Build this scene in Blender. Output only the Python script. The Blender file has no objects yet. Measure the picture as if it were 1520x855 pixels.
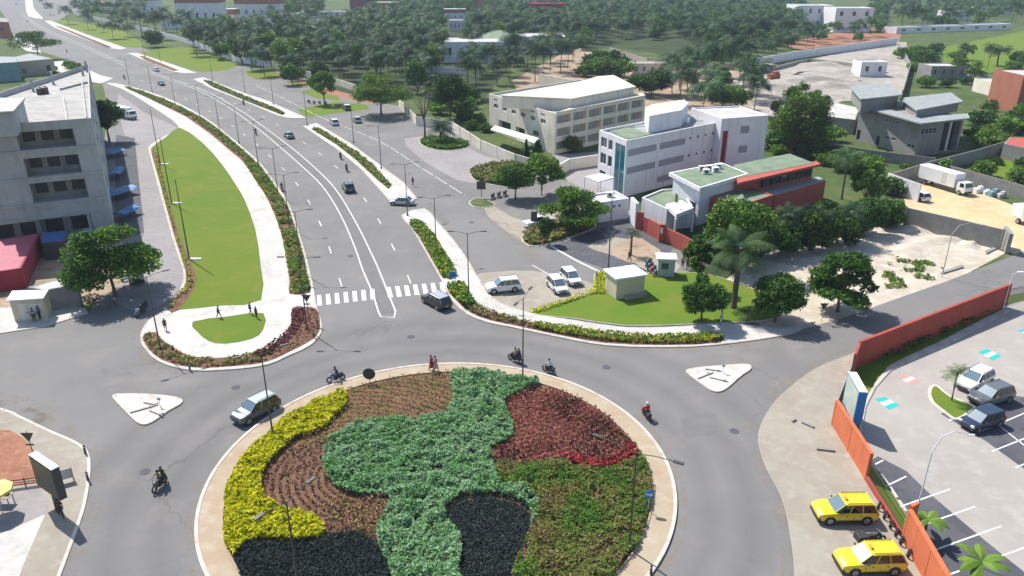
import bpy, math, random
import numpy as np
from mathutils import Vector, Matrix
from mathutils.geometry import tessellate_polygon

# ------------------------------------------------------------------ camera, light, exposure
F, TH, CAMH = 1125.0, math.radians(23.0), 38.0
cam_d = bpy.data.cameras.new('camera'); cam = bpy.data.objects.new('camera', cam_d)
bpy.context.scene.collection.objects.link(cam)
cam.location = (0, 0, CAMH); cam.rotation_euler = (math.radians(90) - TH, 0, 0)
cam_d.sensor_width = 36; cam_d.lens = 36 * F / 1520; cam_d.clip_start = 0.5; cam_d.clip_end = 9000
S = bpy.context.scene; S.camera = cam
W = bpy.data.worlds.new('World'); S.world = W; W.use_nodes = True
SUN_EL, SUN_AZ = math.radians(53), math.radians(-42.8)      # azimuth from +Y, clockwise
nt = W.node_tree; bg = nt.nodes['Background']; sky = nt.nodes.new('ShaderNodeTexSky')
sky.sky_type = 'NISHITA'; sky.sun_disc = False; sky.sun_elevation = SUN_EL; sky.sun_rotation = SUN_AZ
nt.links.new(sky.outputs[0], bg.inputs[0]); bg.inputs[1].default_value = 0.115
sl = bpy.data.lights.new('sun', 'SUN'); sl.energy = 4.3; sl.angle = math.radians(0.53); sl.color = (1, .955, .89)
so = bpy.data.objects.new('sun', sl); S.collection.objects.link(so)
sd = Vector((math.sin(SUN_AZ) * math.cos(SUN_EL), math.cos(SUN_AZ) * math.cos(SUN_EL), math.sin(SUN_EL)))
so.rotation_euler = sd.to_track_quat('Z', 'Y').to_euler(); so.location = sd * 100
S.view_settings.view_transform = 'Standard'; S.view_settings.look = 'None'
S.view_settings.exposure = 0.72; S.view_settings.gamma = 1; S.view_settings.use_curve_mapping = False
S.cycles.max_bounces = 5; S.cycles.diffuse_bounces = 3; S.cycles.glossy_bounces = 2
S.cycles.transmission_bounces = 2; S.cycles.transparent_max_bounces = 6; S.cycles.volume_bounces = 0

C = S.collection
R = random.Random(7); NR = np.random.RandomState(11)
PI = math.pi
def g(px, py, z=0.0):
    "the world point at height z which the photograph shows at pixel (px, py)"
    x = (px - 760) / F; y = (py - 427.5) / F
    t = (CAMH - z) / (math.sin(TH) + y * math.cos(TH))
    return Vector((x * t, (math.cos(TH) - y * math.sin(TH)) * t, z))
def hgt(px, py, ty):
    "height of something whose foot is at (px,py) and whose top shows at row ty"
    D = g(px, py).y; y = (ty - 427.5) / F
    t = D / (math.cos(TH) - y * math.sin(TH))
    return CAMH - t * (math.sin(TH) + y * math.cos(TH))
def wall_hit(A, B, px, py):
    "(distance along A-B, height) of the pixel on the vertical plane through A and B"
    d = (Vector((B.x, B.y, 0)) - Vector((A.x, A.y, 0))).normalized(); n = Vector((-d.y, d.x, 0))
    x = (px - 760) / F; y = (py - 427.5) / F
    r = Vector((x, math.cos(TH) - y * math.sin(TH), -(math.sin(TH) + y * math.cos(TH))))
    o = Vector((0, 0, CAMH)); t = (Vector((A.x, A.y, 0)) - o).dot(n) / r.dot(n)
    p = o + r * t
    return (p - A).dot(d), p.z

# ------------------------------------------------------------------ materials
MATS = {}
def mat(key, col, rough=.85, col2=None, scale=1.0, detail=4, metal=0, bump=0, bscale=None, contrast=.25, emit=None, coat=0, transl=0, spec=None, vary=0):
    if key in MATS: return MATS[key]
    m = bpy.data.materials.new(key); m.use_nodes = True; MATS[key] = m
    t = m.node_tree; b = t.nodes['Principled BSDF']
    b.inputs['Roughness'].default_value = rough; b.inputs['Metallic'].default_value = metal
    if spec is not None: b.inputs['Specular IOR Level'].default_value = spec
    if coat: b.inputs['Coat Weight'].default_value = coat; b.inputs['Coat Roughness'].default_value = .06
    c4 = (*col, 1); b.inputs['Base Color'].default_value = c4
    src = None
    if col2 is not None:
        tc = t.nodes.new('ShaderNodeTexCoord'); n = t.nodes.new('ShaderNodeTexNoise')
        n.inputs['Scale'].default_value = scale; n.inputs['Detail'].default_value = detail; n.inputs['Roughness'].default_value = .62
        t.links.new(tc.outputs['Object'], n.inputs['Vector'])
        r = t.nodes.new('ShaderNodeValToRGB'); r.color_ramp.elements[0].position = .5 - contrast; r.color_ramp.elements[1].position = .5 + contrast
        r.color_ramp.elements[0].color = c4; r.color_ramp.elements[1].color = (*col2, 1)
        t.links.new(n.outputs['Fac'], r.inputs['Fac']); t.links.new(r.outputs['Color'], b.inputs['Base Color']); src = r.outputs['Color']
    if vary:                      # every object (tree, car) a slightly different tint
        oi = t.nodes.new('ShaderNodeObjectInfo'); hs = t.nodes.new('ShaderNodeHueSaturation')
        mr = t.nodes.new('ShaderNodeMapRange'); mr.inputs[3].default_value = 1 - vary; mr.inputs[4].default_value = 1 + vary
        t.links.new(oi.outputs['Random'], mr.inputs[0]); t.links.new(mr.outputs[0], hs.inputs['Value'])
        if src: t.links.new(src, hs.inputs['Color'])
        else: hs.inputs['Color'].default_value = c4
        t.links.new(hs.outputs[0], b.inputs['Base Color']); src = hs.outputs[0]
    if bump:
        tc = t.nodes.new('ShaderNodeTexCoord'); n = t.nodes.new('ShaderNodeTexNoise'); n.inputs['Scale'].default_value = bscale or scale * 6; n.inputs['Detail'].default_value = 3
        t.links.new(tc.outputs['Object'], n.inputs['Vector'])
        bp = t.nodes.new('ShaderNodeBump'); bp.inputs['Strength'].default_value = bump; bp.inputs['Distance'].default_value = .05
        t.links.new(n.outputs['Fac'], bp.inputs['Height']); t.links.new(bp.outputs[0], b.inputs['Normal'])
    if transl:
        tr = t.nodes.new('ShaderNodeBsdfTranslucent'); mx = t.nodes.new('ShaderNodeMixShader'); mx.inputs[0].default_value = transl
        tr.inputs[0].default_value = (min(1, col[0] * 1.5), min(1, col[1] * 1.6), col[2], 1)
        t.links.new(b.outputs[0], mx.inputs[1]); t.links.new(tr.outputs[0], mx.inputs[2])
        t.links.new(mx.outputs[0], t.nodes['Material Output'].inputs[0])
    if emit: b.inputs['Emission Color'].default_value = (*emit[0], 1); b.inputs['Emission Strength'].default_value = emit[1]
    return m
def multi(key, cols, scales, rough=.9, bump=0, bscale=8, tiles=None, streak=None):
    "layered procedural surface: base colour with patches, blotches, grit; optional paving joints"
    if key in MATS: return MATS[key]
    m = bpy.data.materials.new(key); m.use_nodes = True; MATS[key] = m
    t = m.node_tree; b = t.nodes['Principled BSDF']; b.inputs['Roughness'].default_value = rough; b.inputs['Specular IOR Level'].default_value = .12
    tc = t.nodes.new('ShaderNodeTexCoord')
    cur = t.nodes.new('ShaderNodeRGB'); cur.outputs[0].default_value = (*cols[0], 1); cur = cur.outputs[0]
    for i, (c, (sc, lo, hi, det)) in enumerate(zip(cols[1:], scales)):
        n = t.nodes.new('ShaderNodeTexNoise'); n.inputs['Scale'].default_value = sc; n.inputs['Detail'].default_value = det; n.inputs['Roughness'].default_value = .65
        mp = t.nodes.new('ShaderNodeMapping'); mp.inputs['Location'].default_value = (i * 17.3, i * 5.1, 0)
        t.links.new(tc.outputs['Object'], mp.inputs[0]); t.links.new(mp.outputs[0], n.inputs['Vector'])
        mr = t.nodes.new('ShaderNodeMapRange'); mr.inputs[1].default_value = lo; mr.inputs[2].default_value = hi
        t.links.new(n.outputs['Fac'], mr.inputs[0])
        mx = t.nodes.new('ShaderNodeMix'); mx.data_type = 'RGBA'; t.links.new(mr.outputs[0], mx.inputs[0])
        t.links.new(cur, mx.inputs[6]); mx.inputs[7].default_value = (*c, 1); cur = mx.outputs[2]
    if tiles:
        br = t.nodes.new('ShaderNodeTexBrick'); br.inputs['Scale'].default_value = 1; br.inputs['Brick Width'].default_value = tiles[0]; br.inputs['Row Height'].default_value = tiles[1]
        br.inputs['Mortar Size'].default_value = tiles[2]; br.inputs['Color1'].default_value = (1, 1, 1, 1); br.inputs['Color2'].default_value = (.9, .9, .9, 1); br.inputs['Mortar'].default_value = (tiles[3],) * 3 + (1,)
        t.links.new(tc.outputs['Object'], br.inputs['Vector'])
        mx = t.nodes.new('ShaderNodeMix'); mx.data_type = 'RGBA'; mx.blend_type = 'MULTIPLY'; mx.inputs[0].default_value = 1
        t.links.new(cur, mx.inputs[6]); t.links.new(br.outputs[0], mx.inputs[7]); cur = mx.outputs[2]
    t.links.new(cur, b.inputs['Base Color'])
    if bump:
        n = t.nodes.new('ShaderNodeTexNoise'); n.inputs['Scale'].default_value = bscale; n.inputs['Detail'].default_value = 4
        t.links.new(tc.outputs['Object'], n.inputs['Vector'])
        bp = t.nodes.new('ShaderNodeBump'); bp.inputs['Strength'].default_value = bump; bp.inputs['Distance'].default_value = .08
        t.links.new(n.outputs['Fac'], bp.inputs['Height']); t.links.new(bp.outputs[0], b.inputs['Normal'])
    return m
M = {}
M['asphalt'] = multi('asphalt', [(.183, .177, .170), (.160, .155, .150), (.205, .193, .180), (.138, .135, .134)], [(.05, .40, .62, 3), (.16, .52, .72, 5), (1.4, .60, .80, 6)], .88, .05, 30)
def tyre_wear(m):
    "rubber-darkened lanes and oil drip line following the ring road round the roundabout"
    t = m.node_tree; b = t.nodes['Principled BSDF']; src = b.inputs['Base Color'].links[0].from_socket
    ge = t.nodes.new('ShaderNodeNewGeometry'); vm = t.nodes.new('ShaderNodeVectorMath'); vm.operation = 'DISTANCE'; vm.inputs[1].default_value = (-5.69, 50.62, .022)
    t.links.new(ge.outputs['Position'], vm.inputs[0]); n = t.nodes.new('ShaderNodeTexNoise'); n.inputs['Scale'].default_value = .09; n.inputs['Detail'].default_value = 3; t.links.new(ge.outputs['Position'], n.inputs['Vector'])
    ad = t.nodes.new('ShaderNodeMath'); ad.operation = 'MULTIPLY_ADD'; ad.inputs[1].default_value = 2.4; t.links.new(n.outputs['Fac'], ad.inputs[0]); t.links.new(vm.outputs['Value'], ad.inputs[2])
    cr = t.nodes.new('ShaderNodeValToRGB'); mr = t.nodes.new('ShaderNodeMapRange'); mr.inputs[1].default_value = 18; mr.inputs[2].default_value = 36; t.links.new(ad.outputs[0], mr.inputs[0]); t.links.new(mr.outputs[0], cr.inputs[0])
    e = cr.color_ramp.elements; e[0].position = .02; e[0].color = (1.12, 1.1, 1.06, 1); e[1].position = 1; e[1].color = (1, 1, 1, 1)
    for ps, v in ((.14, 1.0), (.24, .86), (.32, .97), (.42, .84), (.52, .99), (.66, .88), (.78, 1.02)): q = e.new(ps); q.color = (v, v, v * 1.01, 1)
    mx = t.nodes.new('ShaderNodeMix'); mx.data_type = 'RGBA'; mx.blend_type = 'MULTIPLY'; mx.inputs[0].default_value = 1; mx.clamp_result = False
    t.links.new(src, mx.inputs[6]); t.links.new(cr.outputs[0], mx.inputs[7]); t.links.new(mx.outputs[2], b.inputs['Base Color'])
def cracks(m):
    "fine meandering cracks and sealed joints in the old surface"
    t = m.node_tree; b = t.nodes['Principled BSDF']; src = b.inputs['Base Color'].links[0].from_socket; ge = t.nodes.new('ShaderNodeNewGeometry')
    n = t.nodes.new('ShaderNodeTexNoise'); n.inputs['Scale'].default_value = .5; n.inputs['Detail'].default_value = 5; t.links.new(ge.outputs['Position'], n.inputs['Vector'])
    va = t.nodes.new('ShaderNodeVectorMath'); va.operation = 'MULTIPLY_ADD'; va.inputs[1].default_value = (2.5, 2.5, 0); t.links.new(n.outputs['Color'], va.inputs[0]); t.links.new(ge.outputs['Position'], va.inputs[2])
    v = t.nodes.new('ShaderNodeTexVoronoi'); v.feature = 'DISTANCE_TO_EDGE'; v.inputs['Scale'].default_value = .085; t.links.new(va.outputs[0], v.inputs['Vector'])
    mr = t.nodes.new('ShaderNodeMapRange'); mr.inputs[1].default_value = .002; mr.inputs[2].default_value = .008; mr.inputs[3].default_value = .80; mr.inputs[4].default_value = 1; t.links.new(v.outputs['Distance'], mr.inputs[0])
    n2 = t.nodes.new('ShaderNodeTexNoise'); n2.inputs['Scale'].default_value = .05; t.links.new(ge.outputs['Position'], n2.inputs['Vector']); m2 = t.nodes.new('ShaderNodeMapRange'); m2.inputs[1].default_value = .5; m2.inputs[2].default_value = .62; t.links.new(n2.outputs['Fac'], m2.inputs[0])
    mx = t.nodes.new('ShaderNodeMix'); mx.data_type = 'RGBA'; mx.blend_type = 'MULTIPLY'; t.links.new(m2.outputs[0], mx.inputs[0]); t.links.new(src, mx.inputs[6]); t.links.new(mr.outputs[0], mx.inputs[7]); t.links.new(mx.outputs[2], b.inputs['Base Color'])
tyre_wear(M['asphalt']); cracks(M['asphalt'])
M['asphalt_dark'] = multi('asphalt_dark', [(.075, .078, .09), (.10, .10, .11), (.05, .052, .06)], [(.3, .4, .6, 4), (1.2, .55, .75, 5)], .85, .05, 30)
M['seam'] = multi('seam', [(.150, .146, .142), (.165, .16, .155)], [(.6, .4, .6, 4)], .88)
M['conc'] = multi('concrete_light', [(.50, .485, .45), (.40, .38, .34), (.56, .55, .52)], [(.25, .45, .65, 5), (1.5, .5, .7, 5)], .85, .04, 20, tiles=(1.2, 1.2, .02, .86))
M['kerb'] = multi('kerb_concrete', [(.46, .42, .38), (.33, .30, .26), (.55, .53, .5)], [(.7, .45, .65, 5), (3, .55, .75, 4)], .85)
M['kerbw'] = multi('kerb_whitewashed', [(.52, .475, .42), (.36, .30, .25)], [(.9, .5, .7, 5)], .8)
M['beige'] = multi('paving_beige', [(.36, .30, .215), (.34, .26, .18), (.40, .34, .26), (.25, .19, .13)], [(.35, .4, .6, 4), (.9, .5, .7, 5), (3.2, .62, .8, 5)], .9, .05, 22)
M['sidewalk'] = multi('sidewalk_sandy', [(.30, .275, .225), (.27, .235, .19), (.335, .31, .27), (.17, .145, .12)], [(.2, .4, .6, 4), (.8, .5, .7, 5), (1.6, .68, .80, 6)], .92, .05, 22)
M['pavers'] = multi('pavers_pale', [(.285, .265, .26), (.25, .235, .235), (.33, .30, .28)], [(.12, .4, .6, 4), (1.1, .5, .75, 5)], .9, .04, 25, tiles=(.6, .3, .02, .9))
M['lot'] = multi('parking_concrete', [(.335, .31, .28), (.305, .28, .255), (.37, .345, .315), (.21, .185, .165)], [(.09, .4, .62, 4), (.5, .5, .7, 5), (1.3, .7, .85, 5)], .85, .03, 25)
M['sand'] = multi('sand_pale', [(.47, .42, .345), (.38, .33, .26), (.56, .52, .45), (.20, .18, .13)], [(.1, .4, .6, 5), (.5, .5, .68, 6), (.9, .64, .78, 6)], .95, .3, 3)
M['yard'] = multi('yard_sand', [(.33, .30, .265), (.26, .235, .20), (.43, .40, .36), (.15, .135, .115)], [(.06, .4, .6, 5), (.25, .5, .68, 6), (.6, .6, .75, 6)], .95, .3, 3)
M['ysand'] = multi('sand_yellow', [(.52, .41, .24), (.46, .34, .19), (.58, .49, .33)], [(.12, .42, .62, 5), (.7, .5, .7, 5)], .95, .2, 4)
M['dirt'] = multi('dirt', [(.30, .22, .155), (.36, .28, .2), (.20, .15, .11), (.13, .14, .06)], [(.12, .4, .6, 5), (.6, .5, .7, 5), (.3, .56, .7, 6)], .95, .2, 4)
M['reddirt'] = multi('red_earth', [(.30, .145, .09), (.24, .11, .07), (.36, .2, .13)], [(.5, .42, .6, 5), (2.5, .5, .7, 5)], .95, .3, 6)
M['soil'] = multi('garden_soil', [(.16, .085, .055), (.11, .06, .04), (.21, .13, .08)], [(.7, .42, .6, 5), (4, .5, .7, 5)], .95, .4, 8)
M['dark_sheet'] = multi('near_black_sheet', [(.012, .014, .018), (.022, .024, .028)], [(1.5, .45, .7, 6)], .95, .5, 8)
M['lawn'] = multi('lawn_grass', [(.125, .165, .022), (.095, .160, .018), (.155, .170, .032), (.075, .13, .014), (.20, .175, .07)], [(.05, .38, .66, 3), (.3, .5, .72, 5), (1.8, .6, .8, 6), (.45, .64, .78, 7)], .95, .6, 14)
M['lawn2'] = multi('lawn_lush', [(.095, .165, .018), (.145, .170, .026), (.06, .13, .012), (.20, .175, .07)], [(.12, .42, .66, 5), (1.6, .6, .8, 6), (.4, .64, .78, 7)], .95, .6, 14)
M['rough'] = multi('rough_grass', [(.05, .085, .025), (.085, .11, .035), (.20, .165, .11), (.03, .055, .018)], [(.06, .4, .6, 5), (.2, .56, .72, 6), (.7, .56, .75, 6)], .95, .5, 5)
M['groveground'] = multi('grove_ground', [(.03, .05, .02), (.05, .065, .025), (.12, .105, .07)], [(.05, .4, .6, 5), (.12, .6, .75, 6)], .95, .4, 3)
M['paint'] = multi('road_paint_white', [(.66, .66, .64), (.45, .45, .44)], [(2.2, .52, .75, 6)], .7)
M['paintteal'] = multi('teal_paint', [(.02, .40, .36), (.10, .35, .33)], [(3, .5, .75, 5)], .7)
M['paintpink'] = multi('faded_red_paint', [(.55, .24, .21), (.40, .30, .28)], [(3, .45, .7, 5)], .7)

# ------------------------------------------------------------------ mesh helpers
class MB:
    def __init__(s): s.v = []; s.f = []; s.m = []
    def add(s, vs, fs, mi=0):
        o = len(s.v); s.v += [tuple(v) for v in vs]; s.f += [tuple(i + o for i in f) for f in fs]; s.m += [mi] * len(fs); return s
    def box(s, c, d, rz=0, mi=0, taper=1.0, shift=(0, 0)):
        x, y, z = d[0] / 2, d[1] / 2, d[2] / 2; cr, sr = math.cos(rz), math.sin(rz); vs = []
        for k, (zz, q) in enumerate(((-z, 1), (z, taper))):
            for (a, b) in ((-x, -y), (x, -y), (x, y), (-x, y)):
                a *= q; b *= q
                if k: a += shift[0]; b += shift[1]
                vs.append((c[0] + a * cr - b * sr, c[1] + a * sr + b * cr, c[2] + zz))
        return s.add(vs, [(3, 2, 1, 0), (4, 5, 6, 7), (0, 1, 5, 4), (1, 2, 6, 5), (2, 3, 7, 6), (3, 0, 4, 7)], mi)
    def bbox(s, c, d, rz=0, mi=0, b=.03):
        "box with bevelled vertical edges and top"
        x, y, z = d[0] / 2, d[1] / 2, d[2]; cr, sr = math.cos(rz), math.sin(rz)
        def ring(ix, iy, bb, zz):
            o = []
            for (a, e, c1, c2) in ((-1, -1, (0, 1), (1, 0)), (1, -1, (-1, 0), (0, 1)), (1, 1, (0, -1), (-1, 0)), (-1, 1, (1, 0), (0, -1))):
                for q in (c1, c2):
                    px, py = a * ix + q[0] * bb, e * iy + q[1] * bb
                    o.append((c[0] + px * cr - py * sr, c[1] + px * sr + py * cr, zz))
            return o
        z0 = c[2] - z / 2; r = [ring(x, y, b, z0), ring(x, y, b, z0 + z - b), ring(x - b, y - b, b * .6, z0 + z)]
        return s.loft(r, mi)
    def loft(s, rings, mi=0, caps=True, close=True):
        n = len(rings[0]); vs = [p for r in rings for p in r]; fs = []
        for i in range(len(rings) - 1):
            for j in range(n if close else n - 1):
                k = (j + 1) % n; fs.append((i * n + j, i * n + k, (i + 1) * n + k, (i + 1) * n + j))
        if caps: fs.append(tuple(range(n - 1, -1, -1))); fs.append(tuple((len(rings) - 1) * n + j for j in range(n)))
        return s.add(vs, fs, mi)
    def tube(s, pts, rs, n=8, mi=0, caps=True):
        pts = [Vector(p) for p in pts]
        if not hasattr(rs, '__len__'): rs = [rs] * len(pts)
        rings = []
        for i, p in enumerate(pts):
            t = (pts[min(i + 1, len(pts) - 1)] - pts[max(i - 1, 0)]).normalized()
            u = t.cross(Vector((0, 0, 1)));
            if u.length < .05: u = t.cross(Vector((0, 1, 0)))
            u.normalize(); w = u.cross(t)
            rings.append([tuple(p + (u * math.cos(2 * PI * k / n) + w * math.sin(2 * PI * k / n)) * rs[i]) for k in range(n)])
        return s.loft(rings, mi, caps)
    def disc(s, c, nrm, r, th, n=16, mi=0):
        nrm = Vector(nrm).normalized(); c = Vector(c); return s.tube([c - nrm * th / 2, c + nrm * th / 2], r, n, mi)
    def prism(s, poly, z0, z1, mi=0, top=None):
        n = len(poly); s.add([(p[0], p[1], z0) for p in poly] + [(p[0], p[1], z1) for p in poly], [(i, (i + 1) % n, n + (i + 1) % n, n + i) for i in range(n)], mi)
        tri = tessellate_polygon([[Vector((p[0], p[1], 0)) for p in poly]])
        s.add([(p[0], p[1], z1) for p in poly], tri, mi if top is None else top); return s
    def sheet(s, poly, z, mi=0):
        tri = tessellate_polygon([[Vector((p[0], p[1], 0)) for p in poly]])
        fs = []
        for t in tri:
            a, b, c = (poly[i] for i in t)
            fs.append(t if (b[0] - a[0]) * (c[1] - a[1]) - (b[1] - a[1]) * (c[0] - a[0]) > 0 else t[::-1])
        return s.add([(p[0], p[1], z) for p in poly], fs, mi)
    def quadsheet(s, a, b, c, d, mi=0): return s.add([a, b, c, d], [(0, 1, 2, 3)], mi)
    def ball(s, c, r, n=10, m=6, mi=0):
        if not hasattr(r, '__len__'): r = (r, r, r)
        rings = []
        for i in range(1, m):
            a = PI * i / m; rings.append([(c[0] + r[0] * math.sin(a) * math.cos(2 * PI * k / n), c[1] + r[1] * math.sin(a) * math.sin(2 * PI * k / n), c[2] - r[2] * math.cos(a)) for k in range(n)])
        return s.loft(rings, mi)
    def mesh(s, name, mats):
        me = bpy.data.meshes.new(name); me.from_pydata(s.v, [], s.f)
        for m in (mats if isinstance(mats, (list, tuple)) else [mats]): me.materials.append(m)
        if any(s.m): me.polygons.foreach_set('material_index', s.m)
        me.update(); return me
    def build(s, name, mats, parent=None, smooth=False):
        o = bpy.data.objects.new(name, s.mesh(name, mats)); C.objects.link(o)
        if smooth: o.data.polygons.foreach_set('use_smooth', [True] * len(s.f))
        if parent: o.parent = parent
        return o
def tag(o, label, cat, group=None, kind=None):
    if kind: o['kind'] = kind
    if label: o['label'] = label
    if cat: o['category'] = cat
    if group: o['group'] = group
    return o
def thing(name, label, cat, loc=(0, 0, 0), rz=0, group=None):
    o = bpy.data.objects.new(name, None); C.objects.link(o); o.empty_display_size = .3
    o.location = loc; o.rotation_euler = (0, 0, rz); return tag(o, label, cat, group)
def struct(o): o['kind'] = 'structure'; return o
def dup(root, loc, rz=0, sc=None, label=None, group=None):
    r = root.copy(); C.objects.link(r); r.location = loc; r.rotation_euler = (0, 0, rz)
    if sc is not None: r.scale = sc if hasattr(sc, '__len__') else (sc,) * 3
    if label: r['label'] = label
    if group: r['group'] = group
    for ch in list(root.children):
        c = ch.copy(); C.objects.link(c); c.parent = r
        for g2 in ch.children: d = g2.copy(); C.objects.link(d); d.parent = c
    return r
def W2(pts, z=0): return [g(x, y, z) for x, y in pts]
def smooth(P, n=5, closed=True):
    P = [Vector((p[0], p[1], 0)) for p in P]; out = []; N = len(P)
    for i in range(N if closed else N - 1):
        p0, p1, p2, p3 = (P[(i + k) % N] if closed else P[min(max(i + k, 0), N - 1)] for k in (-1, 0, 1, 2))
        for j in range(n):
            t = j / n
            out.append(.5 * ((2 * p1) + (p2 - p0) * t + (2 * p0 - 5 * p1 + 4 * p2 - p3) * t * t + (3 * p1 - p0 - 3 * p2 + p3) * t ** 3))
    if not closed: out.append(P[-1])
    return out
def area(P): return .5 * sum(P[i][0] * P[(i + 1) % len(P)][1] - P[(i + 1) % len(P)][0] * P[i][1] for i in range(len(P)))
def inset(P, d):
    if area(P) < 0: P = P[::-1]
    N = len(P); out = []
    for i in range(N):
        a, b, c = P[i - 1], P[i], P[(i + 1) % N]
        e1 = Vector((b[0] - a[0], b[1] - a[1])); e2 = Vector((c[0] - b[0], c[1] - b[1]))
        if e1.length < 1e-6 or e2.length < 1e-6: e1 = e2 = (e1 if e1.length > e2.length else e2)
        e1.normalize(); e2.normalize(); n1 = Vector((-e1.y, e1.x)); n2 = Vector((-e2.y, e2.x)); n = (n1 + n2)
        if n.length < 1e-3: n = n1
        n.normalize(); k = min(1.6, 1 / max(.3, n.dot(n1))); out.append(Vector((b[0] + n.x * d * k, b[1] + n.y * d * k, 0)))
    return out
def layer(name, px, z, m, sm=0, world=False):
    P = px if world else W2(px)
    if sm: P = smooth(P, sm)
    return struct(MB().sheet(P, z).build(name, m))
def island(name, px, top, h=.14, kw=.22, sm=4, kerb=None, world=False):
    P = px if world else W2(px)
    if sm: P = smooth(P, sm)
    if area(P) < 0: P = P[::-1]
    I = inset(P, kw); B = inset(P, .03); n = len(P); b = MB()
    b.add([(p[0], p[1], 0) for p in P] + [(p[0], p[1], h - .03) for p in P] + [(p[0], p[1], h) for p in B] + [(p[0], p[1], h) for p in I],
          [(k * n + i, k * n + (i + 1) % n, (k + 1) * n + (i + 1) % n, (k + 1) * n + i) for k in range(3) for i in range(n)], 0)
    b.sheet(I, h, 1)
    return struct(b.build(name, [kerb or M['kerb'], top]))
def ribbon(b, P, w, z, mi=0, dash=None):
    "flat painted line of width w along world points P; dash=(on, off)"
    P = [Vector((p[0], p[1], 0)) for p in P]; L = [0]
    for i in range(1, len(P)): L.append(L[-1] + (P[i] - P[i - 1]).length)
    def at(s):
        for i in range(1, len(P)):
            if s <= L[i] or i == len(P) - 1: return P[i - 1].lerp(P[i], (s - L[i - 1]) / max(1e-6, L[i] - L[i - 1])), (P[i] - P[i - 1]).normalized()
    segs = [(0, L[-1])] if not dash else [(s, min(s + dash[0], L[-1])) for s in np.arange(0, L[-1], sum(dash))]
    for a, e in segs:
        k = max(1, int((e - a) / 2.0)); pr = []
        for i in range(k + 1):
            p, t = at(a + (e - a) * i / k); n = Vector((-t.y, t.x, 0)) * w / 2; pr.append(((p + n).x, (p + n).y, z)); pr.append(((p - n).x, (p - n).y, z))
        b.add(pr, [(2 * i + 1, 2 * i + 3, 2 * i + 2, 2 * i) for i in range(k)], mi)
def inside(P, pts):
    x, y = pts[:, 0], pts[:, 1]; r = np.zeros(len(pts), bool); n = len(P)
    for i in range(n):
        x1, y1 = P[i][0], P[i][1]; x2, y2 = P[(i + 1) % n][0], P[(i + 1) % n][1]
        if y1 == y2: continue
        c = ((y1 > y) != (y2 > y)) & (x < (x2 - x1) * (y - y1) / (y2 - y1) + x1); r ^= c
    return r
def scatter(P, n):
    xs = [p[0] for p in P]; ys = [p[1] for p in P]
    pts = np.c_[NR.uniform(min(xs), max(xs), n), NR.uniform(min(ys), max(ys), n)]
    return pts[inside(P, pts)]
def leaves(pos, size, mats, name, up=.5, parent=None, idx=None, aspect=1.6, build=True, dirs=None):
    "one mesh of many little leaf faces at pos"
    n = len(pos); pos = np.asarray(pos, float)
    nr = NR.normal(size=(n, 3)); nr[:, 2] = np.abs(nr[:, 2]) + up; nr /= np.linalg.norm(nr, axis=1)[:, None]
    a = NR.normal(size=(n, 3)) if dirs is None else np.asarray(dirs, float) + NR.normal(size=(n, 3)) * .25
    a -= (a * nr).sum(1)[:, None] * nr; a /= np.linalg.norm(a, axis=1)[:, None] + 1e-9
    b = np.cross(nr, a); s = (np.asarray(size) * NR.uniform(.65, 1.35, n))[:, None] * .5
    v = np.stack([pos - a * s * aspect, pos - b * s * .8 + nr * s * .15, pos + a * s * aspect, pos + b * s * .8 + nr * s * .15], 1).reshape(-1, 3)
    me = bpy.data.meshes.new(name); me.vertices.add(4 * n); me.vertices.foreach_set('co', v.ravel())
    me.loops.add(4 * n); me.loops.foreach_set('vertex_index', np.arange(4 * n, dtype=np.int32))
    me.polygons.add(n); me.polygons.foreach_set('loop_start', np.arange(0, 4 * n, 4, dtype=np.int32)); me.polygons.foreach_set('loop_total', np.full(n, 4, dtype=np.int32))
    for m in mats: me.materials.append(m)
    if idx is None: idx = NR.randint(0, len(mats), n)
    me.polygons.foreach_set('material_index', np.asarray(idx, dtype=np.int32)); me.update(calc_edges=True)
    if not build: return me
    o = bpy.data.objects.new(name, me); C.objects.link(o)
    if parent: o.parent = parent
    return o
ORD = ['first', 'second', 'third', 'fourth', 'fifth', 'sixth', 'seventh', 'eighth', 'ninth', 'tenth', 'eleventh', 'twelfth', 'thirteenth', 'fourteenth', 'fifteenth', 'sixteenth']
def leafmat(key, c, v=.22): return mat(key, c, .6, tuple(min(1, q * 1.45) for q in c), 3.0, 2, transl=.22, vary=v, spec=.12)
LF = {'dark': leafmat('leaf_dark', (.022, .055, .012)), 'mid': leafmat('leaf_mid', (.052, .112, .018)), 'light': leafmat('leaf_light', (.10, .18, .024)),
      'lime': leafmat('leaf_lime', (.11, .17, .03)), 'olive': leafmat('leaf_olive', (.085, .095, .03)), 'palm': leafmat('palm_leaf', (.026, .062, .024), .4),
      'palmd': leafmat('palm_leaf_dark', (.014, .036, .017), .4), 'palml': leafmat('palm_leaf_pale', (.065, .11, .04), .4), 'dry': leafmat('dry_leaf', (.17, .12, .055)),
      'bark': mat('bark', (.07, .058, .045), .95, (.13, .11, .09), 4, bump=.4), 'barkp': mat('palm_bark', (.085, .075, .06), .95, (.15, .13, .11), 5, bump=.4)}

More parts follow.
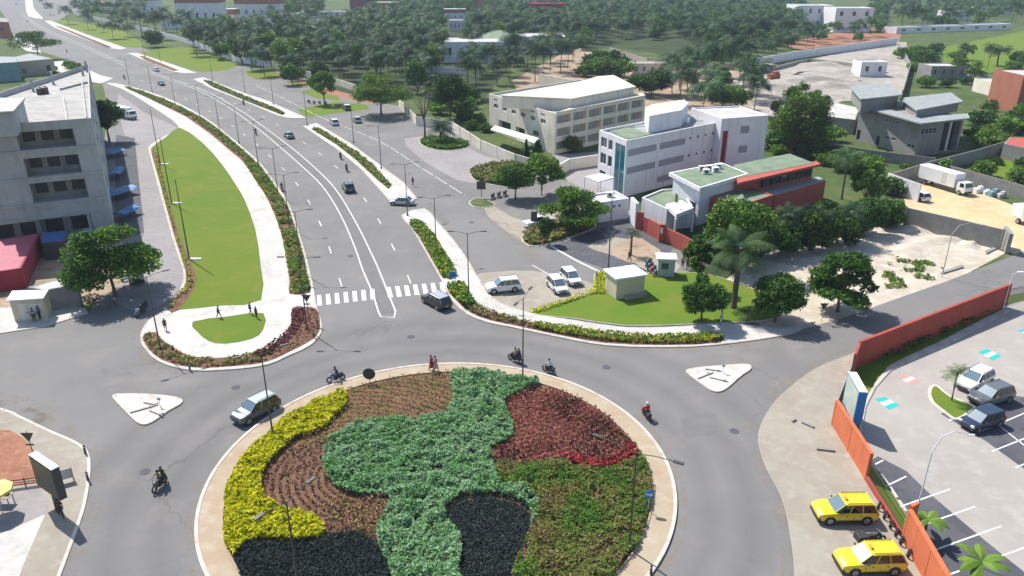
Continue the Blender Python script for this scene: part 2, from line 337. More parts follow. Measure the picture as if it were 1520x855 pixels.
# ------------------------------------------------------------------ the ground, roads, islands
gb = MB(); gb.add([(-2200, -300, 0), (2200, -300, 0), (2200, 3000, 0), (-2200, 3000, 0)], [(0, 1, 2, 3)]); struct(gb.build('ground', M['rough']))
layer('grove_ground', [(330, 130), (430, 90), (420, 30), (640, -5), (1180, -8), (1180, 62), (1060, 92), (905, 70), (760, 95), (700, 170), (600, 160)], .006, M['groveground'])
layer('dirt_yard', [(860, 72), (915, 88), (1000, 100), (1110, 106), (1130, 190), (1010, 200), (800, 190), (760, 120), (830, 82)], .010, M['dirt'])
layer('sandy_yard', [(1105, 112), (1330, 62), (1345, 80), (1340, 140), (1250, 150), (1210, 175), (1130, 170), (1100, 135)], .014, M['yard'], 3)
layer('dirt_yard', [(1180, 60), (1320, 38), (1335, 60), (1240, 66), (1190, 74)], .010, M['reddirt'], 2)
layer('grass_lot', [(1400, 70), (1540, 42), (1540, 100), (1450, 110), (1400, 95)], .010, M['lawn2'])
layer('grass_lot', [(1420, 190), (1540, 130), (1540, 215), (1460, 200)], .012, M['rough'])
layer('grass_lot', [(1440, 250), (1470, 228), (1540, 245), (1540, 275), (1500, 268)], .014, M['lawn2'])
layer('sandy_lot', [(1335, 268), (1370, 255), (1540, 318), (1540, 380), (1505, 378), (1440, 350), (1345, 308)], .016, M['ysand'])
layer('sandy_lot', [(1050, 432), (1140, 375), (1250, 352), (1345, 330), (1470, 362), (1492, 376), (1400, 425), (1330, 444), (1250, 474), (1160, 500), (1120, 480)], .018, M['sand'])
layer('backyard', [(960, 330), (1100, 340), (1330, 300), (1345, 335), (1140, 400), (1060, 440), (960, 400)], .014, M['groveground'])
layer('courtyard', [(560, 152), (640, 130), (720, 205), (850, 268), (760, 244), (714, 223), (671, 193), (619, 186)], .012, M['rough'])
layer('courtyard', [(820, 230), (890, 225), (930, 300), (945, 350), (860, 300)], .016, M['pavers'])
# asphalt
layer('road', [(-60, -40), (40, -40), (230, -42), (150, 2), (100, 22), (88, 30), (185, 62), (290, 98), (345, 92), (358, 97), (415, 107), (460, 118), (505, 140), (560, 152), (592, 157),
       (619, 186), (671, 194), (714, 223), (765, 243), (850, 272), (905, 300), (948, 350), (1010, 372), (1045, 440), (1160, 498), (1251, 472), (1330, 444), (1407, 417),
       (1507, 378), (1600, 340), (1600, 420), (1490, 440), (1330, 500), (1290, 520), (1264, 525), (1212, 546), (1172, 575), (1146, 601), (1125, 644), (1135, 690), (1160, 740), (1173, 798), (1179, 855),
       (1190, 1050), (-60, 1100), (85, 855), (110, 803), (128, 749), (135, 698), (131, 671), (113, 656), (74, 639), (30, 618), (0, 606), (-160, 560), (-160, 498), (0, 496), (66, 486),
       (112, 472), (131, 466), (170, 400), (150, 260), (160, 160), (150, 112), (118, 98), (104, 90), (84, 84), (63, 77), (45, 66), (18, 49), (8, 28), (-5, 5)], .022, M['asphalt'])
layer('side_street', [(176, 140), (215, 168), (262, 189), (243, 204), (224, 218), (222, 235), (229, 258), (255, 352), (272, 405), (266, 430), (235, 455), (200, 462), (165, 440), (190, 400), (214, 345), (200, 240), (186, 205), (178, 170)], .027, M['pavers'], 2)
layer('pavement', [(600, 206), (660, 205), (720, 232), (770, 246), (765, 262), (700, 272), (660, 258), (620, 232)], .027, M['pavers'], 2)
layer('pavement', [(700, 412), (735, 404), (790, 402), (850, 412), (884, 424), (881, 434), (798, 466), (722, 452)], .027, M['sidewalk'], 2)
layer('pavement', [(722, 300), (760, 322), (797, 330), (820, 310), (865, 330), (800, 362), (776, 360), (745, 338), (722, 318)], .027, M['sidewalk'], 2)
layer('driveway', [(818, 366), (940, 322), (1000, 368), (968, 404), (905, 402), (860, 386)], .027, M['asphalt_dark'], 0)
layer('pavement', [(872, 366), (912, 352), (965, 366), (1010, 395), (985, 410), (962, 402), (905, 378)], .031, M['sidewalk'], 2)
# sandy ground left of the west kerb
RC, RR = Vector((-5.69, 50.62, 0)), 18.7
def circ(r, n=120): return [Vector((RC.x + r * math.cos(2 * PI * i / n), RC.y + r * math.sin(2 * PI * i / n), 0)) for i in range(n)]
island('pavement', [(85, 870), (110, 803), (128, 749), (135, 698), (131, 671), (113, 656), (74, 639), (30, 618), (0, 606), (-160, 560), (-260, 700), (-260, 1000), (60, 930)], M['sidewalk'], .12, .25, 4, M['kerbw'])
layer('red_earth', [(-60, 655), (0, 640), (25, 645), (50, 668), (62, 705), (58, 716), (-10, 728), (-60, 730)], .128, M['reddirt'], 2)
layer('concrete_apron', [(-60, 830), (0, 795), (68, 765), (40, 830), (20, 880), (-60, 900)], .130, M['conc'], 0)
layer('pale_paving', [(-60, 745), (0, 738), (55, 725), (74, 745), (70, 764), (0, 793), (-60, 820)], .126, M['pavers'], 0)
island('pavement', [(-160, 498), (0, 496), (66, 486), (112, 472), (131, 466), (128, 458), (100, 452), (0, 458), (-160, 462)], M['conc'], .12, .2, 0)
layer('shop_yard', [(-120, 350), (60, 330), (168, 335), (200, 400), (170, 430), (120, 455), (-120, 462)], .030, M['dirt'])
layer('tarpaulin_ground', [(172, 200), (200, 205), (214, 345), (190, 352), (170, 345)], .030, M['asphalt_dark'])
# east sidewalk and car park
island('pavement', [(1282, 516), (1264, 525), (1212, 546), (1172, 575), (1146, 601), (1125, 644), (1135, 690), (1160, 740), (1173, 798), (1179, 855), (1190, 1040), (1500, 1040), (1400, 880), (1340, 796), (1288, 712), (1243, 631), (1256, 590), (1275, 540)], M['sidewalk'], .05, .12, 3, M['sidewalk'])
layer('car_park', [(1275, 545), (1300, 540), (1500, 452), (1620, 420), (1800, 700), (1700, 1000), (1440, 1000), (1372, 858), (1288, 714), (1240, 632)], .056, M['lot'])
layer('grass_verge', [(1280, 522), (1380, 488), (1492, 450), (1494, 459), (1395, 510), (1345, 533), (1318, 545), (1298, 572), (1283, 600), (1274, 652), (1266, 660), (1240, 625), (1258, 575)], .064, M['lawn2'])
layer('grass_verge', [(1288, 714), (1293, 684), (1345, 765), (1400, 842), (1420, 880), (1385, 880), (1340, 796)], .064, M['lawn2'])
layer('parking_bays', [(1295, 683), (1303, 678), (1345, 700), (1380, 734), (1420, 768), (1470, 810), (1520, 850), (1560, 890), (1470, 960), (1405, 850), (1350, 772)], .062, M['asphalt_dark'])
layer('parking_bays', [(1396, 615), (1418, 628), (1462, 655), (1520, 697), (1620, 760), (1620, 650), (1520, 590), (1480, 585), (1440, 596)], .062, M['asphalt_dark'])
b = MB()
for p in ([(1297, 691), (1311, 684)], [(1316, 722), (1345, 708)], [(1336, 753), (1410, 727)], [(1359, 784), (1447, 753)], [(1383, 819), (1486, 782)], [(1411, 853), (1560, 800)],
          [(1442, 890), (1600, 826)], [(1440, 648), (1530, 610)], [(1472, 671), (1560, 636)], [(1507, 695), (1600, 658)], [(1482, 632), (1520, 662)], [(1408, 625), (1450, 612)]):
    ribbon(b, W2(p), .13, .068)
struct(b.build('bay_marking', M['paint']))
b = MB(); ribbon(b, W2([(1293, 686), (1316, 716), (1334, 743), (1352, 770), (1392, 828), (1402, 846)]), .22, .072, dash=(1.3, .35)); struct(b.build('kerb_edge', M['kerbw']))
island('kerb_edge', [(1318, 545), (1345, 531), (1395, 508), (1494, 457), (1500, 462), (1400, 517), (1350, 538), (1322, 552), (1300, 577), (1286, 604), (1277, 652), (1272, 650), (1281, 602), (1296, 573)], M['kerb'], .16, .05, 0)
def pmark(px, cols):
    A, B_, D, E_ = [g(*p) for p in px]; b = MB(); n = len(cols)
    for i, c in enumerate(cols):
        if c is None: continue
        t0, t1 = i / n, (i + 1) / n
        q = [A.lerp(E_, t0), B_.lerp(D, t0), B_.lerp(D, t1), A.lerp(E_, t1)]; b.quadsheet(*[(p.x, p.y, .068) for p in q], mi=c)
    struct(b.build('painted_patch', [M['paintteal'], M['paint'], M['paintpink']]))
pmark([(1298, 593), (1310, 590), (1334, 604), (1322, 609)][0:1] + [(1298, 593), (1313, 590)][1:2] + [(1335, 602), (1320, 609)], [0, 1, 0])
pmark([(1452, 523), (1466, 519), (1486, 529), (1474, 536)], [0, 1, 0])
pmark([(1333, 561), (1344, 556), (1366, 566), (1353, 572)], [2, 1, 2])
pmark([(1510, 491), (1522, 488), (1540, 495), (1530, 500)], [0, 1, 0])
island('grass_island', [(1378, 578), (1390, 573), (1412, 590), (1448, 605), (1436, 618), (1418, 625), (1398, 612), (1380, 596)], M['lawn2'], .17, .28, 3, M['kerbw'])
# the roundabout
rb = MB()
def annulus(b, r0, r1, z, mi, n=160):
    o = [(RC.x + r * math.cos(2 * PI * i / n), RC.y + r * math.sin(2 * PI * i / n), z) for r in (r0, r1) for i in range(n)]
    b.add(o, [(i, n + i, n + (i + 1) % n, (i + 1) % n) for i in range(n)], mi)
def wallring(b, r, z0, z1, mi, n=160):
    o = [(RC.x + r * math.cos(2 * PI * i / n), RC.y + r * math.sin(2 * PI * i / n), z) for z in (z0, z1) for i in range(n)]
    b.add(o, [(i, (i + 1) % n, n + (i + 1) % n, n + i) for i in range(n)], mi)
wallring(rb, RR, 0, .2, 0); annulus(rb, RR - .26, RR, .2, 0); wallring(rb, RR - .26, .16, .2, 0); annulus(rb, RR - 1.85, RR - .26, .16, 1); wallring(rb, RR - 1.85, .16, .24, 1); annulus(rb, RR - 1.99, RR - 1.85, .24, 1); wallring(rb, RR - 1.99, .1, .24, 1)
rb.sheet(circ(RR - 1.95), .12, 2)
struct(rb.build('roundabout', [M['kerbw'], M['beige'], M['soil']]))
# left traffic island
island('traffic_island', [(158, 124), (182, 126), (240, 143), (300, 172), (345, 206), (363, 221), (388, 244), (402, 263), (420, 288), (433, 313), (451, 368), (462, 410), (467, 435), (471, 457), (479, 487), (469, 507), (452, 519), (432, 528),
       (396, 543), (340, 550), (283, 551), (236, 538), (212, 515), (209, 497), (219, 478), (241, 463), (262, 440), (268, 428), (272, 405), (255, 352), (229, 257), (221, 226), (223, 216), (245, 202), (265, 188), (224, 158), (184, 134)], M['conc'], .14, .28, 3, M['kerb'])
Zt = .147
layer('verge_bed', [(184, 129), (240, 146), (300, 175), (345, 209), (386, 247), (399, 266), (417, 290), (430, 314), (448, 369), (457, 410), (461, 435), (430, 438), (430, 420), (424, 378), (414, 336), (396, 294), (380, 270), (363, 244), (342, 225), (276, 174)], Zt, M['soil'], 2)
LAWN = [(267, 190), (300, 212), (329, 244), (350, 275), (363, 297), (379, 341), (387, 394), (388, 447), (330, 455), (262, 462), (248, 458), (266, 437), (273, 428), (276, 405), (259, 352), (233, 257), (225, 228), (227, 218), (248, 203)]
layer('lawn', LAWN, Zt, M['lawn'], 2)
layer('verge_bed', [(250, 462), (266, 437), (273, 428), (276, 405), (259, 352), (233, 257), (225, 228), (230, 222), (240, 255), (266, 350), (288, 400), (290, 425), (266, 462)], Zt + .006, M['soil'], 2)
layer('lawn', [(286, 479), (340, 471), (391, 466), (391, 491), (374, 505), (334, 512), (310, 508), (294, 495)], Zt, M['lawn'], 2)
layer('crescent_bed', [(214, 498), (233, 495), (240, 505), (273, 526), (299, 532), (338, 532), (378, 524), (407, 513), (432, 486), (434, 461), (469, 459), (475, 487), (465, 505), (430, 524), (395, 539), (340, 546), (284, 547), (239, 535), (216, 513)], Zt, M['soil'], 3)
# right-hand islands, far to near
WH = M['conc']
island('traffic_island', [(38, -2), (48, 0), (50, 12), (63, 26), (60, 28), (42, 24), (38, 10)], WH, .14, .3, 2)
island('traffic_island', [(66, 31), (76, 31), (130, 52), (188, 72), (180, 74), (164, 72), (120, 56), (80, 41)], WH, .14, .3, 0)
island('traffic_island', [(189, 79), (204, 79), (250, 94), (293, 109), (272, 109), (258, 107), (215, 90)], WH, .14, .3, 0)
island('traffic_island', [(287, 118), (302, 115), (350, 134), (400, 151), (456, 176), (428, 176), (412, 172), (360, 150), (310, 130)], WH, .14, .3, 0)
island('traffic_island', [(450, 188), (470, 183), (520, 213), (560, 242), (600, 272), (620, 296), (578, 299), (567, 286), (536, 252), (500, 222)], WH, .14, .3, 0)
island('traffic_island', [(596, 320), (630, 310), (648, 328), (676, 360), (700, 395), (722, 432), (745, 452), (790, 466), (850, 476), (928, 487), (1000, 486), (1040, 483), (1065, 480), (1160, 487), (1210, 478), (1190, 490), (1160, 500), (1068, 513), (985, 517), (900, 514), (840, 504), (760, 487), (725, 480), (694, 468), (672, 448), (656, 418), (630, 372), (610, 338)], WH, .14, .28, 2)
layer('verge_bed', [(462, 192), (474, 191), (520, 220), (552, 244), (582, 276), (577, 282), (560, 268), (530, 240), (500, 216)], Zt, M['rough'], 0)
layer('verge_bed', [(302, 120), (312, 121), (360, 142), (424, 168), (420, 172), (366, 151), (316, 130)], Zt, M['rough'], 0)
layer('verge_bed', [(206, 83), (214, 84), (266, 105), (258, 106), (216, 90)], Zt, M['soil'], 0)
layer('verge_bed', [(80, 38), (90, 40), (168, 71), (160, 71), (120, 55)], Zt, M['soil'], 0)
layer('verge_bed', [(607, 333), (624, 331), (640, 345), (660, 377), (678, 411), (657, 414), (640, 385), (622, 353)], Zt, M['soil'], 0)
layer('verge_bed', [(664, 430), (690, 427), (697, 444), (715, 458), (755, 472), (805, 483), (860, 490), (930, 499), (1000, 500), (1062, 496), (1070, 510), (985, 514), (900, 511), (840, 501), (760, 484), (727, 477), (697, 465), (676, 446)], Zt, M['soil'], 2)
layer('crosswalk_ramp', [(656, 417), (680, 414), (690, 425), (662, 430)], Zt + .008, M['conc'])
# lawns at the side
layer('lawn', [(75, 31), (100, 30), (180, 45), (215, 65), (205, 72), (185, 70), (130, 50)], .030, M['lawn'], 0)
layer('lawn', [(206, 78), (240, 72), (285, 70), (318, 84), (355, 96), (340, 104), (300, 108), (250, 93)], .030, M['lawn'], 0)
layer('lawn', [(364, 106), (390, 103), (418, 110), (412, 118), (380, 118)], .030, M['lawn'], 2)
layer('lawn', [(440, 163), (500, 151), (545, 156), (548, 162), (503, 168), (457, 174)], .034, M['lawn'], 0)
layer('lawn', [(425, 122), (450, 119), (470, 128), (450, 131)], .030, M['lawn'], 0)
layer('lawn', [(446, 137), (470, 131), (500, 138), (505, 150), (470, 146)], .030, M['lawn'], 0)
layer('planting_strip', [(414, 108), (456, 120), (505, 136), (560, 150), (554, 155), (500, 143), (452, 126), (410, 112)], .034, M['reddirt'], 0)
island('grass_island', [(622, 211), (640, 205), (670, 207), (697, 214), (688, 221), (662, 224), (635, 220)], M['lawn2'], .12, .2, 3)
island('grass_island', [(698, 257), (715, 248), (760, 242), (790, 262), (780, 280), (735, 276), (705, 268)], M['rough'], .12, .2, 2)
island('grass_island', [(696, 300), (712, 294), (735, 303), (728, 308), (704, 308)], M['rough'], .12, .2, 3)
island('grass_island', [(773, 352), (800, 336), (875, 326), (884, 338), (850, 352), (812, 364), (785, 366)], M['rough'], .14, .2, 2)
island('lawn', [(784, 466), (840, 447), (882, 434), (881, 415), (889, 405), (940, 408), (1000, 405), (1060, 410), (1140, 440), (1160, 472), (1090, 480), (1023, 483), (928, 485), (850, 474)], M['lawn2'], .16, .12, 2)
layer('planter_bed', [(905, 374), (940, 352), (965, 362), (985, 380), (940, 390)], .036, M['dirt'], 2)
# small triangular refuges
def refuge(px):
    island('traffic_island', px, M['conc'], .17, .35, 5, M['kerbw'])
refuge([(167, 590), (185, 586), (230, 587), (266, 592), (270, 600), (250, 612), (225, 629), (208, 631), (190, 616)])
refuge([(1018, 552), (1035, 547), (1070, 544), (1108, 542), (1115, 549), (1100, 560), (1076, 580), (1058, 582), (1035, 567)])
# painted lines
b = MB()
Lm = [(224, 110), (289, 132), (340, 160), (375, 185), (406, 210), (451, 249.5), (480, 278.4), (506, 320), (527, 368), (538, 400), (553, 435), (560, 458), (564, 468), (567, 472), (574, 474), (582, 473), (588, 470), (588.5, 466), (576, 435), (562, 400), (551, 376), (527, 328), (496, 278.4), (459, 241.6), (427, 215), (392, 189), (355, 163), (300, 133), (224, 107)]
ribbon(b, smooth(W2(Lm), 4, False), .17, .040)
for p in ([(185, 98), (120, 68), (60, 42), (30, 20)], [(185, 94), (123, 66), (64, 41), (34, 20)]): ribbon(b, smooth(W2(p), 4, False), .17, .040)
ribbon(b, smooth(W2([(507.6, 426), (490.5, 373), (475, 331), (455, 294), (434, 265), (405, 236), (370, 206), (320, 170), (260, 140), (190, 112)]), 4, False), .14, .040, dash=(3, 10))
ribbon(b, smooth(W2([(610, 421), (607, 413), (583, 366), (559, 322), (520, 268), (483, 235), (440, 204), (400, 178), (340, 150), (280, 126), (200, 98)]), 4, False), .14, .040, dash=(3, 10))
ribbon(b, smooth(W2([(380, 127), (420, 146), (480, 176), (560, 208), (620, 246), (690, 290)]), 3, False), .14, .040, dash=(6, 1.2))
ribbon(b, W2([(817, 365), (857, 388), (897, 407)]), .35, .044); ribbon(b, W2([(790, 394), (812, 406)]), .14, .044)
# zebra crossing bars
for (x0, x1, y0, y1, xs0, n) in ((474, 553, 446, 437, 0, 7), (577, 656, 434, 427, 0, 7)):
    for i in range(n):
        t = i / (n - 1); cx = x0 + (x1 - x0) * t; cy = y0 + (y1 - y0) * t; up = 7; lean = (574 - cx) * -.0 
        k = (cx - 160) / 900
        P0 = g(cx - 3.6, cy - 7.5); P1 = g(cx + 2.4, cy - 7.8); P3 = g(cx - 0.8 if x0 > 560 else cx - 2.6, cy + 8); P2 = g(cx + 6.4 if x0 > 560 else cx + 4.2, cy + 7.6)
        b.quadsheet(*[(p.x, p.y, .041) for p in (P3, P2, P1, P0)])
struct(b.build('road_marking', M['paint']))
def dustmat():
    m = bpy.data.materials.new('road_dust'); m.use_nodes = True; t = m.node_tree; b = t.nodes['Principled BSDF']; b.inputs['Base Color'].default_value = (.30, .25, .19, 1); b.inputs['Roughness'].default_value = 1
    n = t.nodes.new('ShaderNodeTexNoise'); n.inputs['Scale'].default_value = .45; n.inputs['Detail'].default_value = 6; n.inputs['Roughness'].default_value = .7; ge = t.nodes.new('ShaderNodeNewGeometry'); t.links.new(ge.outputs['Position'], n.inputs['Vector'])
    mr = t.nodes.new('ShaderNodeMapRange'); mr.inputs[1].default_value = .46; mr.inputs[2].default_value = .72; mr.inputs[4].default_value = .62; t.links.new(n.outputs['Fac'], mr.inputs[0]); t.links.new(mr.outputs[0], b.inputs['Alpha']); return m
M['dust'] = dustmat()
def dust(P, w, z=.0255):
    P = smooth(W2(P), 3, False) if not isinstance(P[0], Vector) else P; b = MB()
    ribbon(b, P, w, z); struct(b.build('road_dust', M['dust']))
dust(circ(RR + .35) + circ(RR + .35)[:1], .9)
dust([(60, 960), (93, 857), (117, 803), (135, 749), (142, 698), (137, 668), (118, 650), (78, 632), (34, 612), (0, 600), (-100, 575)], 1.6); dust([(-60, 600), (0, 609), (60, 628)], 5)
dust([(283, 554), (234, 541), (208, 516), (205, 497), (216, 475), (238, 459)], 1.4); dust([(475, 500), (452, 524), (396, 547), (340, 554)], .8)
dust([(1120, 640), (1142, 600), (1170, 572), (1210, 544), (1262, 522)], 1.5); dust([(1122, 655), (1130, 692), (1155, 742), (1168, 798), (1175, 870)], 1.2)
dust([(690, 470), (725, 484), (760, 491), (840, 508), (900, 518), (985, 521), (1068, 517), (1160, 504), (1250, 477)], .9); dust([(690, 285), (745, 335), (775, 368), (800, 385)], 2.5, .0335)
for i, (x, y) in enumerate([(350, 575), (1090, 640), (610, 500), (900, 545), (215, 700), (700, 330), (520, 380)]):
    b = MB(); b.disc((0, 0, .0), (0, 0, 1), .42, .02, 20); o = b.build('manhole_cover', M['asphalt_dark']); o.location = g(x, y, .036); tag(o, ['manhole cover left of the dark grey car', 'manhole cover in the road right of the red motorcycle', 'manhole cover between crosswalk and roundabout', 'manhole cover near the white triangular island on the right', 'manhole cover on the left road above the motorcycle', 'manhole cover on the service road', 'manhole cover on the right lanes of the avenue above the crosswalk'][i], 'manhole cover')
b = MB(); mp = [(222, 109), (289, 133), (345, 161), (382, 186), (416, 212), (455, 245.5), (488, 278.4), (516, 324), (539, 372), (550, 400), (566, 441), (575, 466)]
ribbon(b, smooth(W2(mp), 4, False), 1.5, .034); struct(b.build('median_strip', M['seam']))
for px in ([(1010, 620), (1062, 612), (1068, 640), (1016, 650)], [(150, 548), (190, 545), (196, 556), (152, 560)], [(640, 300), (668, 330), (660, 334), (632, 303)], [(470, 560), (455, 545), (430, 550), (442, 566)]):
    layer('road_patch', px, .0290, M['seam'])

# ------------------------------------------------------------------ planting beds (ground cover nobody could count: one object per bed)
from mathutils import noise as mn
def nz(x, y, s, o=0): return mn.noise(Vector((x * s + o, y * s - o, o * .37)))
PL = {'yel': leafmat('hedge_yellow_green', (.46, .43, .006)), 'yel2': leafmat('hedge_yellow_deep', (.26, .29, .008)), 'tea': leafmat('groundcover_sage', (.15, .25, .13)), 'tea2': leafmat('groundcover_green', (.08, .19, .06)),  # yel2 is a deeper leaf tone, mixed in at random
      'tea3': leafmat('groundcover_silver', (.23, .33, .22)), 'red': leafmat('coleus_red', (.16, .028, .03)), 'red2': leafmat('coleus_pink', (.27, .10, .085)), 'red3': leafmat('coleus_scarlet', (.30, .02, .025)), 'dk': leafmat('coleus_dark', (.045, .018, .018)),
      'grn': leafmat('bush_green', (.065, .15, .02)), 'oli': leafmat('bush_olive', (.16, .175, .035)), 'brn': leafmat('bush_brown', (.15, .095, .05)), 'tan': leafmat('dry_tan', (.27, .19, .10)), 'org': leafmat('bush_orange', (.28, .14, .03)),
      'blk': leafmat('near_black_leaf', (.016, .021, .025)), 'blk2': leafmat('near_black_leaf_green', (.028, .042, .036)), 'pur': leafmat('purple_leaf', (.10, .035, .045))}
def bed(name, px, dens, h, size, keys, w=None, clump=.5, circle=False, label=None, cat='plants', holes=(), P=None, z0=.13, cs=.8, thin=0, up=.8, sm=3):
    P = P or (smooth(W2(px), sm) if sm else W2(px)); A = abs(area(P)); bx = (max(p[0] for p in P) - min(p[0] for p in P)) * (max(p[1] for p in P) - min(p[1] for p in P))
    pts = scatter(P, int(dens * bx))
    if circle: pts = pts[np.hypot(pts[:, 0] - RC.x, pts[:, 1] - RC.y) < RR - 2.0 + .12 * np.sin(pts[:, 0] * 3)]
    for hp in holes: pts = pts[~inside(hp, pts)]
    H = np.array([nz(x, y, cs, 3) + .6 * nz(x, y, cs * 2.7, 9) for x, y in pts])
    if thin: k = H > thin; pts, H = pts[k], H[k]
    n = len(pts); top = h * (1 + clump * H); z = z0 + np.maximum(.04, top * NR.uniform(0, 1, n) ** .35)
    ci = np.array([nz(x, y, .45, 20) for x, y in pts]) * .7 + NR.uniform(-.5, .5, n) + .5
    if w is None: idx = NR.randint(0, len(keys), n)
    else:
        cw = np.cumsum(w) / sum(w); idx = np.searchsorted(cw, np.clip(ci, 0.001, .999)); idx = np.minimum(idx, len(keys) - 1)
    o = leaves(np.c_[pts, z], size, [PL.get(k) or LF[k] for k in keys], name, up, idx=idx)
    return tag(o, label, cat, None, 'stuff')
def rows(name, px, gap, step, h, size, keys, label, ang=None, center=None, circle=True, per=5, jit=.07, z0=.13, holes=(), keepv=-.6):
    "small plants set out in curved rows"
    P = smooth(W2(px), 3); c = center; xs = [p[0] for p in P]; ys = [p[1] for p in P]; out = []
    if c is not None:
        rs = [math.hypot(p[0] - c[0], p[1] - c[1]) for p in P]; r = min(rs) * .2
        while r < max(rs):
            k = max(6, int(2 * PI * r / step)); out += [(c[0] + r * math.cos(2 * PI * i / k + r), c[1] + r * math.sin(2 * PI * i / k + r)) for i in range(k)]; r += gap
    pts = np.array(out) + NR.normal(size=(len(out), 2)) * jit; pts = pts[inside(P, pts)]
    if circle: pts = pts[np.hypot(pts[:, 0] - RC.x, pts[:, 1] - RC.y) < RR - 2.2]
    for hp in holes: pts = pts[~inside(hp, pts)]
    keep = np.array([nz(x, y, .5, 4) > keepv for x, y in pts]); pts = pts[keep]
    q = np.repeat(pts, per, 0) + NR.normal(size=(len(pts) * per, 2)) * size * .45
    z = z0 + NR.uniform(.15, 1, len(q)) * h
    ci = np.array([nz(x, y, .35, 2) for x, y in q]) * .9 + NR.uniform(-.4, .4, len(q)) + .5
    idx = np.clip((ci * len(keys)).astype(int), 0, len(keys) - 1)
    return tag(leaves(np.c_[q, z], size, [PL[k] for k in keys], name, .3, idx=idx), label, 'plants', None, 'stuff')
YEL = [(513, 588), (515, 594), (514, 606), (495, 624), (485, 637), (463, 646), (439, 654), (421, 670), (398, 693), (388, 718), (393, 741), (411, 756), (438, 766), (467, 772), (481, 785), (480, 798), (446, 806), (373, 805), (350, 829), (340, 845), (328, 880), (280, 850), (270, 760), (310, 690), (360, 640), (430, 595), (490, 572)]
GRN = [(672, 556), (668, 572), (672, 586), (672, 604), (661, 616), (640, 623), (597, 626), (570, 627), (547, 629), (523, 638), (501, 650), (485, 664), (480, 690), (485, 711), (504, 730), (530, 738), (575, 741), (575, 762), (562, 785), (562, 814), (575, 840), (585, 870), (600, 900), (685, 900), (682, 850), (685, 832), (683, 804), (664, 777), (662, 757), (690, 742),
       (740, 738), (778, 752), (790, 770), (786, 790), (798, 762), (790, 735), (752, 726), (736, 706), (730, 684), (723, 670), (746, 664), (759, 653), (762, 640), (754, 621), (748, 608), (753, 596), (772, 588), (792, 577), (800, 566), (770, 545), (700, 540)]
REDB = [(750, 608), (755, 598), (772, 590), (797, 583), (834, 585), (865, 600), (897, 620), (925, 641), (944, 668), (944, 684), (918, 694), (886, 699), (865, 696), (839, 687), (812, 684), (786, 692), (760, 692), (733, 690), (728, 676), (748, 666), (762, 656), (764, 642), (756, 622)]
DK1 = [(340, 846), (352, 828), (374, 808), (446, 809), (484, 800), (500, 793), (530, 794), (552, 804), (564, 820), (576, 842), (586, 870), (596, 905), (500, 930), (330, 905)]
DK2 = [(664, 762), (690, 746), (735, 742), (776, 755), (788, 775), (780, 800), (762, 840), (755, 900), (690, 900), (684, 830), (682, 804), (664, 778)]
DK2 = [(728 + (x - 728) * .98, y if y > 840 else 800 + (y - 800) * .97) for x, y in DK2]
BRN1 = [(513, 584), (560, 566), (620, 556), (668, 554), (670, 572), (674, 590), (670, 606), (640, 621), (597, 625), (547, 628), (523, 636), (490, 655), (470, 665), (440, 672), (432, 668), (463, 647), (485, 638), (500, 622), (516, 605)]
BRN2 = [(430, 668), (470, 662), (500, 650), (484, 666), (480, 690), (485, 712), (504, 731), (530, 739), (574, 743), (574, 762), (562, 785), (560, 805), (530, 792), (500, 791), (484, 796), (482, 784), (467, 770), (438, 764), (411, 754), (394, 740), (390, 718), (400, 694)]
bed('yellow_hedge', YEL, 240, .55, .18, ['yel2', 'yel', 'yel'], clump=.55, circle=True, label='bright yellow-green leafy hedge curving along the left rim of the roundabout', cat='hedge', cs=1.3)
bed('sage_groundcover', GRN, 330, .62, .15, ['tea2', 'tea', 'tea2', 'tea3', 'tea'], (3, 3, 2, 1.2, 2), .75, True, 'dense sage-green ground cover in a branching shape across the middle of the roundabout', 'ground cover', cs=.9, thin=-.62, holes=[[g(x, y) + Vector((rr * (1 + .3 * math.sin(k * 2.3 + x)) * math.cos(k * .7), rr * (1 + .3 * math.cos(k * 1.7 + y)) * math.sin(k * .7), 0)) for k in range(9)] for x, y, rr in ((648, 702, .5), (622, 690, .3), (700, 678, .45), (690, 750, .8), (600, 700, .3), (715, 660, .4), (640, 790, .35))])
bed('dark_zone', DK1, 260, .16, .12, ['blk', 'blk', 'blk2'], circle=True, label='near-black low leaf layer in the lower left of the roundabout', cat='ground cover')  # near-black leaf scatter, sheet and loose fringe fill two soft-edged dark zones
bed('dark_zone', DK2, 260, .16, .12, ['blk', 'blk2', 'blk2'], circle=True, label='near-black low leaf layer enclosed by sage-green cover, right of the roundabout centre', cat='ground cover')
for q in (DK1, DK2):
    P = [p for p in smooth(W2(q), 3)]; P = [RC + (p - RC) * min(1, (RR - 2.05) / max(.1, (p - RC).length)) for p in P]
    struct(MB().sheet(P, .128).build('dark_sheet', M['dark_sheet']))
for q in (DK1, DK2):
    P = smooth(W2(q), 3); cc = sum(P, Vector()) / len(P); bed('dark_zone_fringe', None, 55, .3, .13, ['blk', 'blk2'], circle=True, P=[cc + (p - cc) * 1.10 for p in P], label='thin dark fringe around the near-black leaf layer', cat='ground cover')
c1 = g(585, 640)
rows('tufted_rows', BRN1, .74, .28, .50, .14, ['oli', 'brn', 'tan', 'oli', 'tan'], 'olive and tan seedlings in arching rows on brown soil at the top of the roundabout', center=(c1.x - 4, c1.y - 5), per=7, jit=.035)
c2 = g(560, 700)
rows('seedling_rows', BRN2, .58, .30, .30, .15, ['pur', 'brn', 'dk', 'brn'], 'sparse reddish seedlings on bare brown soil left of the sage-green cover', center=(c2.x, c2.y), jit=.035)
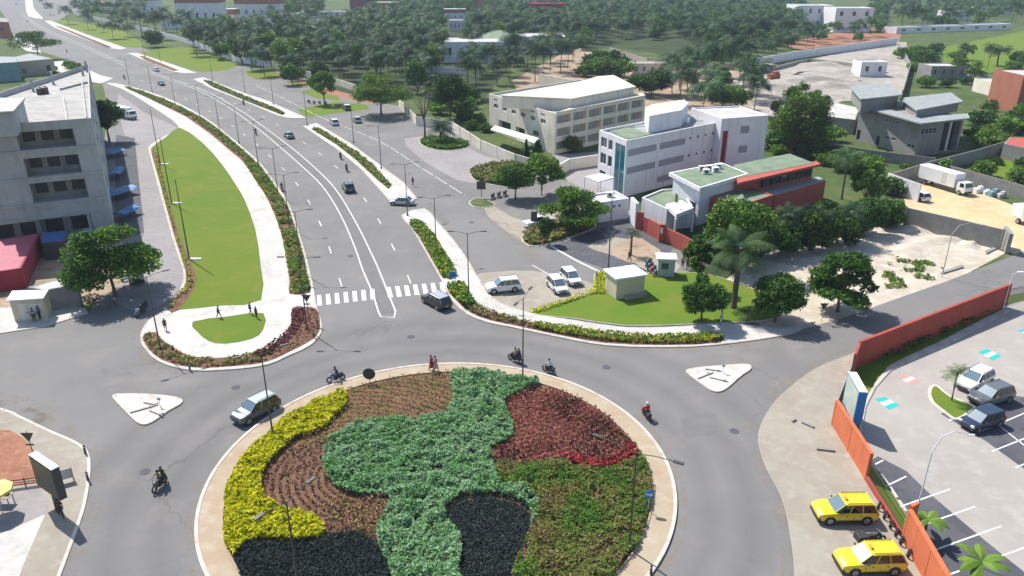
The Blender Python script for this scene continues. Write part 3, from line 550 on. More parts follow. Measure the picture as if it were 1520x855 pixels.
bed('seedling_patch', [(484, 745), (574, 744), (574, 764), (562, 786), (556, 800), (500, 790), (486, 780)], 28, .16, .16, ['tan', 'oli', 'brn'], circle=True, label='thin tan and olive seedlings on soil below the sage-green cover', cat='plants')
c3 = g(820, 640)
rows('red_coleus_rows', REDB, .60, .24, .60, .15, ['dk', 'red', 'red2', 'red', 'red2'], 'dark red and pink foliage planted in close rows in the upper right of the roundabout', center=(c3.x - 9, c3.y + 14), per=11, keepv=-2, jit=.04)
bed('scarlet_fringe', [(839, 686), (830, 676), (850, 680), (886, 690), (918, 680), (935, 662), (944, 668), (944, 686), (918, 695), (886, 701), (865, 697)], 110, .45, .2, ['red3', 'red3', 'red'], circle=True, label='bright scarlet fringe of flowers along the lower edge of the red bed', cat='flowers')
gcut = [smooth(W2(q), 3) for q in (REDB, DK2, GRN)]
bed('green_shrub_bed', [(730, 694), (786, 693), (840, 688), (900, 700), (945, 688), (985, 690), (990, 760), (970, 860), (940, 900), (760, 900), (764, 845), (782, 800), (796, 765), (785, 735), (752, 724)], 230, .5, .15, ['grn', 'oli', 'lime', 'oli', 'tan', 'brn'], (4, 2, 2, 2.5, 1.6, .8), .8, True, 'mixed green and olive low shrubs filling the lower right of the roundabout', 'shrubs', holes=gcut, cs=.7, thin=-.62)
bed('orange_patch', [(895, 790), (925, 785), (930, 805), (905, 812)], 60, .4, .18, ['org', 'tan', 'oli'], circle=True, label='small orange and tan patch in the green shrubs near the lower right rim', cat='plants')
bed('rim_grass', [(770, 556), (800, 565), (850, 583), (900, 612), (935, 650), (950, 690), (968, 700), (960, 660), (925, 615), (870, 580), (800, 556)], 70, .3, .18, ['grn', 'oli', 'grn'], circle=True, label='green grassy fringe around the upper right edge of the red bed', cat='grass')
# verges
bed('verge_shrubs', [(184, 130), (240, 148), (300, 178), (345, 212), (386, 250), (417, 293), (430, 318), (446, 369), (455, 410), (458, 434), (432, 437), (431, 420), (424, 378), (414, 336), (396, 294), (380, 270), (363, 244), (342, 222), (276, 172)], 30, .5, .32, ['grn', 'oli', 'grn', 'oli', 'yel2', 'brn'], (3, 3, 3, 2, 1.5, 1), .7, label='mixed green shrubs in the long verge bed between the white path and the avenue', cat='shrubs', z0=.14, cs=.35, thin=-.25)
bed('verge_shrubs', [(231, 225), (240, 255), (262, 350), (282, 400), (284, 425), (262, 452), (252, 460), (267, 437), (275, 428), (277, 405), (260, 352), (234, 257)], 30, .4, .26, ['yel2', 'oli', 'oli', 'tan'], (3, 3, 2, 1), .6, label='yellow-green edging plants along the left side of the big lawn', cat='shrubs', z0=.14, cs=.5, thin=-.3)
CRES = [(216, 500), (233, 497), (240, 507), (273, 528), (299, 534), (338, 534), (378, 526), (400, 518), (395, 536), (340, 544), (284, 545), (239, 533), (218, 513)]
bed('crescent_plants', CRES, 50, .3, .22, ['oli', 'brn', 'tan', 'grn'], label='olive and brown plants in the crescent bed at the tip of the left island', z0=.14, thin=-.2)
bed('crescent_plants', [(400, 516), (420, 500), (433, 484), (435, 463), (450, 462), (448, 480), (430, 505), (405, 524), (385, 532), (378, 527)], 55, .4, .24, ['pur', 'pur', 'dk', 'red'], label='purple-leaved plants in the crescent bed beside the lamp post', z0=.14)
bed('crescent_plants', [(450, 462), (468, 461), (473, 487), (463, 503), (430, 522), (402, 534), (405, 524), (430, 505), (448, 480)], 18, .2, .2, ['brn', 'tan', 'pur', 'red2'], label='sparse reddish plants on the kerb side of the crescent bed', z0=.14)
bed('island_shrubs', [(608, 334), (623, 332), (639, 346), (659, 377), (677, 410), (658, 413), (641, 385), (623, 353)], 40, .55, .36, ['grn', 'yel2', 'grn', 'oli'], label='leafy green shrubs in the narrow bed above the crosswalk on the right', cat='shrubs', z0=.14, cs=.5)
bed('island_shrubs', [(665, 431), (689, 428), (697, 444), (704, 452), (690, 460), (676, 445)], 60, .8, .34, ['grn', 'yel2', 'grn', 'mid'], label='rounded bright green shrubs just below the crosswalk on the right', cat='shrubs', z0=.14, cs=.6)
bed('island_shrubs', [(704, 452), (715, 459), (755, 473), (800, 483), (795, 489), (760, 482), (727, 475), (697, 463)], 30, .35, .26, ['tan', 'brn', 'oli', 'grn'], label='sparse tan and green plants along the curving kerb right of the crosswalk', z0=.14)
bed('island_shrubs', [(800, 484), (860, 491), (930, 500), (1000, 501), (1060, 498), (1067, 508), (985, 512), (900, 508), (842, 499), (798, 490)], 60, .45, .26, ['oli', 'yel2', 'grn', 'oli'], label='yellow-green low hedge on the kerb below the corner lawn', cat='hedge', z0=.14)
bed('lawn_edging', [(884, 412), (891, 404), (905, 410), (895, 418), (902, 430), (896, 438), (880, 438), (800, 466), (786, 464), (840, 446), (880, 432)], 45, .3, .2, ['yel2', 'oli', 'yel2', 'yel'], label='yellow-green edging hedge along the parking side of the corner lawn', cat='hedge', z0=.15, sm=0)
bed('island_shrubs', [(463, 193), (474, 192), (520, 221), (552, 245), (580, 276), (577, 280), (560, 266), (530, 238), (500, 214)], 12, .35, .5, ['grn', 'oli', 'brn'], label='rough green planting on the island between avenue and service road', cat='shrubs', z0=.14, sm=0)
bed('island_shrubs', [(303, 121), (312, 122), (360, 143), (422, 168), (420, 171), (366, 150), (316, 129)], 8, .4, .6, ['grn', 'oli', 'brn'], label='thin green planting on the second long island of the avenue', cat='shrubs', z0=.14, sm=0)
bed('grass_tufts', [(699, 258), (715, 249), (760, 243), (788, 262), (778, 278), (735, 274), (706, 267)], 20, .7, .5, ['brn', 'grn', 'tan', 'grn'], label='brown and green rough growth on the kerbed island by the boundary wall', cat='plants', z0=.12, cs=.3)
bed('grass_tufts', [(776, 352), (800, 338), (873, 328), (880, 338), (850, 350), (812, 362), (787, 364)], 22, .6, .45, ['brn', 'grn', 'tan', 'oli'], label='dry brown and green growth under the trees beside the white wall', cat='plants', z0=.14, cs=.4)
bed('grass_tufts', [(624, 211), (640, 206), (670, 208), (695, 214), (686, 220), (662, 223), (636, 219)], 25, .6, .5, ['grn', 'lime', 'grn'], label='bright green growth on the small island around the bare tree', cat='plants', z0=.12)
bed('fence_foot_plants', [(1290, 522), (1380, 487), (1490, 449), (1492, 455), (1390, 505), (1340, 528), (1300, 543)], 25, .6, .3, ['mid', 'dark', 'grn'], label='dark green plants at the foot of the long red wall', cat='plants', z0=.07, thin=-.1, sm=0)
bed('weeds', [(1295, 412), (1325, 384), (1375, 388), (1400, 405), (1360, 424), (1310, 428)], 22, .25, .35, ['oli', 'grn', 'lime'], label='weedy green patch on the pale sand lot', cat='weeds', z0=.02, cs=.35, thin=.22)

# ------------------------------------------------------------------ trees
def mpp(px, py):      # metres per pixel at that ground point
    return CAMH / (math.sin(TH) + (py - 427.5) / F * math.cos(TH)) / F
def tree_meshes(h, r, style, seed, keys, n=5000, leaf=.4, clumps=None, base=None):
    rn = random.Random(seed); NR.seed(seed); cl = []
    base = base if base is not None else {'umbrella': .45, 'round': .32, 'open': .3, 'shrub': .06, 'cone': .06}[style]
    K = clumps or {'umbrella': 26, 'round': 30, 'open': 20, 'shrub': 16, 'cone': 22}[style]
    for i in range(K):
        a = rn.uniform(0, 2 * PI); q = math.sqrt(rn.random())
        if style == 'umbrella':
            lay = rn.choice([0, .0, .5, 1]); rr = r * (1 - .55 * lay) * q * .85; z = h * (base + .12) + (h * (1 - base - .2)) * lay + rn.uniform(-.04, .04) * h; s = (r * rn.uniform(.2, .34), r * rn.uniform(.08, .13))
        elif style == 'cone':
            t = rn.random() ** 1.3; rr = r * (1 - t) * .7 * q; z = h * (base + (1 - base) * t * .93); s = (r * .5 * (1.1 - t), r * .6 * (1.1 - t * .6))
        else:
            u = rn.uniform(-.8, 1); rr = r * .8 * math.sqrt(max(0, 1 - u * u * .85)) * (q * .5 + .5); ch = h * (1 - base) / 2; z = h - ch * 1.0 + u * ch * .78; k = rn.uniform(.22, .42) * (1 if style != 'open' else .8); s = (r * k, min(r, ch * 1.3) * k * .8)
        cl.append((Vector((rr * math.cos(a), rr * math.sin(a), z)), s))
    if style in ('round', 'shrub'): cl.append((Vector((0, 0, h - h * (1 - base) / 2)), (r * .62, h * (1 - base) * .34)))
    w = np.array([s[0] ** 2 for _, s in cl]); w /= w.sum(); ci = NR.choice(len(cl), n, p=w)
    d = NR.normal(size=(n, 3)); d /= np.linalg.norm(d, axis=1)[:, None]; rad = NR.uniform(.62, 1.22, n)[:, None] ** 1.0
    c = np.array([tuple(q[0]) for q in cl])[ci]; s = np.array([(q[1][0], q[1][0], q[1][1]) for q in cl])[ci]
    pos = c + d * s * rad + NR.normal(size=(n, 3)) * leaf * .25
    tone = NR.uniform(0, 1, len(cl))[ci] * .6 + NR.uniform(0, .5, n)
    idx = np.clip((tone * len(keys)).astype(int), 0, len(keys) - 1)
    crown = leaves(pos, leaf, [LF.get(k) or PL[k] for k in keys], 'crown', .25, idx=idx, build=False)
    b = MB(); tr = max(.10, h * .022); fork = Vector((rn.uniform(-.03, .03) * h, rn.uniform(-.03, .03) * h, h * max(.1, base * .9)))
    b.tube([(0, 0, -.1), (fork.x * .3, fork.y * .3, fork.z * .5), fork], [tr * 1.4, tr, tr * .85], 8)
    for v, s in rn.sample(cl, min(len(cl), 12)):
        m = fork.lerp(v, .5) + Vector((0, 0, -.05 * h)); b.tube([fork, m, v], [tr * .5, tr * .3, tr * .1], 5)
    return b.mesh('trunk', LF['bark']), crown
def put_tree(name, label, meshes, loc, rz=0, sc=1, group=None, cat='tree'):
    t = thing(name, label, cat, loc, rz, group); t.scale = (sc, sc, sc) if not hasattr(sc, '__len__') else sc
    for n_, me in zip(('trunk', 'crown'), meshes):
        o = bpy.data.objects.new(n_, me); C.objects.link(o); o.parent = t
    return t
def T(name, px, py, ty, rpx, style, keys, label, n=4000, leaf=.4, seed=None, group=None, cat='tree', **k):
    n = int(n * 1.5); leaf *= .78
    k_ = mpp(px, py); p = g(px, py); h = max(1.2, hgt(px, py, ty)); r = rpx * k_
    # the crown's top edge shows higher on screen than its axis point: shorten a little
    return put_tree(name, label, tree_meshes(h, r, style, seed or int(px * 7 + py), keys, n, leaf, **k), p, group=group, cat=cat)
def palm_meshes(h, r, nf=20, npairs=9, seed=1, keys=('palm', 'palmd', 'palml'), trunk=.16, lw=.22, droop=1.0, up=.6, lean=.06, base_r=None):
    rn = random.Random(seed); vs = []; ix = []
    top = Vector((rn.uniform(-lean, lean) * h, rn.uniform(-lean, lean) * h, h))
    def quad(a, b_, c, d, m): vs.extend([tuple(a), tuple(b_), tuple(c), tuple(d)]); ix.append(m)
    for i in range(nf):
        az = 2 * PI * i / nf * 2.4 + rn.uniform(-.2, .2); el = rn.uniform(-.25, 1.15) * up + .15; L = r * rn.uniform(.85, 1.15) * 1.12
        m = rn.choice([0, 0, 1, 2] if len(keys) > 2 else [0]); prev = None; e = el; p = top.copy(); d0 = Vector((math.cos(az), math.sin(az), 0)); side = Vector((-math.sin(az), math.cos(az), 0))
        for k in range(npairs + 1):
            t = k / npairs; e = el - droop * (t ** 1.5) * 1.5; dr = d0 * math.cos(e) + Vector((0, 0, 1)) * math.sin(e)
            q = p + dr * (L / npairs)
            if k > 0:
                ll = L * .30 * math.sin(PI * min(1, .18 + t * .80)) ** .8 + .06; wv = dr * (L / npairs * .5)
                nd = dr.cross(side)
                for s in (-1, 1):
                    tip = p + side * s * ll * .9 - Vector((0, 0, ll * .42)) + dr * ll * .45
                    quad(p - wv * .1, p + wv, tip + wv * .35, tip - wv * .05, m)
            p = q
    v = np.array(vs); n = len(ix); me = bpy.data.meshes.new('crown'); me.vertices.add(4 * n); me.vertices.foreach_set('co', v.ravel())
    me.loops.add(4 * n); me.loops.foreach_set('vertex_index', np.arange(4 * n, dtype=np.int32)); me.polygons.add(n)
    me.polygons.foreach_set('loop_start', np.arange(0, 4 * n, 4, dtype=np.int32)); me.polygons.foreach_set('loop_total', np.full(n, 4, dtype=np.int32))
    for k in keys: me.materials.append(LF[k])
    me.polygons.foreach_set('material_index', np.array(ix, dtype=np.int32)); me.update(calc_edges=True)
    b = MB(); br = base_r or trunk * 1.5
    b.tube([(0, 0, -.1), (top.x * .15, top.y * .15, h * .12), (top.x * .5, top.y * .5, h * .55), top], [br, trunk * 1.1, trunk, trunk * .95], 7)
    b.ball(tuple(top), (trunk * 1.9, trunk * 1.9, trunk * 2.4), 7, 5)
    return b.mesh('trunk', LF['barkp']), me
def P_(name, px, py, ty, rpx, label, group=None, seed=None, cat='palm tree', **k):
    kk = mpp(px, py); h = max(.8, hgt(px, py, ty)); r = rpx * kk
    return put_tree(name, label, palm_meshes(h, r, seed=seed or int(px * 3 + py), **k), g(px, py), group=group, cat=cat)
DK = ('dark', 'dark', 'mid'); MD = ('dark', 'mid', 'mid'); LT = ('mid', 'light', 'light'); BR = ('light', 'lime', 'lime')
# near and middle trees, each its own
T('almond_tree', 172, 440, 342, 74, 'umbrella', ('dark', 'mid', 'mid', 'light'), 'broad dark green layered tree at the corner between the concrete building and the side street', 9000, .42, base=.34, clumps=40)
T('broadleaf_tree', 163, 212, 146, 26, 'round', DK, 'dark dense tree beside the east wall of the unfinished concrete building', 3500, .5)
T('flame_tree', 58, 88, 48, 36, 'umbrella', ('dark', 'mid'), 'dark flat-topped tree overhanging the far left edge of the avenue', 3000, .55, base=.5)
T('rain_tree', 566, 172, 112, 46, 'umbrella', BR, 'wide bright green spreading tree at the bend of the service road', 6000, .48, base=.38, clumps=34)
T('broadleaf_tree', 482, 155, 106, 23, 'open', ('light', 'lime', 'mid'), 'light green tree on the small lawn island above parked motorbikes', 3200, .5)
T('broadleaf_tree', 668, 178, 112, 31, 'round', DK, 'dark rounded tree behind the boundary wall right of the bare tree', 4200, .5)
T('broadleaf_tree', 765, 296, 244, 28, 'round', MD, 'dark green tree on the forecourt, left of its taller twin', 4000, .4)
T('broadleaf_tree', 804, 290, 232, 33, 'open', ('mid', 'light', 'mid'), 'taller green tree on the forecourt in front of the cream arcaded building', 4500, .4)
T('almond_tree', 852, 340, 283, 50, 'umbrella', ('mid', 'light', 'mid'), 'wide green layered tree in front of the white wall, shading a parked white car', 7000, .36, base=.35, clumps=34)
T('small_tree', 812, 362, 322, 14, 'open', MD, 'small slender tree on the dry strip beside the white pickup', 1200, .3)
T('cypress', 781, 236, 200, 5, 'cone', DK, 'slim dark columnar conifer beside the entrance of the cream building', 900, .35)
T('cypress', 798, 236, 200, 9, 'cone', DK, 'wider dark conical conifer beside the entrance of the cream building', 1600, .35)
T('broadleaf_tree', 850, 226, 202, 14, 'shrub', ('dark', 'olive', 'mid'), 'olive green bushy tree under the balconies of the cream building', 1500, .4)
T('small_tree', 1041, 478, 412, 34, 'open', ('mid', 'dark', 'mid'), 'loose dark green tree on the corner lawn, nearest the white footpath', 3600, .32, base=.25)
T('broadleaf_tree', 1034, 428, 352, 26, 'open', ('mid', 'dark', 'light'), 'green tree shading the people between the pale blue kiosk and the tall palm', 3000, .36)
T('broadleaf_tree', 1092, 400, 300, 48, 'round', ('mid', 'dark', 'light', 'mid'), 'large green tree in front of the low red-walled building', 6500, .4)
T('broadleaf_tree', 1150, 478, 412, 38, 'round', ('dark', 'mid', 'mid'), 'rounded dark tree at the right end of the corner lawn', 5500, .34, base=.2)
T('broadleaf_tree', 1243, 463, 378, 54, 'umbrella', ('dark', 'mid', 'mid'), 'broad dark tree standing alone on the pale sand lot beside the street', 7500, .36, base=.28, clumps=34)
T('broadleaf_tree', 1186, 228, 134, 42, 'round', ('light', 'olive', 'mid', 'light'), 'large pale green rounded tree behind the low green-roofed building', 6500, .5, base=.1)
T('mango_tree', 966, 142, 106, 35, 'round', DK, 'broad dark rounded tree behind the roof of the cream building', 4500, .6, base=.2)
T('broadleaf_tree', 1072, 165, 128, 26, 'open', LT, 'light green tree behind the upper end of the white building', 2600, .5)
for i, (px, py, ty, rp, ks, lb) in enumerate([
    (1060, 385, 323, 26, MD, 'leftmost dark tree of the thicket before the red-walled building'), (1125, 385, 329, 34, DK, 'dark tree of the thicket right behind the tall palm'),
    (1160, 378, 329, 32, ('palmd', 'mid', 'palm'), 'feathery dark tree of the thicket below the red wall'), (1200, 372, 313, 34, ('palm', 'mid', 'light'), 'green feathery tree in the middle of the thicket'),
    (1242, 362, 307, 34, ('mid', 'dark', 'light'), 'mixed green tree in the right half of the thicket, below the coconut palm'), (1282, 348, 297, 32, ('dark', 'mid', 'dark'), 'dark tree of the thicket near the concrete wall'),
    (1318, 338, 301, 26, MD, 'rightmost tree of the thicket, against the white wall'), (1100, 372, 341, 24, DK, 'low dark tree in the shaded middle of the thicket'), (1222, 330, 301, 24, DK, 'dark tree behind the thicket at the end of the red building')]):
    T('thicket_tree', px, py, ty, rp, 'shrub', ks, lb, 3600, .40, group='dense thicket behind the sand lot')
T('banana_clump', 1284, 300, 240, 26, 'open', ('light', 'lime', 'mid'), 'bright broad-leaved clump beside the coconut palm behind the red-roofed building', 1300, .9, base=.1)
T('small_tree', 1398, 268, 235, 8, 'shrub', LT, 'small green tree against the grey boundary wall below the villa', 600, .4)
P_('bushy_palm', 1205, 372, 325, 26, 'low feathery palm in the middle of the thicket below the red wall', nf=34, npairs=10, trunk=.25, up=1.0, droop=.9, keys=('palm', 'palml', 'palm'))
P_('bushy_palm', 1165, 372, 322, 24, 'low feathery palm at the left of the thicket, behind the tall palm', nf=34, npairs=10, trunk=.25, up=1.0, droop=.9, keys=('palm', 'palmd', 'palml'))
P_('bushy_palm', 1255, 362, 318, 24, 'low feathery palm at the right of the thicket', nf=34, npairs=10, trunk=.25, up=1.0, droop=.9, keys=('palml', 'palm', 'palm'))
# bare tree
def bare(px, py, ty):
    h = hgt(px, py, ty); rn = random.Random(5); t = thing('bare_tree', 'leafless grey tree standing in the small green island by the boundary wall', 'tree', g(px, py)); b = MB(); tw = MB()
    b.tube([(0, 0, 0), (.1, 0, h * .3), (0, .1, h * .42)], [.28, .2, .17], 7)
    for i in range(11):
        a = rn.uniform(0, 2 * PI); q = rn.uniform(.1, .34) * h; e = Vector((q * math.cos(a), q * math.sin(a), h * rn.uniform(.72, .95))); s = Vector((0, .1, h * rn.uniform(.3, .44))); m = s.lerp(e, .45) + Vector((0, 0, -.04 * h))
        b.tube([s, m, e], [.12, .07, .03], 5)
        for j in range(6):
            s2 = m.lerp(e, rn.random()); tw.tube([s2, s2 + Vector((rn.uniform(-1, 1), rn.uniform(-1, 1), rn.uniform(.6, 1.6))) * h * .10], [.035, .012], 4)
    b.build('trunk', LF['bark'], t); tw.build('twigs', mat('twig', (.22, .19, .17), .9), t)
bare(631, 210, 122)
# palms that stand out
P_('date_palm', 1088, 458, 375, 44, 'tall thick-trunked palm with a big feathery crown on the corner lawn', nf=44, npairs=20, trunk=.33, keys=('palml', 'palml', 'palm'), droop=.95, up=.95, base_r=.5, lean=.01)
P_('coconut_palm', 1249, 296, 232, 26, 'single coconut palm rising behind the end of the red-roofed building', nf=22, npairs=12, keys=('palml', 'palm', 'palm'))
P_('date_palm', 655, 214, 192, 22, 'short bushy palm on the small green island beside the bare tree', nf=34, npairs=10, trunk=.3, up=1.0, droop=.8, keys=('palm', 'palmd', 'palm'))
P_('young_palm', 936, 379, 346, 13, 'young palm in the planter of the dark driveway', nf=16, npairs=9, keys=('palml', 'palm', 'palml'))
P_('young_palm', 1108, 478, 462, 20, 'low spreading palm at the foot of the tall palm', nf=14, npairs=9, trunk=.1, keys=('palml', 'light', 'palml'), up=.5)
P_('young_palm', 1412, 597, 556, 20, 'small yellowish palm on the grass island of the car park', nf=13, npairs=8, trunk=.09, keys=('lime', 'palml', 'lime'), lw=.3, up=1.1, droop=.8)
P_('date_palm', 1480, 98, 75, 17, 'dark palm on the grass in the upper right corner', nf=26, npairs=8, trunk=.3, keys=('palmd', 'palm', 'palmd'))
def broad_palm(px, py, h, label, seed, sc):
    rn = random.Random(seed); t = thing('travellers_palm', label, 'palm tree', g(px, py, .06)); b = MB()
    b.tube([(0, 0, 0), (.05, .02, h * .5), (.0, 0, h)], [.14, .1, .08], 8); b.build('trunk', LF['barkp'], t)
    for i in range(9):
        az = 2 * PI * i / 9 + rn.uniform(-.3, .3); el = rn.uniform(.15, 1.15); L = sc * rn.uniform(.8, 1.15); d = Vector((math.cos(az), math.sin(az), 0)); s = Vector((-d.y, d.x, 0)); p = Vector((0, 0, h)); b = MB(); lt = []; rt = []; mid = []
        for k in range(9):
            tt = k / 8; e = el - tt * 1.5; dr = d * math.cos(e) + Vector((0, 0, math.sin(e))); w = sc * .17 * math.sin(PI * min(1, max(0, (tt - .08) / .95))) + .02
            mid.append(tuple(p)); lt.append(tuple(p + s * w - Vector((0, 0, w * .35)))); rt.append(tuple(p - s * w - Vector((0, 0, w * .35)))); p = p + dr * L / 8
        b.add(lt + mid + rt, [(k, k + 1, 9 + k + 1, 9 + k) for k in range(8)] + [(9 + k, 10 + k, 19 + k, 18 + k) for k in range(8)]); b.build('leaf', LF[rn.choice(['light', 'lime', 'light'])], t)
broad_palm(1370, 798, 1.5, 'bright green broad-leaved palm behind the corner of the orange wall', 3, 1.55)
broad_palm(1447, 868, 1.9, 'large broad-leaved palm on the dark bays at the bottom right', 8, 1.9)
# garden hedges
for (px, py, ty, rp, lb) in [(722, 196, 184, 12, 'clipped hedge clump left of the cream building'), (700, 192, 178, 12, 'dark shrub behind the boundary wall'), (712, 182, 168, 12, 'green shrub in the garden left of the cream building'), (690, 180, 166, 13, 'shaded shrub near the garden wall')]:
    T('garden_shrub', px, py, ty, rp, 'shrub', MD, lb, 900, .45, cat='shrub')
# shared far trees
FARP = [palm_meshes(7.5 + .9 * i, 5.2, nf=26, npairs=8, seed=40 + i, lean=.07, droop=1.2, trunk=.14, up=.85, keys=(('palm', 'palmd', 'palml'), ('palmd', 'palm', 'palm'))[i % 2]) for i in range(6)]
FART = [tree_meshes(7.5 + 1.2 * i, 4.6 + .5 * (i % 3), ('round', 'open', 'umbrella', 'round', 'open', 'shrub')[i], 60 + i, (DK, ('mid', 'light', 'mid'), ('light', 'lime', 'mid'), MD, ('olive', 'mid', 'light'), ('light', 'mid', 'lime'))[i], 1500, .7, base=(.18, .2, .4, .15, .2, .05)[i]) for i in range(6)]
def far_palm(x, y, label, group, sc=None, name='coconut_palm'):
    return put_tree(name, label, FARP[R.randrange(6)], (x, y, 0), R.uniform(0, 6.28), sc or R.uniform(.8, 1.15), group)
def far_tree(x, y, label, group, sc=None, k=None):
    return put_tree('broadleaf_tree', label, FART[R.randrange(6) if k is None else k], (x, y, 0), R.uniform(0, 6.28), sc or R.uniform(.75, 1.15), group)
for i, (px, py, lb, s) in enumerate([(102, 36, 'tall palm at the upper left end of the first roadside lawn', 1.05), (131, 44, 'second palm from the left on the first roadside lawn', .85), (168, 58, 'tall palm in the middle of the first roadside lawn', 1.15), (152, 48, 'short palm between two taller ones on the first roadside lawn', .6), (190, 55, 'palm near the right end of the first roadside lawn', .9),
        (393, 113, 'lone palm on the patch of grass beside the service road', .95), (374, 104, 'palm just left of the lone palm by the service road', .9), (75, 22, 'palm beside the bend of the avenue at the top left', .9), (66, 12, 'palm at the far top left by the avenue', .8)]):
    p = g(px, py); far_palm(p.x, p.y, lb, None, s)
p = g(230, 70); far_tree(p.x, p.y, 'dark rounded tree with its shadow at the end of the first roadside lawn', None, 1.05, 0)
p = g(425, 62); far_tree(p.x, p.y, 'big dark rounded tree beside the blue-roofed shed', None, 1.5, 0)
placed = []; merged = []
def grove(px, gap, nmax, label, group, ptree=.1, tl=None, s=1.0, merge_after=None, avoid=()):
    P = W2(px); A = abs(area(P)); cand = scatter(P, int(60 * A / gap ** 2 / 4) + 200); n = 0
    pts = []
    for x, y in cand:
        if all((x - a) ** 2 + (y - b_) ** 2 > gap * gap for a, b_ in placed[-900:]) :
            placed.append((x, y)); pts.append((x, y))
    pts.sort(key=lambda q: q[1])
    for i, (x, y) in enumerate(pts):
        isT = R.random() < ptree
        if i >= nmax: merged.append((x, y, isT, s)); continue
        if isT: far_tree(x, y, tl or 'bushy broad-crowned tree standing among the ' + group, 'broadleaf trees among the ' + group, s * R.uniform(.75, 1.1))
        else: far_palm(x, y, label, group, s * R.uniform(.78, 1.12))
NR.seed(5)
grove([(690, 88), (760, 72), (860, 78), (900, 60), (1010, 62), (1060, 90), (1180, 62), (1190, 30), (1180, -6), (1000, -8), (800, -4), (740, 30), (700, 50)], 10.5, 95, 'coconut palm in the wide dense grove behind the walled yard', 'palms of the wide grove', .14)
grove([(430, 128), (470, 118), (520, 122), (620, 140), (650, 105), (660, 60), (640, 20), (560, 40), (450, 62), (415, 90)], 8.5, 60, 'coconut palm in the grove between the avenue and the cream building', 'palms above the service road', .28)
grove([(688, 150), (750, 120), (780, 128), (850, 104), (890, 98), (870, 84), (790, 88), (720, 100), (680, 120)], 9, 24, 'coconut palm in the row before the long white villa', 'palms before the white villa', .12)
grove([(1000, 168), (1040, 178), (1120, 176), (1128, 150), (1110, 118), (1060, 112), (1010, 118), (985, 140)], 8, 22, 'coconut palm in the cluster above the white building', 'palms above the white building', .08)
grove([(285, 82), (330, 90), (400, 106), (405, 80), (390, 52), (320, 50), (280, 62)], 8, 26, 'palm in the dark row behind the second roadside lawn', 'palms behind the roadside lawn', .35)
grove([(100, 20), (190, 52), (270, 66), (285, 45), (215, 32), (150, 8)], 13, 14, 'palm in the loose row behind the first roadside lawn', 'palms behind the first lawn', .2)
grove([(1300, 48), (1420, 44), (1540, 34), (1540, -8), (1300, -8), (1290, 20)], 13, 26, 'palm in the belt of trees at the upper right', 'palms of the upper right', .25)
grove([(540, 40), (640, 24), (720, 30), (745, 10), (700, -8), (560, -8)], 12, 14, 'tree in the far belt at the top', 'trees at the top of the view', .75, 'far bushy tree at the top of the view')
grove([(1125, 95), (1190, 78), (1290, 62), (1300, 52), (1180, 55), (1130, 62)], 9, 10, 'palm behind the long wall of the sandy yard', 'palms behind the yard wall', .25, s=.75)
grove([(390, 48), (450, 50), (480, 20), (400, 10)], 14, 6, 'palm among the sheds at the top', 'trees among the sheds', .8, 'dark tree among the sheds at the top')
def far_mass():
    co = []; mi = []; keys = [LF['palm'], LF['palmd'], LF['palml'], LF['dark'], LF['mid'], LF['barkp']]; arr = []
    for me, off in [(m[1], 0) for m in FARP] + [(m[1], 1) for m in FART]:
        v = np.empty(len(me.vertices) * 3); me.vertices.foreach_get('co', v); q = np.empty(len(me.polygons), dtype=np.int32); me.polygons.foreach_get('material_index', q); v = v.reshape(-1, 4, 3)
        sel = slice(None, None, 1 if not off else 2); arr.append((v[sel], q[sel] if not off else 3 + (q[sel] > 0)))
    for x, y, isT, s in merged:
        v, q = arr[6 + R.randrange(6)] if isT else arr[R.randrange(6)]
        a = R.uniform(0, 6.28); s = s * R.uniform(.78, 1.12); M_ = np.array([[math.cos(a), math.sin(a), 0], [-math.sin(a), math.cos(a), 0], [0, 0, 1]]) * s
        co.append(v.reshape(-1, 3) @ M_ + np.array([x, y, 0])); mi.append(q)
    if not co: return
    v = np.concatenate(co); mi = np.concatenate(mi); n = len(mi); me = bpy.data.meshes.new('palm_grove'); me.vertices.add(4 * n); me.vertices.foreach_set('co', v.ravel())
    me.loops.add(4 * n); me.loops.foreach_set('vertex_index', np.arange(4 * n, dtype=np.int32)); me.polygons.add(n)
    me.polygons.foreach_set('loop_start', np.arange(0, 4 * n, 4, dtype=np.int32)); me.polygons.foreach_set('loop_total', np.full(n, 4, dtype=np.int32))
    for k in keys: me.materials.append(k)
    me.polygons.foreach_set('material_index', mi.astype(np.int32)); me.update(calc_edges=True)
    o = bpy.data.objects.new('palm_grove', me); C.objects.link(o); tag(o, 'far crowns of the palm groves fading into one green mass', 'palm grove', None, 'stuff')
    pass
far_mass()

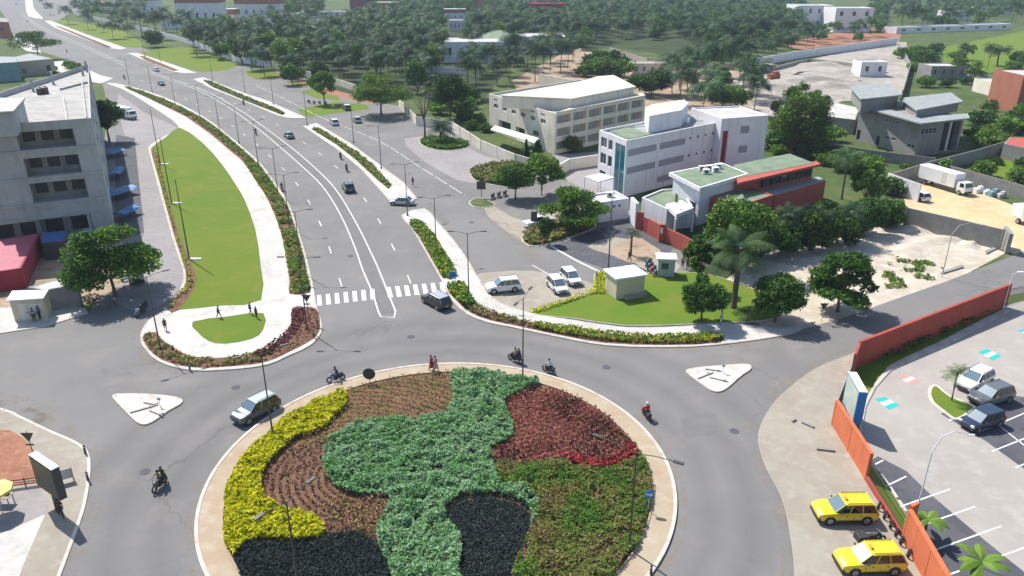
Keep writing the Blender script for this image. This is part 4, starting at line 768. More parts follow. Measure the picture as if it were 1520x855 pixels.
# ------------------------------------------------------------------ buildings and walls
def wm(key, c, c2=None, sc=.35, **k):
    "rendered wall: blotchy colour with faint vertical rain streaks"
    m = mat(key, c, .85, c2 or tuple(q * .82 for q in c), sc, 6, contrast=.22, **k); t = m.node_tree; b = t.nodes['Principled BSDF']; src = b.inputs['Base Color'].links[0].from_socket
    ge = t.nodes.new('ShaderNodeNewGeometry'); mp = t.nodes.new('ShaderNodeMapping'); mp.inputs['Scale'].default_value = (1.3, 1.3, .13); n = t.nodes.new('ShaderNodeTexNoise'); n.inputs['Scale'].default_value = 1; n.inputs['Detail'].default_value = 5
    t.links.new(ge.outputs['Position'], mp.inputs[0]); t.links.new(mp.outputs[0], n.inputs['Vector']); mr = t.nodes.new('ShaderNodeMapRange'); mr.inputs[1].default_value = .52; mr.inputs[2].default_value = .74; mr.inputs[4].default_value = .5; t.links.new(n.outputs['Fac'], mr.inputs[0])
    mx = t.nodes.new('ShaderNodeMix'); mx.data_type = 'RGBA'; t.links.new(mr.outputs[0], mx.inputs[0]); t.links.new(src, mx.inputs[6]); mx.inputs[7].default_value = (c[0] * .5, c[1] * .5, c[2] * .48, 1); t.links.new(mx.outputs[2], b.inputs['Base Color']); return m
B = {'grey': wm('raw_concrete', (.42, .43, .43), (.31, .32, .32)), 'white': wm('white_render', (.74, .73, .75), (.60, .59, .62)), 'lav': wm('pale_render', (.76, .735, .755), (.66, .64, .66)), 'cream': wm('cream_render', (.72, .67, .56), (.58, .53, .44)),
     'creamroof': wm('cream_roof', (.62, .57, .48), (.50, .46, .38)), 'red': wm('red_render', (.42, .085, .055), (.33, .07, .05)), 'orange': wm('orange_wall', (.58, .15, .055), (.40, .10, .04)), 'redwall': wm('red_wall', (.38, .06, .04), (.28, .045, .03)),
     'green': wm('green_roof', (.20, .25, .16), (.10, .15, .10), .5), 'groof': wm('grey_roof', (.30, .32, .31), (.2, .22, .22), .6), 'roofw': wm('roof_pale', (.56, .55, .53), (.30, .29, .27), .45),
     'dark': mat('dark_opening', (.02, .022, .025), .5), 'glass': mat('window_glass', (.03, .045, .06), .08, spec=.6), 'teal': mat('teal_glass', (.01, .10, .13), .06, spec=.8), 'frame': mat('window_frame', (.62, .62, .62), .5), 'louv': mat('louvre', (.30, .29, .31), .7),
     'tan': wm('tan_block', (.36, .32, .27), (.27, .24, .2)), 'kiosk': wm('kiosk_cream', (.56, .50, .36), (.46, .41, .29)), 'block': wm('block_wall', (.29, .28, .26), (.17, .165, .155), .5), 'villa': wm('villa_grey', (.27, .26, .245), (.19, .185, .175)),
     'blue': mat('blue_sheet', (.035, .12, .33), .5, (.02, .08, .22), 1.5), 'pink': mat('red_sheet', (.38, .06, .10), .6, (.26, .045, .08), 1.0), 'tealw': wm('teal_wall', (.16, .30, .33)), 'brick': wm('brick_red', (.36, .12, .07), (.28, .1, .06)), 'maroon': wm('maroon', (.30, .03, .05)),
     'steel': mat('painted_steel_dark', (.055, .05, .05), .5), 'galv': mat('galvanised', (.42, .43, .44), .45, metal=.3), 'black': mat('black_plastic', (.015, .015, .016), .6), 'tarp': mat('blue_tarpaulin', (.03, .17, .36), .6, (.02, .1, .25), 2)}
def facade(b, A, Bp, z0, z1, holes, mi=0):
    "vertical wall A-B with rectangular openings (u0,u1,v0,v1,depth) cut through, with reveals"
    d = Vector((Bp.x - A.x, Bp.y - A.y, 0)); L = d.length; d.normalize(); n = Vector((d.y, -d.x, 0))
    us = sorted({0, L} | {h[0] for h in holes} | {h[1] for h in holes}); vs_ = sorted({z0, z1} | {h[2] for h in holes} | {h[3] for h in holes})
    def pt(u, v, q=0): p = Vector((A.x, A.y, 0)) + d * u - n * q; return (p.x, p.y, v)
    for i in range(len(us) - 1):
        for j in range(len(vs_) - 1):
            cu, cv = (us[i] + us[i + 1]) / 2, (vs_[j] + vs_[j + 1]) / 2
            if any(h[0] < cu < h[1] and h[2] < cv < h[3] for h in holes): continue
            b.add([pt(us[i], vs_[j]), pt(us[i + 1], vs_[j]), pt(us[i + 1], vs_[j + 1]), pt(us[i], vs_[j + 1])], [(0, 1, 2, 3)], mi)
    for u0, u1, v0, v1, q in [h[:5] for h in holes]:
        for a, c in (((u0, v0), (u1, v0)), ((u1, v0), (u1, v1)), ((u1, v1), (u0, v1)), ((u0, v1), (u0, v0))):
            b.add([pt(*a), pt(*c), pt(*c, q), pt(*a, q)], [(3, 2, 1, 0)], mi)
    return pt
def window(par, pt, h, panes=2, fm=None, gm=None, name='window', fw=.07):
    u0, u1, v0, v1, q = h[:5]; fm = fm or B['frame']; gm = gm or B['glass']; b = MB()
    def slab(a0, a1, c0, c1, q0, q1):
        vs = [pt(a0, c0, q0), pt(a1, c0, q0), pt(a1, c1, q0), pt(a0, c1, q0), pt(a0, c0, q1), pt(a1, c0, q1), pt(a1, c1, q1), pt(a0, c1, q1)]
        b.add(vs, [(0, 1, 2, 3), (7, 6, 5, 4), (0, 4, 5, 1), (1, 5, 6, 2), (2, 6, 7, 3), (3, 7, 4, 0)])
    q0, q1 = q - .08, q - .001
    slab(u0, u1, v0, v0 + fw, q0, q1); slab(u0, u1, v1 - fw, v1, q0, q1); slab(u0, u0 + fw, v0 + fw, v1 - fw, q0, q1); slab(u1 - fw, u1, v0 + fw, v1 - fw, q0, q1)
    for i in range(1, panes): uu = u0 + (u1 - u0) * i / panes; slab(uu - fw / 2, uu + fw / 2, v0 + fw, v1 - fw, q0, q1)
    f = b.build(name, fm, par); p = MB(); p.add([pt(u0 + fw, v0 + fw, q - .03), pt(u1 - fw, v0 + fw, q - .03), pt(u1 - fw, v1 - fw, q - .03), pt(u0 + fw, v1 - fw, q - .03)], [(0, 1, 2, 3)]); p.build('pane', gm, f)
    return f
def house(name, label, foot, z1, wall, roof, wins={}, par=.35, pth=.25, z0=0, cat='building', group=None, root=None, eave=0, pane=None, frame=None):
    foot = [Vector((p[0], p[1], 0)) for p in foot]
    if area(foot) < 0: foot = foot[::-1]; flip = True
    else: flip = False
    n = len(foot); c = sum(foot, Vector()) / n
    t = root or thing(name, label, cat, (c.x, c.y, 0), 0, group); loc = Vector((c.x, c.y, 0)) if root is None else Vector((root.location.x, root.location.y, 0)); F_ = [p - loc for p in foot]
    b = MB(); allw = []
    for i in range(n):
        k = (n - 2 - i) % n if flip else i
        hs = wins.get(k, []); A, Bq = F_[i], F_[(i + 1) % n]; L = (Bq - A).length; hh = []
        for h in hs:
            u0, u1 = h[0] * L, h[1] * L
            if flip: u0, u1 = (1 - h[1]) * L, (1 - h[0]) * L
            hh.append((u0, u1, h[2], h[3], h[4] if len(h) > 4 else .18))
        pt = facade(b, A, Bq, z0, z1, hh); allw += [(pt, q, h) for q, h in zip(hh, hs)]
    I = inset(F_, pth); nn = len(F_)
    b.add([(p.x, p.y, z1) for p in F_] + [(p.x, p.y, z1) for p in I] + [(p.x, p.y, z1 - par) for p in I], [(i, (i + 1) % nn, nn + (i + 1) % nn, nn + i) for i in range(nn)] + [(nn + i, nn + (i + 1) % nn, 2 * nn + (i + 1) % nn, 2 * nn + i) for i in range(nn)])
    b.build('wall', wall, t); r = MB(); r.sheet(I, z1 - par + .01)
    r.build('roof', roof, t)
    for pt, q, h in allw:
        kind = h[5] if len(h) > 5 else 'w'
        if kind == 'w': window(t, pt, q, max(1, int((q[1] - q[0]) / .9)), frame, pane)
        elif kind == 'louv': window(t, pt, q, 1, B['lav'], B['louv'], 'louvre', .04)
        elif kind == 'teal': window(t, pt, q, 2, B['frame'], B['teal'], 'window', .08)
        elif kind == 'redslot': window(t, pt, q, 1, B['red'], B['maroon'], 'window', .1)
        elif kind == 'door': window(t, pt, q, 1, B['steel'], B['steel'], 'door', .06)
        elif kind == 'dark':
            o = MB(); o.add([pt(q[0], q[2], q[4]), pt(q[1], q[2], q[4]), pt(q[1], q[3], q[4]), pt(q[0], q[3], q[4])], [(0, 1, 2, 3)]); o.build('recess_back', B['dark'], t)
    return t, loc, F_
def GP(z, *px): return [g(x, y, z) for x, y in px]
# A: unfinished concrete block
zA = 17.4; FR, BR, BL, FL = g(135, 175, zA), g(131, 95, zA), g(-60, 156, zA), g(-60, 189, zA)
footA = [FL, FR, BR, BL]; LA = (Vector((FR.x, FR.y, 0)) - Vector((FL.x, FL.y, 0))).length
hA = []
for rows_, (x0, x1, y0, y1) in enumerate([(23, 110, 199, 220), (34, 118, 238, 260), (43, 128, 275, 298)]):
    u0, v1 = wall_hit(FL, FR, x0, y0 - 2); u1, _ = wall_hit(FL, FR, x1, y0); _, v0 = wall_hit(FL, FR, (x0 + x1) / 2, y1)
    hA.append((u0 / LA, u1 / LA, max(.2, v0), v1, 2.4, 'none'))
u0, _ = wall_hit(FL, FR, 54, 318); u1, _ = wall_hit(FL, FR, 134, 318); hA.append((u0 / LA, u1 / LA, .1, 3.0, 2.2, 'none'))
hA.append((.02, u0 / LA - .02, .1, 2.9, 2.2, 'none'))
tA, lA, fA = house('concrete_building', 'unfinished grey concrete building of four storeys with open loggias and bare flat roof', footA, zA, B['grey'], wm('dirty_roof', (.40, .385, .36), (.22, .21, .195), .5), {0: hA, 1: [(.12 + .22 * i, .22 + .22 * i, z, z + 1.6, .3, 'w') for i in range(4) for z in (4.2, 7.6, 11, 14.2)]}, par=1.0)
dA = (fA[1] - fA[0]).normalized(); nA = Vector((dA.y, -dA.x, 0))
for k, h in enumerate(hA):
    L = LA; b = MB(); w0, w1 = h[0] * L, h[1] * L
    def ptA(u, v, q=0): p = fA[0] + dA * u - nA * q; return (p.x, p.y, v)
    nw = 3 if k < 3 else 2; sub = [(w0 + (w1 - w0) * (i + .16) / nw, w0 + (w1 - w0) * (i + .84) / nw, h[2] + (h[3] - h[2]) * (.28 if k < 3 else .05), h[3] - .35, .25) for i in range(nw)]
    A_, B_ = Vector(ptA(w0, 0, h[4])), Vector(ptA(w1, 0, h[4])); facade(b, A_, B_, h[2], h[3], [(s[0] - w0, s[1] - w0, s[2], s[3], .25) for s in sub]); b.build('loggia_wall', B['block'], tA)  # darker wall material: deep recess shade put into its colour
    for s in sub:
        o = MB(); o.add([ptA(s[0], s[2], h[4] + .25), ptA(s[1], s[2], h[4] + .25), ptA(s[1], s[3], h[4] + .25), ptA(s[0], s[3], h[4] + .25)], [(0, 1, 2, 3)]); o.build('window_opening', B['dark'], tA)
b = MB()
for k, zz in enumerate([3.35] + [h[2] - .2 for h in hA[:3]]):
    p0, p1 = Vector(ptA(0, 0, -.12)), Vector(ptA(LA, 0, -.12)); m = (p0 + p1) / 2; b.box((m.x, m.y, zz), (LA, .26, .28), math.atan2(dA.y, dA.x))
b.build('floor_band', B['grey'], tA)
for q in (54, 132):
    u, _ = wall_hit(FL, FR, q, 325); p = Vector(ptA(u, 0, .2)); b = MB(); b.box((p.x, p.y, 1.6), (.4, .4, 3.2), math.atan2(dA.y, dA.x)); b.build('column', B['grey'], tA)
tw = [p - lA for p in GP(19.8, (-50, 146), (34, 146), (17, 165), (-50, 168))]; b = MB(); b.prism(tw, zA - 1, 19.6); b.build('stair_tower', B['grey'], tA); b = MB(); b.prism(inset(tw, -.25), 19.6, 19.85); b.build('stair_roof', B['roofw'], tA)
b = MB()
for (px, py, h) in ((48, 128, 2.4), (78, 118, 2.6), (122, 105, 1.6), (128, 100, 2.4)):
    p = g(px, py, zA) - lA; b.box((p.x, p.y, zA - 1 + h / 2), (.35, .35, h))
for (x0, y0, x1, y1) in ((92, 138, 98, 172), (120, 112, 126, 168), (88, 126, 128, 116)):
    p, q = g(x0, y0, zA) - lA, g(x1, y1, zA) - lA; m = (p + q) / 2; b.box((m.x, m.y, zA - .8), ((q - p).length, .25, .35), math.atan2(q.y - p.y, q.x - p.x))
b.build('roof_post', B['grey'], tA)
# B: cream building with arcaded roof storey
zB = 8.9; fB = GP(zB, (726, 139), (824, 168.5), (958, 143), (862, 118))
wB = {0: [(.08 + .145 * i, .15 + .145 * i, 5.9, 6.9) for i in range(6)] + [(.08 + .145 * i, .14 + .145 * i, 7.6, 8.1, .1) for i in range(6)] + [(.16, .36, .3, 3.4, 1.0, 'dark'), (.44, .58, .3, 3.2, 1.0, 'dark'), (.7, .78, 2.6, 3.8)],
      1: [(.02 + .163 * i, .16 + .163 * i, z, z + 1.7, .9, 'none') for i in range(6) for z in (.9, 3.8, 6.6)]}
tB, lB, FB = house('cream_building', 'cream building with balconies along one side and an arched roof storey', fB, zB, B['cream'], B['groof'], wB, par=.5)
dB = (FB[2] - FB[1]).normalized(); nB = Vector((dB.y, -dB.x, 0)); LB = (FB[2] - FB[1]).length
for i in range(6):
    for z in (.9, 3.8, 6.6):
        u0, u1 = (.02 + .163 * i) * LB, (.16 + .163 * i) * LB
        def ptB(u, v, q=0): p = FB[1] + dB * u - nB * q; return (p.x, p.y, v)
        o = MB(); o.add([ptB(u0, z, .9), ptB(u1, z, .9), ptB(u1, z + 1.7, .9), ptB(u0, z + 1.7, .9)], [(0, 1, 2, 3)]); bk = o.build('balcony', B['tan'], tB)
        o = MB(); m = u0 + (u1 - u0) * .5; o.add([ptB(m - .5, z + .05, .86), ptB(m + .5, z + .05, .86), ptB(m + .5, z + 1.45, .86), ptB(m - .5, z + 1.45, .86)], [(0, 1, 2, 3)]); o.build('window', B['groof'], bk)
up = [p - lB for p in GP(11.2, (742, 141), (848, 146), (944, 128), (911, 111), (886, 113), (868, 119))]; b = MB(); b.prism(inset(up, .3), zB - .6, 10.9); b.build('roof_storey', B['cream'], tB)
b = MB(); b.prism(up, 10.9, 11.15); b.build('roof_slab', B['creamroof'], tB)
A1, A2 = inset(up, .3)[1], inset(up, .3)[2]
if (A2 - A1).length < 5: A1, A2 = inset(up, .3)[0], inset(up, .3)[1]
A1, A2 = sorted([p for p in (g(850, 146, 11) - lB, g(944, 128, 11) - lB)], key=lambda v: v.x); dd = (A2 - A1).normalized(); nn_ = Vector((dd.y, -dd.x, 0)); La = (A2 - A1).length
for i in range(4):
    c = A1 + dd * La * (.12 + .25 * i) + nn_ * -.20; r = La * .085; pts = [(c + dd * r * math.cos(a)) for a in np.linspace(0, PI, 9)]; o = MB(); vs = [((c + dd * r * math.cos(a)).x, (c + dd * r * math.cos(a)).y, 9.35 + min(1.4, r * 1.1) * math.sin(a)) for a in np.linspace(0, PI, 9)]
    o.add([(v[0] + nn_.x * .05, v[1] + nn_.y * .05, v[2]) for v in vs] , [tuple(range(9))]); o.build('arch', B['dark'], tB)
b = MB(); st = [p - lB for p in GP(zB + .1, (826, 168), (958, 142.5), (953, 139), (870, 154))]; b.prism(st, zB + .02, zB + .3); b.build('balcony_roof', B['creamroof'], tB)
b = MB(); pc = [p - lB for p in GP(3.8, (735, 186), (800, 205), (793, 212), (728, 192))]; b.prism(pc, 3.55, 3.8); b.build('porch_roof', B['cream'], tB)
# C: white modern building
zC = 10.2; fC = GP(zC, (889.7, 193), (930, 208.5), (1072, 180), (1030, 166))
wC = {0: [(.08, .30, 1.0, 3.0), (.08, .30, 4.3, 6.3), (.08, .30, 7.4, 9.2), (.36, .52, 4.3, 6.3), (.36, .52, 7.4, 9.2), (.62, .98, .4, 9.2, .1, 'teal')],
      1: [(.02, .30, 7.2, 8.5, .1, 'louv'), (.33, .60, 7.2, 8.5, .1, 'louv'), (.02, .30, 4.0, 5.3, .1, 'louv'), (.33, .60, 4.0, 5.3, .1, 'louv'), (.33, .60, 1.0, 2.2, .1, 'louv')] + [(.64 + .085 * i, .665 + .085 * i, z, z + .55, .1) for i in range(4) for z in (4.6, 7.9)]}
tC, lC, FC = house('white_building', 'white three-storey office building with a tall teal glass corner and louvred bands', fC, zC, B['lav'], B['groof'], wC, par=.5)
f2 = GP(11.4, (1072, 176), (1141, 171), (1098, 157), (1026, 160)); house('', '', f2, 11.4, B['lav'], B['roofw'], {0: [(.05, .17, 2.0, 9.0, .4, 'redslot'), (.42, .62, 4.4, 5.9, .1, 'louv'), (.42, .62, 8.2, 9.7, .1, 'louv')]}, par=.25, root=tC)
for (px, z1_, nm) in (([(958, 160), (968, 155), (1016, 148), (1022, 153), (1012, 163), (964, 172)], 12.9, 'stair_tower'),):
    P = [p - lC for p in GP(z1_, *px)]; b = MB(); b.prism(P, zC - .5 if nm == 'stair_tower' else 13.6, z1_); b.build(nm, B['white'], tC)
P = [p - lC for p in GP(zC, (936, 186), (1062, 174), (1030, 168), (960, 180))]; b = MB(); b.prism(P, zC - .48, zC - .40); b.build('roof_deck', B['groof'], tC)
P = [p - lC for p in GP(zC, (902, 190), (934, 186), (968, 196), (932, 203))]; b = MB(); b.prism(P, zC - .48, zC - .36); b.build('roof_terrace', B['green'], tC)
p = g(1020, 180, zC + .3) - lC; b = MB(); b.ball((p.x, p.y, zC + .5), (.6, .6, .6), 10, 7); b.build('water_tank', B['white'], tC)
b = MB(); P = [p - lC for p in GP(3.4, (868, 262), (892, 257), (912, 263), (888, 270))]; b.prism(P, 3.2, 3.4)
for q in P: b.box((q.x, q.y, 1.6), (.15, .15, 3.2))
b.build('entrance_canopy', B['white'], tC)
# D: low green-roofed building with red walls
z = 6.6; fD = GP(z, (1000, 259), (1071, 245), (1106, 258), (1040, 275))
tD, lD, FD = house('low_building', 'low building with mossy green flat roofs, red walls and a long red fascia', fD, 5.9, B['white'], B['green'], {3: [(.1, .35, 1, 3.5), (.5, .6, 2.2, 3.2), (.75, .85, 2.2, 3.2)], 0: [(.2, .5, 1.5, 4.5)]}, par=.02)
P = [p - lD for p in GP(z, (993, 256), (1071, 241), (1111, 257.5), (1039, 279))]; b = MB(); b.prism(P, 6.0, 6.6); b.build('roof_overhang', B['white'], tD); b = MB(); b.sheet(inset(P, .35), 6.61); b.build('green_roof', B['green'], tD)
P = [p - lD for p in GP(z, (1089, 244), (1172, 227), (1208, 241), (1095, 263))]; b = MB(); b.prism(P, 0, 6.35, 0); b.build('wing', B['red'], tD); b = MB(); b.prism(P, 6.36, 6.5); b.build('wing_roof', B['green'], tD)
P = [p - lD for p in GP(6.5, (1093, 263), (1212, 238.5), (1218, 243), (1096, 271))]; b = MB(); b.prism(P, 6.05, 6.45); b.build('fascia', B['red'], tD)
a, c = g(1130, 275, 4.6) - lD, g(1205, 258, 4.6) - lD
b = MB()
for i in range(6):
    m = a.lerp(c, (i + .5) / 6); b.box((m.x, m.y, 4.9), (1.6, .2, 1.2), math.atan2(c.y - a.y, c.x - a.x))
b.build('window_band', B['glass'], tD)
P = [p - lD for p in GP(3.6, (1120, 284), (1215, 262), (1226, 268), (1150, 290))]; b = MB(); b.prism(P, 0, 3.6, 0, 1); b.build('side_annex', [B['red'], B['groof']], tD)
house('', '', GP(4.4, (1056, 292), (1108, 276), (1148, 289), (1103, 304)), 4.4, B['red'], B['green'], {}, root=tD, par=.15)
house('', '', GP(3.6, (953, 293), (982, 281), (1010, 279), (1028, 305), (990, 310)), 3.6, B['white'], B['green'], {}, root=tD, par=.3)
P = [p - lD for p in GP(3.9, (988, 303), (1012, 297), (1030, 308), (1004, 318))]; b = MB(); b.prism(P, 3.3, 3.9)
for q in P: b.box((q.x, q.y, 1.6), (.3, .3, 3.3))
b.build('entrance_canopy', B['white'], tD)
def fpole(px, py, ty, label):
    t = thing('flagpole', label, 'flagpole', g(px, py)); h = hgt(px, py, ty); MB().tube([(0, 0, 0), (0, 0, h)], [.05, .03], 6).build('pole', B['galv'], t)
    b = MB(); b.add([(0, 0, h - .1), (.35, -.05, h - .3), (.5, .05, h - 1.7), (0.02, 0, h - 1.5)], [(0, 1, 2, 3)]); b.build('flag', mat('flag_cloth', (.5, .25, .05), .8, (.08, .25, .06), 2.5), t)
fpole(998, 345, 286, 'short pole with a limp flag over the entrance of the low red-walled building')
# walls ------------------------------------------------------------
def wall(name, label, px, h, m, th=.2, cap=None, posts=0, pm=None, cat='wall', z0=0, world=None, hs=None):
    P = world or W2(px); c = P[0].copy(); t = thing(name, label, cat, (c.x, c.y, 0)); b = MB(); cb = MB(); pb = MB()
    Q = [p - c for p in P]
    L = []; Rr = []
    for i, p in enumerate(Q):
        e1 = (Q[i] - Q[i - 1]).normalized() if i else (Q[1] - Q[0]).normalized(); e2 = (Q[i + 1] - Q[i]).normalized() if i < len(Q) - 1 else e1
        n = Vector((-(e1 + e2).y, (e1 + e2).x, 0)).normalized() * th / 2; L.append(p + n); Rr.append(p - n)
    poly = L + Rr[::-1]; hh = hs or [h] * len(Q)
    n = len(Q); b.add([(p.x, p.y, z0) for p in L] + [(p.x, p.y, z0) for p in Rr] + [(p.x, p.y, hh[i]) for i, p in enumerate(L)] + [(p.x, p.y, hh[i]) for i, p in enumerate(Rr)],
          [(i, i + 1, 2 * n + i + 1, 2 * n + i) for i in range(n - 1)] + [(n + i + 1, n + i, 3 * n + i, 3 * n + i + 1) for i in range(n - 1)] + [(2 * n + i, 2 * n + i + 1, 3 * n + i + 1, 3 * n + i) for i in range(n - 1)] + [(0, 2 * n, 3 * n, n), (n - 1, 2 * n - 1, 4 * n - 1, 3 * n - 1)])
    b.build('wall_panel', m, t)
    if posts:
        for i in range(n - 1):
            k = max(1, int((Q[i + 1] - Q[i]).length / posts))
            for j in range(k + (i == n - 2)):
                p = Q[i].lerp(Q[i + 1], j / k); h_ = hh[i] + (hh[i + 1] - hh[i]) * j / k; o = MB(); o.bbox((p.x, p.y, (h_ + .12 + z0) / 2), (th + .06, th + .06, h_ + .08 - z0), math.atan2((Q[i + 1] - Q[i]).y, (Q[i + 1] - Q[i]).x)); o.build('post', pm or m, t)
    if cap:
        for i in range(n - 1):
            m_ = (Q[i] + Q[i + 1]) / 2; d = Q[i + 1] - Q[i]; cb.box((m_.x, m_.y, hh[i] + .05), (d.length, th + .1, .09), math.atan2(d.y, d.x))
        cb.build('coping', cap, t)
    return t
wall('boundary_wall', 'pale wall with panels and posts running along the service road below the cream building', [(592, 158), (619, 186), (671, 194), (714, 223), (765, 245), (822, 262)], 2.3, B['cream'], .2, posts=6, pm=B['tan'])
wall('boundary_wall', 'pale garden wall between the cream building and the white building', [(828, 262), (845, 252), (905, 243)], 2.2, B['cream'], .2, B['white'])
hR = [3.0, 3.0]
wall('car_park_wall', 'long dark red wall along the street side of the car park', [(1491, 456), (1270, 546)], 3.0, B['redwall'], .22, B['redwall'], posts=5)
wall('car_park_wall', 'short red wall piece turning the corner above the advertising board', [(1269, 547), (1262, 565)], 3.0, B['redwall'], .22)
wall('car_park_wall', 'upper orange wall piece between the advertising board and the taxis', [(1236, 631), (1285, 712)], 2.5, B['orange'], .22, B['orange'], posts=3.2)
wall('low_wall', 'low red kerb wall under the railing beside the upper taxi', [(1286, 714), (1338, 797)], .5, B['redwall'], .25)
wall('car_park_wall', 'tall orange wall in the lower right corner beside the lower taxi', [(1341, 802), (1372, 860), (1420, 950)], 2.6, B['orange'], .24, B['orange'], posts=3.2)
wall('car_park_wall', 'narrow orange return wall at the end of the railing', [(1341, 799), (1351, 793)], 2.9, B['orange'], .24)
wall('concrete_wall', 'weathered grey concrete wall behind the pale sand lot', [(1341, 336), (1483, 371)], 3.1, B['block'], .2, posts=7)
wall('concrete_wall', 'leaning broken end slab of the weathered wall by the street', [(1486, 364), (1494, 377)], 3.0, B['block'], .5)
wall('white_wall', 'white wall at the left end of the yellow sand lot', [(1314, 282), (1362, 300)], 3.2, B['white'], .2)
wall('concrete_wall', 'dark grey wall behind the white box truck', [(1314, 282), (1386, 258)], 2.9, B['block'], .2)
wall('concrete_wall', 'grey wall with posts along the far side of the yellow sand lot', [(1386, 258), (1450, 276), (1560, 308)], 2.4, B['block'], .2, posts=6.5, pm=B['tan'])
wall('concrete_wall', 'dark grey wall climbing from the box truck towards the red-roofed shed', [(1388, 256), (1440, 242), (1492, 226), (1560, 236)], 2.6, B['villa'], .2)
wall('concrete_wall', 'pale grey wall in front of the dark grey villa', [(1232, 228), (1290, 238), (1384, 250)], 2.2, B['block'], .2, posts=8)
wall('gate_wall', 'red entrance wall panel beside the white guard house', [(944, 340), (954, 342)], 2.9, B['red'], .25)
wall('gate_wall', 'red wall panel between the dark gate and the entrance pillar', [(961, 347), (979, 357)], 2.5, B['red'], .2)
wall('gate_wall', 'red wall panel right of the entrance pillar, running under the trees', [(986, 359), (1013, 372), (1045, 390)], 2.3, B['red'], .2)
tP = thing('entrance_pillar', 'red pillar with white plates between the two red wall panels', 'pillar', g(981, 359)); MB().bbox((0, 0, 1.4), (.9, .6, 2.8)).build('pillar_body', B['red'], tP); MB().box((-.1, -.33, 1.9), (.4, .05, .9)).build('plate', B['white'], tP)
tG = thing('sliding_gate', 'dark red sliding gate in the entrance of the low building', 'gate', g(957, 344)); a, c = g(954, 343), g(961, 347); d = c - a; b = MB(); b.box(((c - a) / 2)[:2] and ((a + c) / 2 - g(957, 344)).to_tuple()[:2] + (1.2,), (d.length, .08, 2.3), math.atan2(d.y, d.x)); b.build('gate_leaf', B['maroon'], tG)
tH, lH, FH = house('guard_house', 'white flat-roofed guard house with two small windows beside the red gate', GP(3.4, (880, 302), (934, 294), (912, 283), (872, 289)), 3.4, B['white'], B['roofw'], {0: [(.55, .63, 2.1, 2.6), (.7, .78, 2.1, 2.6)]}, par=.3, cat='guard house')
wall('white_wall', 'white wall joining the guard house to the office building', [(936, 328), (944, 338)], 4.0, B['white'], .5)
# villa E
zE = 8.2; tE, lE, FE = house('grey_villa', 'dark grey villa with stepped roofs and a columned side porch', GP(7.6, (1277, 160), (1368, 180), (1432, 174), (1340, 150)), 7.6, B['villa'], B['villa'],
    {0: [(.02, .08, .3, 2.6, .3, 'dark'), (.36, .42, .3, 2.4, .3, 'dark'), (.50, .57, 2.2, 2.8), (.60, .67, 2.2, 2.8), (.86, .97, 1.6, 2.4), (.45, .66, 6.0, 6.4)], 1: [(.05, .4, 4.6, 6.0), (.55, .95, .4, 6.8, 1.5, 'dark')]}, par=.1)
for zz, px, nm in ((10.6, [(1266, 128), (1318, 124), (1334, 140), (1280, 146)], 'upper_storey'), (9.6, [(1342, 146), (1410, 138), (1424, 150), (1362, 162)], 'upper_storey')):
    P = [p - lE for p in GP(zz, *px)]; b = MB(); b.prism(P, 7.3, zz - .3); o = b.build(nm, B['villa'], tE); b = MB(); b.prism(inset(P, -.8), zz - .3, zz); b.build('roof_slab', B['groof'], o)
    a_, c_ = P[0], P[1]; b = MB(); d_ = c_ - a_
    for u in (.2, .45, .7): m = a_.lerp(c_, u); b.box((m.x, m.y, zz - 1.5), (1.0, .12, 1.1), math.atan2(d_.y, d_.x))
    b.build('window', B['glass'], o)
a_, c_ = FE[0], FE[1]; d_ = (c_ - a_); n_ = Vector((d_.y, -d_.x, 0)).normalized() * .12; m = (a_ + c_) / 2 + n_
P = [p - lE for p in GP(7.9, (1270, 156), (1368, 183), (1440, 175), (1436, 168), (1366, 174), (1284, 153))]; b = MB(); b.prism(P, 7.62, 7.9); b.build('eave', B['groof'], tE)
a = FE[2] if False else (g(1405, 222) - lE)
for q in ((1402, 226), (1416, 222)):
    p = g(*q) - lE; b = MB(); b.tube([(p.x, p.y, 0), (p.x, p.y, 7.6)], .28, 8); b.build('column', B['lav'], tE)
house('shed', 'low weathered outbuilding left of the dark grey villa', GP(3.6, (1222, 172), (1270, 178), (1276, 160), (1240, 152)), 3.6, B['villa'], B['roofw'], {0: [(.1, .3, .2, 2.4, .3, 'dark')]}, par=.05)
house('shed', 'red-roofed shed at the right edge behind the grey wall', GP(3.2, (1490, 213), (1560, 228), (1570, 210), (1500, 203)), 3.2, B['villa'], B['red'], {}, par=.02)
# left-hand small buildings
house('market_stall', 'stall with a bright red sheet roof at the left edge', GP(2.8, (-30, 362), (58, 346), (31, 398), (-60, 412)), 2.8, B['maroon'], B['pink'], {}, par=.0, cat='stall')
house('market_stall', 'stall with a blue sheet roof in the shade of the concrete building', GP(2.6, (59, 345), (102, 342), (97, 358), (61, 361)), 2.6, B['steel'], B['blue'], {}, par=.0, cat='stall')
house('market_stall', 'low stall with a faded blue roof under the edge of the concrete building', GP(2.4, (119, 340), (141, 337), (140, 347), (118, 350)), 2.4, B['steel'], B['tealw'], {}, par=.0, cat='stall')
house('shop_hut', 'concrete hut with a pale and mint sheet roof beneath the big corner tree', GP(2.8, (41, 426), (106, 409), (113, 422), (66, 431)), 2.8, B['block'], B['roofw'], {}, par=.05, cat='hut')
tK, lK, FK = house('kiosk', 'small cream kiosk with a white sheet roof and counter doors, on the pale corner pavement', GP(2.9, (13, 444), (62, 441), (70, 431), (20, 433)), 2.8, B['kiosk'], B['roofw'], {0: [(.2, .46, .15, 2.2, .08, 'w'), (.5, .9, .9, 2.1, .08, 'w')]}, par=.02, cat='kiosk', pane=B['cream'])
